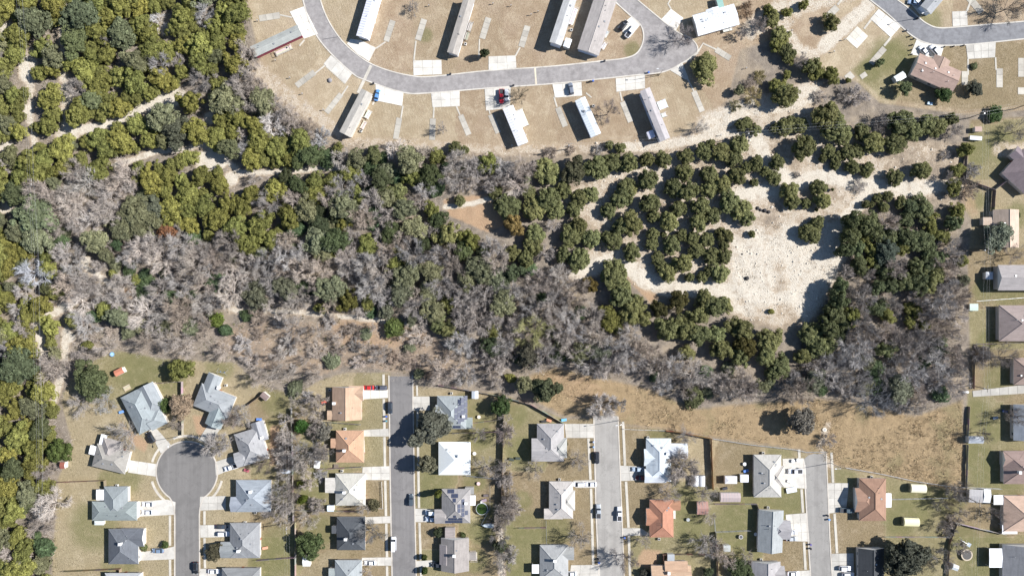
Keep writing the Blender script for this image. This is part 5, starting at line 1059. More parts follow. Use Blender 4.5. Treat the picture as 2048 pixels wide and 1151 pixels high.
def leaf_crown(seed, lobes, per, lsize, lobe_r=(.22, .36), spread=.72, zc=.48, zr=.5, loose=.5, core=True, wob=1.0):
    """a unit crown (radius 1, height 1): leaf sprays on the outside of many lobes, plus a dim leafy core"""
    r = np.random.default_rng(seed); V = []; T = []
    ctr = sphere_dirs(lobes, r, -.35) * (r.uniform(.75, 1.05, (lobes, 1))) * spread
    # uneven outline: crown radius varies round the trunk
    ph = r.uniform(0, 6.28, 3); ang = np.arctan2(ctr[:, 1], ctr[:, 0])
    ctr[:, :2] *= (1 + wob * .2 * np.sin(2 * ang + ph[0]) + wob * .16 * np.sin(3 * ang + ph[1]) + wob * .1 * np.sin(5 * ang + ph[2]))[:, None]
    ctr = np.concatenate([ctr, sphere_dirs(max(3, lobes // 5), r, .2) * .35])
    for c in ctr:
        lr = r.uniform(*lobe_r); n = per; dd = sphere_dirs(n, r, -.75)
        p = c + dd * lr * r.uniform(.72, 1.08, (n, 1))
        nm = dd + r.normal(0, loose, (n, 3)); nm /= np.linalg.norm(nm, axis=1)[:, None]
        a = np.cross(nm, r.normal(0, 1, (n, 3))); a /= np.linalg.norm(a, axis=1)[:, None] + 1e-9; b = np.cross(nm, a)
        s = lsize * r.uniform(.6, 1.35, (n, 1))
        q = np.stack([p - a * s * .6 - b * s * .5, p + a * s * .6 - b * s * .35, p + a * s * .1 + b * s], 1)
        V.append(q.reshape(-1, 3)); lobe_t = r.uniform(.82, 1.18); T.append(np.repeat(lobe_t * r.uniform(.65, 1.4, n), 3))
    v = np.concatenate(V); t = np.concatenate(T); f = np.arange(len(v)).reshape(-1, 3)
    if core:
        # leafy heart that stops light shining straight through
        n = 700; dd = sphere_dirs(n, r, -.9); p = dd * r.uniform(.25, .62, (n, 1)); nm = dd + r.normal(0, .5, (n, 3)); nm /= np.linalg.norm(nm, axis=1)[:, None]
        a = np.cross(nm, r.normal(0, 1, (n, 3))); a /= np.linalg.norm(a, axis=1)[:, None]; b = np.cross(nm, a); s = lsize * 2.2
        q = np.stack([p - a * s - b * s * .6, p + a * s - b * s * .6, p + b * s], 1).reshape(-1, 3)
        f = np.concatenate([f, len(v) + np.arange(len(q)).reshape(-1, 3)]); v = np.concatenate([v, q]); t = np.concatenate([t, np.full(len(q), .75)])
    v[:, :2] /= np.percentile(np.hypot(v[:, 0], v[:, 1]), 93)
    v[:, 2] = zc + v[:, 2] * zr; v[:, 2] = np.maximum(v[:, 2], .03)
    return np_mesh('leaf_crown', v, f, (M_LEAF,), t)

def tubes(segs, sides=3):
    """segs: (p, q, r0, r1) -> verts, tris"""
    V = []; F = []; o = 0
    for p, q, r0, r1 in segs:
        ax = q - p; ln = np.linalg.norm(ax); ax = ax / (ln + 1e-9)
        u = np.cross(ax, (0.31, .2, .93)); u /= np.linalg.norm(u) + 1e-9; w = np.cross(ax, u)
        for i in range(sides):
            a = 2 * math.pi * i / sides; e = u * math.cos(a) + w * math.sin(a)
            V.append(p + e * r0); V.append(q + e * r1)
        for i in range(sides):
            j = (i + 1) % sides
            F.append((o + 2 * i, o + 2 * j, o + 2 * j + 1)); F.append((o + 2 * i, o + 2 * j + 1, o + 2 * i + 1))
        o += 2 * sides
    return np.array(V), np.array(F)

def bare_crown(seed, limbs=7, lo=.22, twig=1500, width=.006, dead=False, flat=.9, thick=1.0):
    """a leafless unit crown: limbs spreading from the trunk, forking three times, and a haze of fine twigs along them"""
    r = np.random.default_rng(seed); segs = []; tips = []
    def grow(p, d, ln, rad, lvl):
        n = 3 if lvl < 2 else 2; q = p
        for k in range(n):
            d = d + r.normal(0, .10, 3); d[2] += .03; d /= np.linalg.norm(d)
            q2 = q + d * ln / n; segs.append((q, q2, rad * (1 - .28 * k / n), rad * (1 - .28 * (k + 1) / n))); q = q2
            tips.append((q, d.copy(), lvl))
            if lvl < 3 and r.random() < (.95 if lvl < 2 else .75):
                e = np.cross(d, r.normal(0, 1, 3)); e /= np.linalg.norm(e) + 1e-9
                grow(q, (d + e * .62), ln * r.uniform(.42, .6), rad * .52, lvl + 1)
        if lvl < 3:
            for s in (-1, 1):
                e = np.cross(d, r.normal(0, 1, 3)); e /= np.linalg.norm(e) + 1e-9
                grow(q, d + e * .42 * s, ln * r.uniform(.42, .6), rad * .58, lvl + 1)
    for i in range(limbs):
        a = 2 * math.pi * (i + r.uniform(-.3, .3)) / limbs; el = r.uniform(.2, .95) if i else 1.35
        grow(np.array((0, 0, lo * r.uniform(.7, 1.2))), np.array((math.cos(a) * math.cos(el), math.sin(a) * math.cos(el), math.sin(el) * flat)), r.uniform(.38, .62), .021 * thick * (1.1 if dead else 1), 0)
    v, f = tubes(segs)
    tint = np.full(len(v), 1.15 if thick > .7 else 1.0)
    pts = [t for t in tips if t[2] >= 1]; k = r.integers(0, len(pts), twig)
    p = np.array([pts[i][0] for i in k]) + r.normal(0, .015, (twig, 3)); dd = np.array([pts[i][1] for i in k]) + r.normal(0, .38, (twig, 3))
    dd /= np.linalg.norm(dd, axis=1)[:, None]; ln = r.uniform(.08, .30, (twig, 1)); s = np.cross(dd, r.normal(0, 1, (twig, 3))); s /= np.linalg.norm(s, axis=1)[:, None]
    tw = np.stack([p - s * width, p + s * width, p + dd * ln], 1).reshape(-1, 3)
    f = np.concatenate([f, len(v) + np.arange(len(tw)).reshape(-1, 3)]); v = np.concatenate([v, tw]); tint = np.concatenate([tint, np.repeat(r.uniform(.65, 1.2, twig), 3)])
    rad = np.hypot(v[:, 0], v[:, 1]); sc = 1 / np.percentile(rad, 95); v[:, :2] *= sc; v[:, 2] *= 1 / max(.2, np.percentile(v[:, 2], 99)); v[:, 2] = np.maximum(v[:, 2], .02)
    return np_mesh('bare_branches', v, f, (M_TWIG,), tint)

def trunk_mesh(seed, h=.45, r0=.055):
    r = np.random.default_rng(seed); p = np.zeros(3); segs = []
    for k in range(4):
        q = p + np.array((r.normal(0, .02), r.normal(0, .02), h / 4)); segs.append((p, q, r0 * (1 - .15 * k), r0 * (1 - .15 * (k + 1)))); p = q
    for i in range(4):
        a = 1.57 * i + r.uniform(-.4, .4); segs.append((p, p + np.array((math.cos(a) * .25, math.sin(a) * .25, .2)), r0 * .5, r0 * .2))
    v, f = tubes(segs, 6); return np_mesh('trunk', v, f, (M_BARK,))

MESH = {
 'juniper': [leaf_crown(100 + i, 46 + 4 * (i % 5), 105, .076, (.10, .29), .76 + .02 * (i % 4), loose=.36) for i in range(14)],
 'round': [leaf_crown(150 + i, 60, 88, .075, (.12, .22), .82, loose=.34, wob=.4) for i in range(8)],
 'full': [bare_crown(650 + i, 9, twig=3600, width=.007, thick=.8) for i in range(3)],
 'oak': [leaf_crown(200 + i, 52 + 4 * (i % 3), 105, .072, (.10, .27), .78, .56, .42, .55) for i in range(8)],
 'shrub': [leaf_crown(300 + i, 14, 60, .14, (.25, .42), .6, .42, .5, .7) for i in range(4)],
 'bare': [bare_crown(400 + i, 7 + i % 3, twig=3000, width=.006, thick=.75) for i in range(12)],
 'thin': [bare_crown(450 + i, 7 + i % 3, twig=1700, width=.0048, thick=.6) for i in range(6)],
 'dead': [bare_crown(500 + i, 9, .25, twig=1900, dead=True, thick=.8) for i in range(3)],
 'brush': [bare_crown(600 + i, 11, .06, twig=2400, width=.010) for i in range(5)],
}
TRUNK = [trunk_mesh(700 + i) for i in range(3)]
TREES = []   # (mesh kind, name, words, px, py, radius px, height m, colour, label or None)
OL, OLD, DG, YG, GG, PV, GO, RU, BL = (.235, .236, .070), (.205, .21, .088), (.138, .158, .074), (.255, .248, .072), (.215, .222, .128), (.105, .15, .07), (.26, .185, .07), (.30, .15, .08), (.36, .265, .18)
BA, BP, BD, BT = (.41, .37, .34), (.56, .53, .505), (.30, .27, .25), (.43, .375, .325)
def T(kind, px, py, r, col, label=None, h=None):
    name, words = {'juniper': ('juniper_tree', 'juniper'), 'round': ('juniper_tree', 'juniper'), 'full': ('bare_tree', 'bare tree'), 'oak': ('oak_tree', 'live oak'), 'shrub': ('shrub', 'green shrub'), 'bare': ('bare_tree', 'bare tree'), 'thin': ('bare_tree', 'bare tree'), 'dead': ('dead_tree', 'pale dead tree'), 'brush': ('bare_shrub', 'thicket shrub')}[kind]
    rm = r * S
    if h is None: h = {'juniper': 1.0 * rm + 1.3, 'round': 1.0 * rm + 1.3, 'full': 1.05 * rm + 3, 'oak': .95 * rm + 2.2, 'shrub': .8 * rm + .7, 'bare': 1.05 * rm + 2.2, 'thin': 1.15 * rm + 3.2, 'dead': 1.1 * rm + 2.0, 'brush': .6 * rm + .8}[kind]
    TREES.append([kind, name, words, px, py, r, h, col, label])

def from_tile(tl, s, kind, col, pts):
    for q in pts:
        x, y = tl(q[0], q[1]); T(q[3] if len(q) > 3 else kind, x, y, q[2] / s * .98, q[4] if len(q) > 4 else col)
s_ = 3.598
from_tile(tile(1240, 240, s_), s_, 'round', OLD, [(50, 310, 62), (190, 285, 65), (310, 280, 72), (470, 260, 72), (600, 230, 66), (650, 170, 35), (730, 230, 75), (860, 175, 80), (820, 280, 60), (980, 310, 55), (910, 340, 40), (1045, 370, 40), (1130, 300, 55), (1110, 420, 50), (965, 450, 30), (845, 400, 78), (740, 460, 75), (640, 390, 60), (650, 490, 70), (460, 380, 70), (390, 490, 75), (490, 510, 85), (200, 430, 85),
 (50, 490, 80), (215, 600, 85), (80, 740, 90), (240, 690, 50), (350, 730, 82), (420, 640, 60), (580, 620, 72), (670, 690, 67), (560, 740, 70), (790, 580, 90), (870, 640, 82), (910, 700, 70), (750, 830, 72), (630, 860, 50), (520, 850, 50), (440, 830, 45), (370, 900, 72), (230, 890, 46), (235, 820, 45), (315, 825, 22), (85, 950, 77), (270, 990, 46), (450, 1030, 80), (340, 1100, 75), (290, 1050, 45), (545, 940, 55), (650, 970, 60),
 (750, 980, 56), (745, 900, 40), (720, 1100, 75), (640, 1090, 40), (500, 1130, 34), (590, 1130, 40), (950, 820, 26), (1320, 200, 98), (1220, 510, 72), (1240, 590, 56), (1340, 600, 36), (1430, 485, 60), (1450, 580, 66), (1340, 800, 60), (1420, 740, 50), (1390, 830, 60), (870, 40, 42), (970, 70, 46), (910, 20, 42), (1190, 50, 70), (1290, 40, 60), (1120, 60, 40)])
from_tile(tile(860, 240, s_), s_, 'round', OLD, [(840, 370, 102), (1030, 370, 104, 'oak', (.105, .105, .06)), (1200, 340, 92), (1320, 310, 77), (1430, 310, 72), (690, 425, 36, 'oak', GG), (470, 520, 50), (215, 580, 40), (710, 520, 52), (560, 620, 102), (600, 750, 86, 'juniper', GO), (750, 640, 92), (850, 570, 92), (910, 650, 76), (960, 500, 60), (1080, 560, 76), (1160, 530, 62), (1040, 640, 70), (1285, 650, 66), (1380, 560, 86), (1440, 500, 62), (760, 820, 80), (740, 900, 80),
 (1020, 830, 92), (1160, 850, 77), (1070, 760, 62), (1310, 860, 80), (1380, 760, 72), (1070, 1010, 95), (960, 970, 62), (1320, 1110, 104), (180, 200, 46), (250, 215, 32), (120, 340, 36, 'shrub', PV), (230, 330, 30, 'shrub', GG), (1370, 200, 40), (1290, 180, 32), (1210, 210, 42, 'brush', BA), (870, 230, 52, 'brush', (.3, .25, .21)), (1020, 215, 36, 'brush', BT), (690, 1000, 70), (600, 960, 66), (840, 960, 60, 'bare', BA), (880, 760, 50, 'bare', BT)])
from_tile(tile(860, 500, s_), s_, 'juniper', OLD, [(1390, 330, 95), (1450, 420, 90), (1160, 250, 62, 'juniper', (.13, .10, .03)), (1080, 450, 52, 'shrub', PV), (30, 450, 92, 'oak', GG), (60, 530, 72), (450, 570, 60), (440, 690, 82, 'oak', (.085, .105, .05)), (740, 590, 122, 'bare', (.36, .33, .15)), (700, 760, 104, 'oak', (.11, .105, .075)), (1090, 740, 92, 'oak', GG), (950, 590, 100, 'bare', BA), (240, 510, 96, 'bare', BA), (830, 1000, 114, 'oak', (.09, .105, .058)),
 (680, 960, 72, 'oak', GG), (150, 680, 30, 'shrub', PV), (580, 920, 34, 'shrub', OL), (490, 960, 50, 'bare', BA), (90, 860, 120, 'bare', BA), (260, 900, 90, 'bare', BA), (540, 1060, 40, 'bare', BA)])
from_tile(tile(1240, 500, s_), s_, 'juniper', OLD, [(20, 250, 70), (100, 400, 92), (60, 480, 80), (170, 490, 70), (280, 420, 72, 'juniper', (.088, .078, .026)), (420, 360, 86, 'juniper', (.085, .08, .03)), (350, 560, 112), (470, 560, 92), (560, 470, 80), (600, 360, 72), (690, 400, 92), (760, 390, 62), (560, 600, 92), (680, 600, 92), (740, 720, 92), (870, 570, 102), (900, 700, 92, 'juniper', (.09, .082, .025)), (860, 770, 80), (1080, 650, 108), (1050, 760, 82), (1150, 830, 82), (1100, 880, 62), (480, 740, 62),
 (1090, 440, 22, 'shrub', OL), (780, 850, 50, 'shrub', GG), (1370, 620, 92, 'juniper', DG), (1440, 700, 92, 'juniper', DG), (1310, 760, 62), (530, 900, 118, 'bare', (.36, .34, .32)), (530, 1060, 70, 'shrub', DG), (250, 910, 36, 'shrub', PV), (920, 1000, 100, 'bare', BA), (1010, 980, 60, 'oak', GG), (800, 1010, 90, 'bare', BT)])
from_tile(tile(1540, 180, s_), s_, 'round', OLD, [(110, 50, 98), (400, 190, 118), (470, 270, 112), (520, 320, 72), (420, 440, 46), (380, 490, 30), (470, 480, 46), (560, 450, 56), (630, 440, 52), (470, 540, 36), (740, 380, 87), (660, 300, 62), (900, 390, 82), (940, 230, 97), (1030, 290, 82), (1130, 250, 82), (1200, 260, 80), (1310, 210, 46), (595, 555, 52), (700, 560, 46), (690, 600, 36), (900, 630, 62), (1085, 580, 78), (150, 220, 36), (220, 250, 50),
 (775, 775, 36), (845, 765, 40), (690, 820, 30), (730, 822, 25), (815, 840, 40), (945, 810, 46), (1400, 430, 50, 'juniper', DG), (1350, 580, 52, 'juniper', DG), (1320, 700, 62, 'juniper', DG), (1350, 870, 62, 'juniper', DG), (1310, 960, 72, 'juniper', DG), (810, 230, 72, 'bare', BD), (1330, 300, 52, 'bare', BT), (1290, 630, 50, 'bare', BA), (1265, 470, 40, 'brush', BA), (200, 610, 26, 'brush', BT), (450, 716, 12), (335, 860, 14), (1400, 640, 44, 'brush', BA), (640, 690, 50, 'brush', BT)])
from_tile(tile(1600, 440, 4.111), 4.111, 'juniper', DG, [(350, 850, 82), (110, 950, 104, 'juniper', OLD), (200, 1030, 102, 'juniper', OLD), (330, 960, 72), (640, 550, 72), (740, 530, 72), (640, 720, 92), (720, 790, 62), (560, 710, 50), (890, 720, 52), (1020, 860, 52), (900, 840, 50), (1240, 200, 90, 'bare', BA), (1270, 300, 80, 'bare', BA), (1330, 340, 50), (400, 430, 60, 'bare', BT), (460, 700, 60, 'bare', BA), (560, 440, 60, 'bare', BA)])
for q in ((1678, 574, 18), (1675, 598, 23), (1670, 625, 25), (1690, 500, 20), (1700, 470, 22), (1702, 440, 20), (1655, 655, 22)): T('juniper', q[0], q[1], q[2], DG, None, 8.5)
from_tile(tile(1440, 0, 4.797), 4.797, 'juniper', OLD, [(500, 190, 92), (470, 110, 62), (580, 330, 92), (560, 420, 82), (640, 490, 92), (660, 560, 62), (390, 230, 84, 'bare', BA), (640, 120, 52), (800, 50, 52), (860, 640, 92), (930, 690, 82), (790, 590, 76, 'bare', BD), (1070, 720, 82, 'juniper', (.085, .078, .03)), (640, 720, 42), (600, 880, 102), (550, 830, 82), (680, 920, 62), (180, 870, 57, 'oak', GG), (380, 730, 66, 'brush', (.26, .22, .10)), (330, 920, 96, 'brush', (.30, .25, .13)), (150, 1010, 62, 'brush', (.26, .23, .11)),
 (1230, 770, 27), (1320, 930, 112, 'brush', BA), (960, 920, 70, 'brush', BT), (200, 330, 52, 'bare', BD), (250, 80, 90, 'brush', (.30, .22, .15)), (1180, 900, 70, 'brush', BT), (290, 800, 60, 'brush', BT)])
T('juniper', 1662, 45, 18, OLD, 'single rounded juniper with a long shadow beside the limestone strip', 5.5)
T('juniper', 1409, 137, 29, OLD, 'big dark juniper over the drive below the road bulb', 6.5); T('thin', 1366, 72, 28, (.27, .25, .25), 'wide bare tree leaning over the road bulb of the loop', 8.5)
T('juniper', 1760, 125, 10, DG, 'small juniper beside the slanting pad west of the pinkish brown house', 4.5); T('oak', 1807, 176, 17, DG, 'dark rounded tree below the white shed of the pinkish brown house', 5); T('oak', 1887, 189, 17, (.05, .085, .028), 'green tree at the lower eave of the pinkish brown house', 5); T('oak', 1950, 176, 18, (.10, .105, .075), 'grey leaved bush east of the pinkish brown house', 5); T('thin', 2022, 12, 36, (.15, .14, .13), 'large dark bare tree in the top corner beyond the curving road', 9); T('shrub', 1949, 132, 6, DG, 'small dark bush on the lawn east of the pinkish brown house')
T('thin', 1218, 222, 27, (.33, .29, .275), 'grey bare tree between the silver white and long grey mobile homes', 9.5); T('thin', 1400, 254, 17, BD, 'small bare tree casting branch shadows below the road bulb pads', 6); T('juniper', 968, 107, 10, (.07, .085, .04), 'small conifer with a long shadow by the mauve mobile home', 6.5); T('thin', 1040, 190, 18, (.25, .21, .15), 'thin bare tree shading the red pickup', 9)
T('thin', 885, 256, 12, BD, 'small dark bare tree over a pad west of the bright white mobile home', 5); T('thin', 824, 14, 15, BD, 'dark bare bush at the top edge beside the white mobile home', 5)
for q in [('oak', 184, 760, 37, (0.128, 0.158, 0.078), 'broad grey green oak at the wood edge by the orange red shed', 8.5), ('juniper', 361, 739, 27, YG, 'yellow green juniper above the two slate blue houses', 7.5), ('bare', 248, 868, 34, BA, 'wide bare tree above the grey brown house', 8), ('shrub', 330, 808, 14, (0.09, 0.135, 0.045), 'green shrub against the slate blue house with the black car', 4), ('oak', 363, 811, 27, BL, 'brown leaved tree between the slate blue houses', 6.5), ('bare', 352, 850, 15, BD, 'small bare tree by the path above the turning circle', 5),
          ('juniper', 120, 900, 27, (0.112, 0.15, 0.045), 'round juniper behind the maroon hut', 6.5), ('full', 432, 890, 27, (.34, .31, .29), 'bare tree whose branch shadows fall on the turning circle', 12), ('bare', 154, 803, 28, BA, 'grey bare tree below the broad oak by the orange red shed', 6), ('bare', 470, 837, 24, (.27, .24, .23), 'bare tree between slate blue and mid grey houses', 6), ('bare', 166, 708, 22, BD, 'bare tree over the lawn corner north of the broad oak', 5), ('bare', 207, 800, 26, BP, 'pale bare tree on the lawn west of the slate blue house', 5),
          ('shrub', 330, 1090, 6.5, (0.075, 0.105, 0.038), 'clipped round bush by the charcoal house drive', 3), ('shrub', 288, 1094, 7, (0.165, 0.18, 0.075), 'pale clipped bush at the front wall of the charcoal house', 2.5), ('oak', 430, 1101, 21, (0.128, 0.12, 0.075), 'dense brown green tree in front of the grey house by the cul-de-sac', 4.5),
          ('bare', 480, 832, 25, BA, None, 6), ('bare', 524, 928, 24, (.24, .21, .19), 'bare tree over the lower gable of the mid grey house', 6.5), ('shrub', 601, 852, 13, (0.06, 0.135, 0.03), 'bright green conifer bush on the back fence line', 6), ('oak', 648, 862, 20, (0.15, 0.143, 0.12), 'grey twiggy tree behind the orange hip house', 6), ('bare', 645, 910, 19, BD, 'dark bare tree at the rear corner of the orange hip house', 6), ('bare', 602, 905, 38, (.26, .23, .21), None, 8), ('bare', 582, 980, 22, BD, None, 6), ('bare', 562, 980, 22, BA, None, 5),
          ('shrub', 605, 968, 8.5, (0.12, 0.14, 0.025), 'upper yellow green conifer of the pair behind the cream house', 4), ('shrub', 605, 998, 9.5, (0.11, 0.135, 0.02), 'lower yellow green conifer of the pair behind the cream house', 4.5), ('oak', 619, 1088, 30, (0.09, 0.12, 0.048), 'dark spreading oak behind the near black house', 7.5), ('bare', 613, 1034, 24, BT, 'bare tree on the lawn above the dark spreading oak', 5), ('bare', 556, 1022, 34, BA, 'wide bare tree behind the blue grey house', 6.5), ('bare', 725, 1018, 15, BA, None, 6), ('bare', 741, 1065, 27, (.26, .24, .225), 'bare street tree before the near black house', 8), ('shrub', 748, 1007, 11, (0.15, 0.143, 0.083), 'grey bush inside the picket fence of the cream house', 3), ('bare', 735, 1145, 14, BT, None, 4),
          ('oak', 862, 856, 42, (0.185, 0.18, 0.13), 'big oak shading the street before the stepped solar house', 11), ('oak', 855, 926, 22, (0.185, 0.18, 0.12), 'rounded oak before the white metal roofed house', 9), ('oak', 1003, 811, 22, (0.083, 0.128, 0.045), 'green tree at the bend of the slanting back fence', 6), ('bare', 975, 938, 28, BA, 'bare tree behind the white metal roofed house', 7), ('bare', 958, 868, 18, BA, None, 5), ('shrub', 876, 987, 7, (0.15, 0.173, 0.045), 'tall column conifer at the front of the taupe solar house', 7.5), ('shrub', 848, 1115, 5.5, (0.083, 0.112, 0.03), 'upper clipped bush by the brown grey house drive', 4.5), ('shrub', 849, 1141, 5.5, (0.083, 0.12, 0.03), 'lower clipped bush by the brown grey house drive', 4.5), ('shrub', 875, 1065, 9, (0.068, 0.083, 0.042), 'dark bush between taupe solar and brown grey houses', 3), ('shrub', 926, 1070, 6, (0.09, 0.112, 0.045), 'small bush at the back corner of the brown grey house', 2),
          ('bare', 1010, 830, 14, BT, None, 5), ('bare', 1008, 870, 22, (.3, .25, .24), None, 5), ('bare', 1012, 1030, 26, BA, None, 6), ('bare', 1000, 1075, 22, BD, None, 6), ('bare', 1004, 1115, 26, BD, None, 6), ('oak', 1000, 1090, 14, (0.09, 0.105, 0.06), None, 5), ('bare', 1020, 1010, 18, BA, None, 5), ('bare', 995, 1050, 18, BD, None, 5),
          ('full', 1206, 813, 26, BP, 'pale bare tree above the end of the pale street', 9), ('full', 1240, 806, 15, BA, 'small bare tree east of the pale street end', 7), ('bare', 1156, 922, 22, BA, 'bare tree in the front lawn of the grey end house', 7), ('shrub', 1130, 887, 6, (0.14, 0.13, 0.05), 'pale rounded shrub at the front of the grey end house', 1.8), ('bare', 1072, 940, 20, BT, 'bare tree behind the grey end house', 5), ('bare', 1162, 1078, 24, BT, 'bare tree between the beige house and the bottom grey house', 7), ('bare', 1253, 1120, 30, (.22, .2, .2), 'bare verge tree with radial shadow on the pale street', 9), ('bare', 1287, 1080, 16, BT, None, 5),
          ('full', 1366, 936, 37, (.36, .33, .31), 'broad bare tree behind the white roofed house', 7.5), ('bare', 1372, 876, 20, BA, None, 4.5), ('bare', 1408, 988, 24, BA, None, 6), ('bare', 1336, 988, 24, BA, 'bare tree between white roofed and terracotta houses', 6), ('bare', 1414, 1085, 26, BA, 'bare tree north of the dark slatted fence', 6), ('bare', 1422, 1034, 16, BA, None, 5), ('oak', 1290, 1147, 13, (0.075, 0.075, 0.06), 'dark grey bush beside the tan bottom roof', 3), ('oak', 1482, 1137, 22, (0.083, 0.105, 0.045), 'dark green bush mass beside the taupe grey bottom roof', 4.5), ('oak', 1416, 1143, 12, (0.075, 0.09, 0.045), 'dark bush in the shade of the slatted fence', 3.5), ('bare', 1497, 1112, 16, BT, None, 4),
          ('oak', 1808, 1112, 46, (.125, .125, .085), 'broad dark oak over the black roofed house', 9.5), ('bare', 1922, 985, 28, BD, 'dark bare tree beside the grey carport', 7), ('bare', 1903, 1008, 20, (.22, .19, .14), None, 5), ('bare', 1922, 1030, 20, BD, None, 5), ('bare', 1895, 1124, 24, BD, None, 6), ('bare', 1996, 1030, 18, BD, None, 5), ('bare', 1848, 1125, 26, (.2, .18, .15), None, 6),
          ('oak', 1603, 842, 28, (0.21, 0.195, 0.165), 'dense grey tree alone in the golden brush with a black shadow', 10.5), ('bare', 1612, 846, 24, BA, None, 8), ('bare', 1756, 809, 36, (.31, .30, .30), 'big grey bare tree at the edge of the golden brush', 9), ('bare', 1828, 748, 30, BA, None, 8),
          ('oak', 1994, 475, 33, (0.143, 0.158, 0.112), 'grey leaved oak over the pink tan house', 9), ('bare', 2037, 262, 26, BT, 'bare tree above the purple brown house', 6), ('shrub', 1992, 228, 15, (0.09, 0.143, 0.045), 'green shrub below the eastern power pole', 4), ('juniper', 1934, 297, 13, DG, None, 5), ('bare', 2030, 508, 20, BA, None, 6), ('bare', 2012, 716, 28, BD, 'bare tree casting shadows above the gravel drive', 8), ('bare', 1962, 712, 25, BD, None, 7), ('bare', 1968, 868, 14, BD, 'thin bare tree over the blue grey long shed', 6), ('shrub', 2034, 430, 7, (0.15, 0.165, 0.075), 'pale shrub on the roof edge of the pink tan house', 3), ('bare', 2038, 835, 26, BD, None, 7),
          ('dead', 292, 622, 42, BP, 'large pale dead tree beside bright green shrubs in the wood', 7), ('dead', 160, 603, 34, BP, None, 6), ('dead', 172, 362, 34, (.5, .46, .41), None, 7), ('dead', 178, 442, 26, BP, None, 6), ('dead', 68, 545, 32, (.5, .5, .52), None, 7), ('dead', 410, 30, 24, BP, None, 6), ('dead', 545, 250, 30, BP, None, 6), ('dead', 640, 275, 24, BP, None, 6), ('dead', 312, 45, 18, BP, None, 5), ('dead', 790, 300, 22, BP, None, 6), ('dead', 850, 310, 22, (.45, .4, .34), None, 6),
          ('oak', 336, 463, 20, RU, 'rusty orange leaved tree in the middle of the western wood', 6), ('oak', 276, 437, 42, GG, 'large grey green oak among pale dead branches', 8), ('oak', 233, 488, 14, PV, 'bright green crown below the large grey green oak', 6), ('oak', 213, 508, 20, GG, None, 6), ('oak', 70, 430, 44, (0.173, 0.195, 0.105), None, 9), ('oak', 78, 480, 30, GG, None, 8), ('oak', 355, 262, 34, (0.13, 0.135, 0.09), None, 7), ('oak', 165, 30, 38, (0.165, 0.188, 0.105), None, 8), ('oak', 70, 45, 36, (0.165, 0.188, 0.112), None, 8), ('oak', 150, 85, 30, (0.143, 0.165, 0.075), None, 7), ('oak', 185, 200, 24, (0.165, 0.195, 0.105), None, 6), ('oak', 40, 730, 38, (0.15, 0.173, 0.09), None, 8),
          ('shrub', 283, 592, 12, PV, 'darker shrub west of the pair above the pale dead tree', 4), ('shrub', 335, 595, 14, PV, 'brighter shrub of the pair above the pale dead tree', 4), ('shrub', 330, 652, 16, GG, None, 4), ('shrub', 434, 640, 14, (0.135, 0.173, 0.038), None, 4), ('shrub', 450, 660, 12, PV, None, 4), ('shrub', 226, 546, 8, YG, None, 2.5), ('shrub', 272, 560, 10, OL, None, 3), ('shrub', 175, 690, 11, OL, None, 2.5), ('juniper', 378, 316, 19, YG, 'small yellow juniper alone on the pale clearing', 4), ('juniper', 205, 618, 18, OL, None, 4), ('juniper', 143, 640, 14, OL, None, 5),
          ('juniper', 695, 602, 27, (0.173, 0.165, 0.045), 'olive juniper clump beside the path through the bare wood', 6.5), ('juniper', 735, 605, 15, OL, None, 5), ('shrub', 788, 655, 18, (0.15, 0.18, 0.053), None, 4.5), ('oak', 855, 590, 24, GG, None, 7)]:
    T(*((('thin',) + tuple(q[1:4]) + (tuple(x * .8 for x in q[4]),) + tuple(q[5:6]) + ((q[6] * 1.25,) if len(q) > 6 else ())) if q[0] == 'bare' and sdf_poly(np.array([float(q[1])]), np.array([float(q[2])]), WOOD)[0] < 6 else q))

# scrub along the back fences
_sr = random.Random(21)
for (x0, y0, x1, y1, n) in ((565, 790, 650, 880, 12), (565, 880, 645, 1015, 16), (530, 1000, 600, 1040, 3), (992, 990, 1036, 1150, 9), (1000, 850, 1016, 960, 4), (1420, 1080, 1470, 1140, 3), (1880, 980, 1930, 1140, 6), (1925, 290, 1945, 420, 3), (1640, 880, 1660, 905, 1), (1935, 700, 1990, 730, 3)):
    for _ in range(n): T(_sr.choice(('thin', 'brush', 'bare')), _sr.uniform(x0, x1), _sr.uniform(y0, y1), _sr.uniform(10, 21), _sr.choice((BT, BA, BD)))
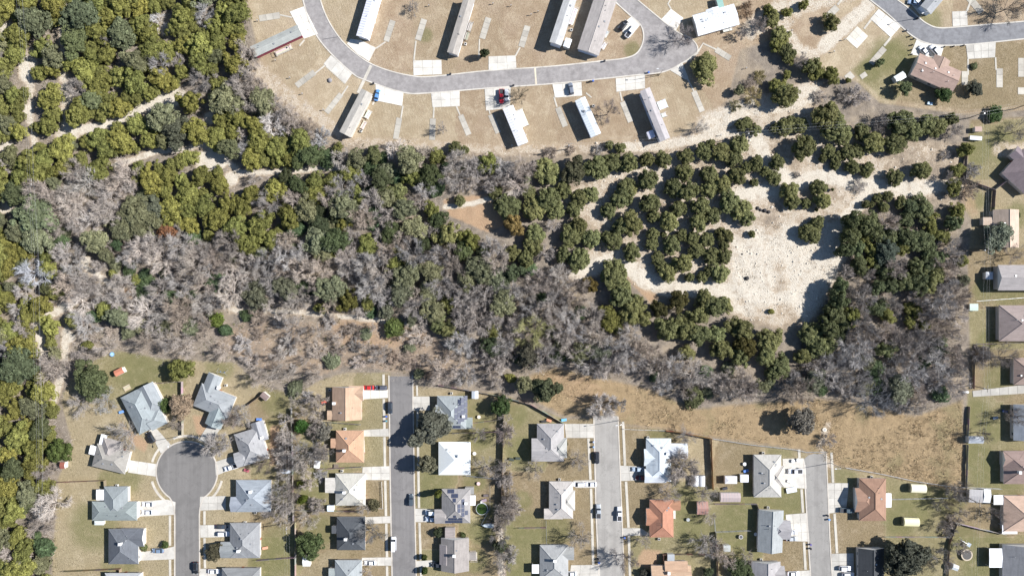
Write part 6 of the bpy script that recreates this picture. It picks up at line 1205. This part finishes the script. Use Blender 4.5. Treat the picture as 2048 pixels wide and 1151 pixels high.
# woodland filled by throwing darts into zones
def zone_kind(x, y):
    inp = lambda p: sdf_poly(np.array([x], float), np.array([y], float), p)[0] > 0
    u = random.random()
    if inp(Z_DARK): return ('juniper', DG) if u < .82 else ('oak', (.085, .1, .07)) if u < .9 else ('bare', BA)
    if inp(Z_LEFT): return ('juniper', random.choice((OL, OL, YG, YG))) if u < .87 else ('oak', random.choice((GG, (.2, .21, .11)))) if u < .95 else ('bare', BA)
    if inp(Z_WEST): return ('juniper', random.choice((YG, OL, YG))) if u < .66 else ('oak', random.choice((GG, (.12, .13, .06)))) if u < .84 else ('bare', BA) if u < .95 else ('dead', BP)
    if inp(Z_MIDJ): return ('juniper', random.choice((YG, OL, OL))) if u < .93 else ('bare', BA)
    if inp(Z_MIX): return ('oak', random.choice((GG, (.10, .125, .055), (.085, .10, .05)))) if u < .36 else ('juniper', random.choice((OL, OLD, OL))) if u < .60 else ('shrub', PV) if u < .65 else ('bare', random.choice((BA, BA, BT)))
    if inp(Z_SPARSE): return ('brush', random.choice(((.37, .30, .245), BT, BA))) if u < .5 else ('thin', random.choice((BT, BA))) if u < .95 else ('shrub', GG)
    if x > 620 and y < 720 and u > .80: return random.choice((('oak', GG), ('oak', (.17, .18, .115)), ('juniper', OLD), ('juniper', OL), ('shrub', PV)))
    return ('bare', random.choice((BA, BA, BT, (.34, .30, .27), (.45, .41, .375)))) if u < .74 else ('oak', random.choice((GG, (.16, .165, .11)))) if u < .86 else ('shrub', random.choice((PV, GG))) if u < .975 else ('dead', (.44, .41, .38))
Z_LEFT = [(-60, -60), (490, -60), (500, 100), (470, 130), (450, 200), (520, 250), (560, 290), (560, 345), (400, 345), (230, 340), (130, 345), (-60, 345)]
Z_WEST = [(-60, 340), (110, 340), (112, 560), (125, 640), (128, 730), (108, 800), (140, 880), (110, 960), (60, 1060), (110, 1210), (-60, 1210)]
Z_MIDJ = [(210, 320), (330, 300), (400, 340), (470, 345), (560, 345), (600, 420), (560, 490), (500, 500), (470, 480), (410, 470), (350, 440), (310, 400), (250, 345)]
Z_MIX = [(520, 270), (620, 260), (700, 285), (880, 300), (880, 400), (960, 475), (1060, 490), (1150, 560), (1060, 575), (960, 560), (880, 570), (800, 550), (740, 500), (640, 500), (570, 480), (600, 420), (560, 340)]
Z_DARK = [(1701, 413), (1785, 418), (1818, 400), (1868, 415), (1890, 450), (1887, 537), (1843, 576), (1795, 586), (1770, 550), (1715, 540), (1690, 500)]
Z_SPARSE = [(480, 632), (660, 636), (860, 655), (900, 680), (990, 740), (960, 760), (900, 775), (780, 745), (700, 740), (640, 760), (590, 790), (500, 770), (400, 705), (230, 695), (150, 735), (130, 690), (200, 640), (330, 690), (420, 630)]
def fill_woods():
    rr = random.Random(11); n0 = 0
    xs = np.array([[t[3], t[4], t[5]] for t in TREES])
    pts = [tuple(p) for p in xs]
    arrW = np.array(WOOD)
    cand = []
    for _ in range(12000):
        cand.append((rr.uniform(-40, 1945), rr.uniform(-30, 1185)))
    cx_, cy_ = np.array([c[0] for c in cand]), np.array([c[1] for c in cand])
    sd = sdf_poly(cx_, cy_, WOOD)
    blocked = np.zeros(len(cand), bool)
    tdist = np.full(len(cand), 1e9); cdist = tdist.copy()
    for x, y, r in CLEAR: cdist = np.minimum(cdist, np.hypot(cx_ - x, cy_ - y) - r)
    for p, w, s in TRACKS: tdist = np.minimum(tdist, dist_line(cx_, cy_, p) - w)
    blocked |= (cdist < 6) | (tdist < 6)
    soil = np.zeros(len(cand), bool); sparse = sdf_poly(cx_, cy_, Z_SPARSE) > 0
    for p, s in SOIL[1:2] + SOIL[4:5]: soil |= sdf_poly(cx_, cy_, p) > -4
    grid = {}
    def near(x, y, r, fac):
        gx, gy = int(x // 60), int(y // 60)
        for i in range(gx - 1, gx + 2):
            for j in range(gy - 1, gy + 2):
                for (a, b, q) in grid.get((i, j), ()):
                    if math.hypot(a - x, b - y) < fac * (r + q): return True
        return False
    def put(x, y, r): grid.setdefault((int(x // 60), int(y // 60)), []).append((x, y, r))
    for p in pts: put(*p)
    order = sorted(range(len(cand)), key=lambda i: i)
    for phase, (rlo, rhi) in enumerate(((22, 32), (17, 24), (12, 17))):
        for i in order[phase * 4000:(phase + 1) * 4000]:
            x, y = cand[i]
            if sd[i] < 8 or blocked[i] or soil[i]: continue
            kind, col = zone_kind(x, y); r = rr.uniform(rlo, rhi)
            if kind == 'brush' or sparse[i]:
                if rr.random() < .36: continue
                r *= .85
            if kind == 'shrub': r *= .6
            if kind == 'brush': r *= .9
            if kind == 'juniper': r *= .95
            if tdist[i] < .45 * r or cdist[i] < .4 * r: continue
            if near(x, y, r, .75 if sparse[i] else .50 if kind in ('bare', 'dead') else .55): continue
            put(x, y, r); T(kind, x, y, r, col)
fill_woods()

NUMW = ['nearest', 'second', 'third', 'fourth', 'fifth', 'sixth', 'seventh', 'eighth', 'ninth', 'tenth', 'eleventh', 'twelfth']
SECT = ['right of', 'down right of', 'below', 'down left of', 'left of', 'up left of', 'above', 'up right of']
LAND += [(336, 463, 'the rusty orange tree'), (292, 622, 'the large pale dead tree'), (97, 372, 'the pole among dead branches'), (416, 322, 'the pale wedge clearing'), (340, 197, 'the long pale clearing in the wood'), (940, 425, 'the bare reddish soil patch'), (1525, 420, 'the burnt boulder heap'),
         (1494, 556, 'the black lump on the rubble'), (1027, 448, 'the golden brown juniper'), (1066, 664, 'the yellowish bare tree'), (1388, 750, 'the big pale bare tree above the brush'), (276, 437, 'the large grey green oak'), (0, 0, "the photo's upper western corner"), (0, 1151, "the photo's lower western corner"), (0, 575, "the middle of the photo's western edge"),
         (650, 628, 'the pale path end'), (1590, 368, 'the fork of the white tracks'), (1157, 545, 'the western tip of the white track'), (1620, 460, 'the lone clump on the rubble'), (695, 602, 'the olive clump beside the path'), (54, 140, 'the oval pale gap in the wood'), (1589, 841, 'the lone tree in the brush'), (1753, 811, 'the big grey tree at the brush edge'), (660, 161, 'the round boulder'), (1134, 298, 'the pole below the silver home')]
def tone(kind, col):
    if kind in ('bare', 'brush', 'thin', 'full'): return 'grey' if col[0] - col[2] < .07 and col[0] > .23 else 'dark grey' if col[0] < .23 else 'brownish'
    if kind == 'dead': return 'whitish'
    if col == GO: return 'golden brown'
    if col[0] > .105: return 'yellow green' if col[2] < .05 else 'grey green'
    return 'dark green' if col[0] < .07 else 'olive green'
def cap_kinds(most=290):
    global TREES
    keep, rest = [], []
    TREES = [t for t in TREES if -45 < t[3] < 2095 and -45 < t[4] < 1198]
    for nm in dict.fromkeys(t[1] for t in TREES):
        l = sorted((t for t in TREES if t[1] == nm), key=lambda t: (t[8] is None, not (0 < t[3] < 2048 and 0 < t[4] < 1151), -t[5]))
        keep += l[:most]; rest += l[most:]
    TREES = keep
    rr = random.Random(9)
    for kind in dict.fromkeys(t[0] for t in rest):
        V, F, TT, o = [], [], [], 0; col = np.zeros(3); n = 0
        for t in rest:
            if t[0] != kind: continue
            me = rr.choice(MESH[kind]); v = np.zeros(len(me.vertices) * 3, np.float32); me.vertices.foreach_get('co', v); v = v.reshape(-1, 3)
            f = np.zeros(len(me.loops), np.int32); me.loops.foreach_get('vertex_index', f); f = f.reshape(-1, 3)
            tt = np.zeros(len(v), np.float32); me.attributes['tint'].data.foreach_get('value', tt)
            z = t[6] * .5; c = P(t[3], t[4], z); rm = t[5] * S * (H - z) / H; a = rr.uniform(0, 6.28); m = np.array(((math.cos(a), -math.sin(a)), (math.sin(a), math.cos(a))))
            w = np.empty_like(v); w[:, :2] = v[:, :2] @ m.T * rm + (c.x, c.y); w[:, 2] = v[:, 2] * t[6] - .05
            V.append(w); F.append(f + o); TT.append(tt * rr.uniform(.85, 1.15)); o += len(v); col += t[7]; n += 1
        o_ = link('understorey_thicket', np_mesh('understorey_thicket', np.concatenate(V), np.concatenate(F), (M_LEAF if kind in ('juniper', 'round', 'oak', 'shrub') else M_TWIG,), np.concatenate(TT)), color=col / n)
        tag(o_, {'bare': 'small leafless saplings filling the gaps of the wood', 'juniper': 'small junipers filling the gaps of the wood'}.get(kind, 'low growth filling the gaps of the wood'), kind='stuff')
def plant_all():
    byname = {}
    for t in TREES: byname.setdefault((t[2], tone(t[0], t[7])), []).append(t)
    # an unlabelled tree is named by its place among its kind round a landmark, else by where it stands in the photograph
    for nm, lst in byname.items():
        inside = lst
        opts = []
        for (lx, ly, w) in LAND:
            sec = [[] for _ in SECT]
            for t in inside:
                dd = math.hypot(t[3] - lx, t[4] - ly)
                if 3 < dd < 330: sec[int(round(math.atan2(t[4] - ly, t[3] - lx) / (math.pi / 4))) % 8].append((dd, t))
            for j, l in enumerate(sec):
                for k, (dd, t) in enumerate(sorted(l, key=lambda q: q[0])[:12]): opts.append((k * 40 + dd, k, j, w, t))
        done = set()
        for sc, k, j, w, t in sorted(opts, key=lambda q: q[0]):
            if t[8] or id(t) in done: continue
            done.add(id(t)); t[8] = f'{NUMW[k]} {tone(t[0], t[7])} {t[2]} {SECT[j]} {w}'
        for t in lst:
            if not t[8]: t[8] = f'{tone(t[0], t[7])} {t[2]} at the very edge of the view'
    GRP = {'juniper_tree': 'junipers', 'oak_tree': 'leafy oaks', 'shrub': 'green shrubs', 'bare_tree': 'bare trees', 'dead_tree': 'pale dead trees', 'bare_shrub': 'bare thicket shrubs'}
    CAT = {'juniper_tree': 'tree', 'oak_tree': 'tree', 'shrub': 'shrub', 'bare_tree': 'tree', 'dead_tree': 'tree', 'bare_shrub': 'shrub'}
    rr = random.Random(5)
    for kind, nm, words, px, py, r, h, col, label in TREES:
        z = h * ({'bare': .6, 'thin': .6, 'full': .6}.get(kind, .5)); c = P(px, py, z); rm = r * S * (H - z) / H
        t = empty(nm, (c.x, c.y, -.05), rr.uniform(0, 6.28)); tag(t, label, CAT[nm], GRP[nm])
        v = rr.uniform(.80, 1.2); hue = rr.uniform(-.06, .06)
        if kind in ('juniper', 'round', 'oak'): rm *= .9
        link('crown', rr.choice(MESH[kind]), parent=t, scale=(rm * rr.uniform(.9, 1.12), rm * rr.uniform(.86, 1.1), h * rr.uniform(.85, 1.15)), color=(col[0] * v * (1 + hue), col[1] * v, col[2] * v * (1 - hue)))
        if kind not in ('shrub', 'brush'): link('trunk', rr.choice(TRUNK), parent=t, scale=(min(rm, 4), min(rm, 4), h))
cap_kinds(); plant_all()

# ------------------------------------------------------------------ uncountable ground cover
def scatter(name, label, n, wfun, blades, hlo, hhi, width, lean, cols, seed, mat=M_TWIG, spread=.35):
    """tufts of blades thrown where the zone weight allows; one object, colour spread in the tint attribute"""
    r = np.random.default_rng(seed); x = r.uniform(-40, 2088, n * 6); y = r.uniform(-40, 1190, n * 6)
    keep = r.random(n * 6) < wfun(x, y); x = x[keep][:n]; y = y[keep][:n]; m = len(x)
    gx = (x - 1024) * S; gy = (575.5 - y) * S
    bx = np.repeat(gx, blades) + r.normal(0, spread, m * blades); by = np.repeat(gy, blades) + r.normal(0, spread, m * blades); k = m * blades
    hh = r.uniform(hlo, hhi, k); a = r.uniform(0, 2 * math.pi, k); le = hh * lean * r.uniform(.3, 1, k); wa = a + r.uniform(.8, 2.2, k); w = width * r.uniform(.6, 1.3, k)
    base = np.stack([bx, by, np.full(k, -.1)], -1); wv = np.stack([np.cos(wa) * w, np.sin(wa) * w, np.zeros(k)], -1); tip = base + np.stack([np.cos(a) * le, np.sin(a) * le, hh], -1)
    v = np.stack([base - wv, base + wv, tip], 1).reshape(-1, 3); t = np.repeat(np.repeat(r.uniform(.7, 1.25, m), blades) * r.uniform(.75, 1.25, k), 3)
    o = link(name, np_mesh(name, v, np.arange(len(v)).reshape(-1, 3), (mat,), t), color=cols); tag(o, label, kind='stuff'); return o
def w_brush(x, y): return sm(sdf_poly(x, y, BRUSH), -6, 12) * np.clip(1.9 * value_noise(x * S + 500, y * S + 500, 8, 4) - .35, .06, 1)
def w_wood(x, y):
    l, ya, g, b, s, ta = zone_weights(x, y); return sm(sdf_poly(x, y, WOOD), -14, 8) * np.clip(1 - 1.1 * l, 0, 1) * (1 - .7 * s) * (1 - b) * (.3 + .7 * value_noise(x * S + 900, y * S + 300, 7, 9))
def w_lime(x, y):
    l, ya, g, b, s, ta = zone_weights(x, y); q = value_noise(x * S + 100, y * S + 700, 8, 12)
    tr = np.full(x.shape, 1e9)
    for p, w, s_2 in TRACKS[:6]: tr = np.minimum(tr, dist_line(x, y, p) - w)
    return np.where(l > .2, np.clip(q * 1.7 - .45, 0, 1), 0) * (tr > -3) * (x > 900)
def w_speck(x, y): return sm(sdf_poly(x, y, LIME2), -4, 6) * (.3 + .7 * value_noise(x * S, y * S, 6, 33))
def w_edge(x, y):
    l, ya, g, b, s, ta = zone_weights(x, y); return np.clip(ta - .2, 0, 1) * sm(30 - np.abs(sdf_poly(x, y, TAN)), 0, 25) * value_noise(x * S + 40, y * S + 90, 5, 21)
scatter('dry_brush', 'golden dry brush covering the field above the street ends', 17000, w_brush, 8, .25, .85, .085, 1.2, (.45, .35, .215), 1, spread=.4)
scatter('dry_brush_stems', 'dark weed stems among the golden brush', 1500, w_brush, 5, .3, .9, .045, .9, (.26, .2, .13), 2)
scatter('undergrowth', 'grey brown twiggy undergrowth on the wood floor', 20000, w_wood, 8, .3, 1.5, .05, 1.4, (.37, .325, .285), 3, spread=.7)
scatter('undergrowth_leaves', 'low olive undergrowth on the wood floor', 2600, w_wood, 9, .2, .8, .16, .9, (.13, .135, .055), 4, mat=M_LEAF, spread=.45)
scatter('dry_weeds', 'tan dry weeds on the white clearing', 4600, w_lime, 7, .15, .6, .07, 1.2, (.36, .28, .2), 5, spread=.4)
scatter('low_tufts', 'dark speckled tufts on the white rubble patch', 1700, w_speck, 6, .1, .35, .07, 1.0, (.21, .18, .13), 6, spread=.16)
scatter('verge_weeds', 'ragged dry weeds along the edge of the tan lawns', 1500, w_edge, 7, .1, .5, .08, 1.2, (.4, .3, .2), 7, spread=.4)

def rubble():
    r = np.random.default_rng(8); n = 2600; x = r.uniform(1000, 1925, n * 6); y = r.uniform(180, 690, n * 6)
    k = r.random(n * 6) < np.maximum(w_speck(x, y), .35 * w_lime(x, y)); x = x[k][:n]; y = y[k][:n]; m = len(x)
    c = np.stack([(x - 1024) * S, (575.5 - y) * S, np.zeros(m)], -1); s = r.gamma(2, .085, (m, 1, 1)) + .05
    base = np.array([(1, 0, -.2), (-.5, .87, -.2), (-.5, -.87, -.2), (0, 0, .8), (.4, .5, .5)])[None] * s * r.uniform(.6, 1.4, (m, 5, 3)); v = (c[:, None] + base)
    f = np.array([(0, 1, 4), (1, 2, 3), (2, 0, 3), (0, 4, 3), (4, 1, 3)])[None] + 5 * np.arange(m)[:, None, None]
    o = link('rubble', np_mesh('rubble', v.reshape(-1, 3), f.reshape(-1, 3), (M_ROCK,)), color=(.60, .55, .47)); tag(o, 'broken white limestone rubble on the bare patch', kind='stuff')
rubble()
def boulder(px, py, r, color, label, name='boulder', cat='boulder'):
    bm = bmesh.new(); bmesh.ops.create_icosphere(bm, subdivisions=2, radius=1)
    rr = random.Random(int(px))
    for v in bm.verts: v.co *= rr.uniform(.8, 1.1); v.co.z *= .6
    c = P(px, py); o = link(name, bm_mesh(name, bm, (M_ROCK,), True), loc=(c.x, c.y, r * .2), scale=(r, r, r), color=color); tag(o, label, cat)
boulder(660, 161, .95, (.25, .24, .25), 'round grey boulder alone in the tan lawn by the loop road')
for i, (x, y, r, l) in enumerate([(1515, 416, .8, 'dark boulder of the heap west of the burnt scatter'), (1521, 420, .6, 'small dark boulder in the middle of the burnt scatter'), (1529, 421, .9, 'largest dark boulder on the burnt scatter'), (1537, 424, .7, 'easternmost dark boulder of the burnt scatter'), (1494, 556, .9, 'black lump alone on the white rubble patch'), (1484, 508, .4, 'tiny dark lump near the northern rubble streak')]):
    boulder(x, y, r, (.05, .048, .05), l)

# ------------------------------------------------------------------ small yard things
def item(kind, label, px, py, ang=0, color=(.6, .6, .6), size=1.0):
    c = P(px, py, .5); t = empty(kind, (c.x, c.y, .02), R(-ang))
    cat = {'air_conditioner': 'air conditioner', 'patio_table': 'table', 'storage_box': 'box', 'planter': 'planter', 'playset': 'playset', 'swing_frame': 'swing', 'log_pile': 'firewood', 'garden_chair': 'chair', 'propane_tank': 'tank', 'manhole_ring': 'manhole', 'electric_pedestal': 'pedestal'}[kind]
    tag(t, label, cat); z = size
    if kind == 'air_conditioner':
        link('casing', boxmesh(.9, .9, .8, M_PLAIN), parent=t, color=color)
        bm = bmesh.new(); cyl_bm(bm, (0, 0, .8), (0, 0, .84), .36, .36, 14); link('fan_grille', bm_mesh('fan_grille', bm, (M_TYRE,)), parent=t)
    elif kind == 'patio_table':
        bm = bmesh.new(); cyl_bm(bm, (0, 0, .7), (0, 0, .75), .6 * z, .6 * z, 16); link('table_top', bm_mesh('table_top', bm, (M_PLAIN,)), parent=t, color=color)
        for i in range(4): link('leg', boxmesh(.07, .07, .7, M_STEEL), parent=t, loc=(.4 * z * math.cos(i * 1.57 + .8), .4 * z * math.sin(i * 1.57 + .8), 0))
    elif kind == 'garden_chair':
        link('seat', boxmesh(.5, .5, .08, M_PLAIN), parent=t, loc=(0, 0, .38), color=color); link('backrest', boxmesh(.07, .5, .5, M_PLAIN), parent=t, loc=(-.27, 0, .45), color=color)
        for sx in (-1, 1):
            for sy in (-1, 1): link('leg', boxmesh(.06, .06, .38, M_PLAIN), parent=t, loc=(.2 * sx, .2 * sy, 0), color=color)
    elif kind == 'storage_box':
        link('box_body', boxmesh(1.5 * z, .7 * z, .55, M_PLAIN), parent=t, color=color); link('lid', boxmesh(1.58 * z, .78 * z, .08, M_PLAIN), parent=t, loc=(0, 0, .55), color=[min(.9, x * 1.15) for x in color])
    elif kind == 'planter':
        bm = bmesh.new(); loft(bm, [[(-.35, -.35, 0), (.35, -.35, 0), (.35, .35, 0), (-.35, .35, 0)], [(-.45, -.45, .5), (.45, -.45, .5), (.45, .45, .5), (-.45, .45, .5)]]); link('pot', bm_mesh('pot', bm, (M_PLAIN,)), parent=t, color=color)
        link('foliage', MESH['shrub'][int(px) % 4], parent=t, loc=(0, 0, .45), scale=(.5, .5, .6), color=(.05, .065, .03))
    elif kind in ('playset', 'swing_frame'):
        w, l = 1.2 * z, 1.9 * z
        for sx in (-1, 1):
            for sy in (-1, 1): tube('leg', [(sx * l, sy * w, 0), (sx * l * .85, 0, 2.2)], .06, M_STEEL if kind == 'swing_frame' else M_TRIM, t)
        tube('top_beam', [(-l * .9, 0, 2.2), (l * .9, 0, 2.2)], .07, M_STEEL, t)
        for sx in (-.4, .4): link('swing_seat', boxmesh(.2, .5, .05, M_PLAIN), parent=t, loc=(sx * l, 0, .5), color=(.1, .2, .45))
        if kind == 'playset': link('platform', boxmesh(1.5, 1.5, .1, M_PLAIN), parent=t, loc=(l + .8, 0, 1.3), color=color)
    elif kind == 'log_pile':
        bm = bmesh.new(); cyl_bm(bm, (-.9, 0, 0), (.9, 0, 0), .16, .15, 7); me = bm_mesh('log', bm, (M_BARK,))
        for i in range(9): link('log', me, parent=t, loc=(random.uniform(-.08, .08), (i % 5 - 2) * .33 + (.16 if i > 4 else 0), .16 + (.28 if i > 4 else 0)))
    elif kind == 'propane_tank':
        bm = bmesh.new(); loft(bm, [[(x, r * math.cos(a), .75 + r * math.sin(a)) for a in np.linspace(0, 6.283, 13)[:-1]] for x, r in ((-1.35, .1), (-1.2, .38), (-.9, .5), (.9, .5), (1.2, .38), (1.35, .1))]); link('tank', bm_mesh('tank', bm, (M_PLAIN,), True), parent=t, color=color)
        for sx in (-.8, .8): link('stand', boxmesh(.15, .8, .35, M_PLAIN), parent=t, loc=(sx, 0, 0), color=(.4, .4, .4))
    elif kind == 'electric_pedestal':
        link('post', boxmesh(.16, .16, 1.2, M_WOOD), parent=t, color=(.3, .27, .22)); link('meter_box', boxmesh(.35, .3, .55, M_PLAIN), parent=t, loc=(0, .1, .75), color=color)
    elif kind == 'manhole_ring':
        bm = bmesh.new(); cyl_bm(bm, (0, 0, -.05), (0, 0, .25), .95, .9, 18); link('collar', bm_mesh('collar', bm, (M_CONC,)), parent=t, color=(1.4, 1.35, 1.25))
        bm = bmesh.new(); cyl_bm(bm, (0, 0, .25), (0, 0, .29), .42, .42, 14); link('cover', bm_mesh('cover', bm, (M_STEEL,)), parent=t)
ACS = [(334, 842, 'slate blue house with the black car'), (452, 770, 'slate blue house with a white chimney'), (234, 970, 'mottled green grey house'), (533, 868, 'mid grey house'), (511, 1024, 'blue grey house'), (490, 1044, 'grey house with the brown tree'), (660, 779, 'orange tan gabled house'), (690, 857, 'orange hip roofed house'), (684, 941, 'cream roofed house'), (690, 1035, 'near black house'), (1119, 958, 'beige house'), (1526, 905, 'beige house with the white pickup'), (1536, 1014, 'grey gabled house'), (1522, 1118, 'taupe grey bottom roof'), (1743, 953, 'brown terracotta house'), (1318, 1077, 'terracotta house'), (903, 786, 'stepped solar house'), (1296, 874, 'white roofed house')]
for x, y, w in ACS: item('air_conditioner', f'pale air conditioner unit beside the {w}', x, y, 0, (.62, .61, .58))
for x, y, w in [(574, 96, 'maroon trimmed mobile home'), (748, 45, 'white mobile home in the loop bend'), (722, 262, 'tan roofed mobile home'), (931, 88, 'mauve mobile home'), (1143, 60, 'narrow grey mobile home'), (1050, 270, 'bright white mobile home'), (1187, 212, 'silver white mobile home'), (1322, 252, 'long grey mobile home')]: item('air_conditioner', f'small air conditioner beside the {w}', x, y, 20, (.6, .6, .58))
item('manhole_ring', 'round white concrete manhole collar in the brush above the speckled street', 1650, 859)
for x, y, w, c in [(1586, 921, 'white patio table nearest the beige house above the white pickup', (.8, .8, .8)), (1596, 919, 'white patio table nearer the street above the white pickup', (.8, .8, .78)), (958, 833, 'pale patio table behind the stepped solar house', (.7, .62, .52)), (949, 906, 'small round white table behind the white metal roofed house', (.75, .72, .66)), (957, 966, 'pink white table at the corner of the taupe solar house', (.7, .5, .5)), (1376, 1038, 'grey round table on the lawn behind the terracotta house', (.4, .42, .42)), (1511, 1067, 'white table on the lawn behind the grey gabled house', (.75, .74, .7)), (1489, 927, 'grey white table by the beige house shadow', (.7, .7, .7))]: item('patio_table', w, x, y, 0, c, 1.2)
for x, y, w, c in [(972, 990, 'dark box on the deck by the green pool', (.12, .1, .1)), (968, 1000, 'purple grey box between deck and green pool', (.25, .2, .24)), (1023, 918, 'dark box on the green lawn behind the grey end house', (.05, .06, .05)), (1036, 916, 'second dark box nearer the grey end house', (.05, .06, .05)), (1098, 840, 'orange box behind the grey end house', (.5, .25, .15)), (1088, 842, 'black box behind the grey end house', (.04, .04, .04)), (1128, 839, 'light blue box at the fence corner of the grey end house', (.15, .4, .65)), (1492, 941, 'blue box in the shadow of the beige house', (.1, .2, .5)), (243, 823, 'blue tarpaulined box beside the slate blue house', (.15, .28, .55)), (648, 804, 'red box behind the orange tan house', (.5, .12, .08)), (1580, 962, 'white cart in front of the beige house', (.8, .8, .8)), (1583, 979, 'silver camper trailer box beside the beige house drive', (.6, .63, .68)), (1991, 835, 'dark blue box on the lawn by the blue grey house', (.06, .1, .16)), (2010, 822, 'navy box in the shadow of the blue grey house', (.05, .09, .2)), (1450, 976, 'black box above the long pinkish shed', (.04, .04, .05)), (518, 838, 'blue box at the upper gable of the mid grey house', (.1, .2, .5)), (530, 1095, 'orange pink box behind the grey house with the brown tree', (.6, .3, .2)), (493, 940, 'red blue box under the bare tree by the mid grey house', (.35, .1, .12)), (1860, 207, 'blue white covered box on the lawn below the pinkish brown house', (.4, .52, .62))]: item('storage_box', w, x, y, random.uniform(-20, 20), c, 1.3 if x not in (1583,) else 2.6)
for i, x in enumerate((1351, 1357, 1363, 1369, 1375)): item('planter', ['first', 'second', 'third', 'fourth', 'last'][i] + ' dark planter from the west in the row on the tan bottom yard', x, 1136, 0, (.1, .09, .08))
item('playset', 'white swing set with a small platform on the corner lawn', 1925, 1081, 30, (.35, .4, .45), .8); item('swing_frame', 'thin swing frame on the lawn behind the slate blue houses', 445, 743, 10)
item('log_pile', 'firewood pile between the orange hip and cream houses', 672, 932, 5); item('log_pile', 'log heap beside the path on the bare wood edge', 1952, 694, 70); item('propane_tank', 'white gas tank lying at the far side of the gravel drive', 1930, 783, 5, (.75, .75, .75))
for x, y, l in [(986, 8, 'westernmost hookup post on the lawn above the loop road'), (1022, 12, 'second hookup post from the west above the loop road'), (1062, 30, 'paired hookup post nearer the thin pad'), (1076, 24, 'paired hookup post nearer the narrow grey home'), (515, 42, 'hookup post at the end of the pad above the maroon trimmed home'), (551, 121, 'hookup post below the maroon trimmed home'), (580, 156, 'hookup post at the west end of the lower left pad'), (605, 188, 'hookup post by the round boulder lawn edge'), (647, 220, 'hookup post at the corner pad before the tan home'), (858, 12, 'small post west of the mauve home'), (1492, 137, 'hookup post on the lawn below the large white home'), (1441, 271, 'black utility box on the pale ground below the long grey home'), (1688, 80, 'hookup post beside the square white pad'), (1667, 104, 'leaning post at the end of the limestone strip'), (1583, 62, 'dark lidded box on the pale spot by the juniper row')]: item('electric_pedestal', l, x, y, 0, (.35, .36, .38))
for x, y, l in [(1819, 73, 'northern dark bollard beside the pinkish brown house drive'), (1827, 78, 'dark bollard at the kerb corner of the pinkish brown house drive'), (1824, 90, 'dark bollard second down the west side of the drive'), (1822, 100, 'dark bollard third down the west side of the drive'), (1823, 109, 'dark bollard at the foot of the west side of the drive'), (1888, 94, 'dark bollard east of the pinkish brown house drive'), (1907, 93, 'dark bollard on the verge between the two drives'), (1927, 91, 'dark bollard beside the wide pale drive')]:
    c = P(x, y, .4); t = empty('bollard', (c.x, c.y, 0)); tag(t, l, 'bollard', 'dark bollards round the drive')
    bm = bmesh.new(); cyl_bm(bm, (0, 0, 0), (0, 0, .75), .28, .24, 10); link('bollard_post', bm_mesh('bollard_post', bm, (M_TYRE,)), parent=t)
    bm = bmesh.new(); cyl_bm(bm, (0, 0, .75), (0, 0, .85), .32, .1, 10); link('cap', bm_mesh('cap', bm, (M_TYRE,)), parent=t)
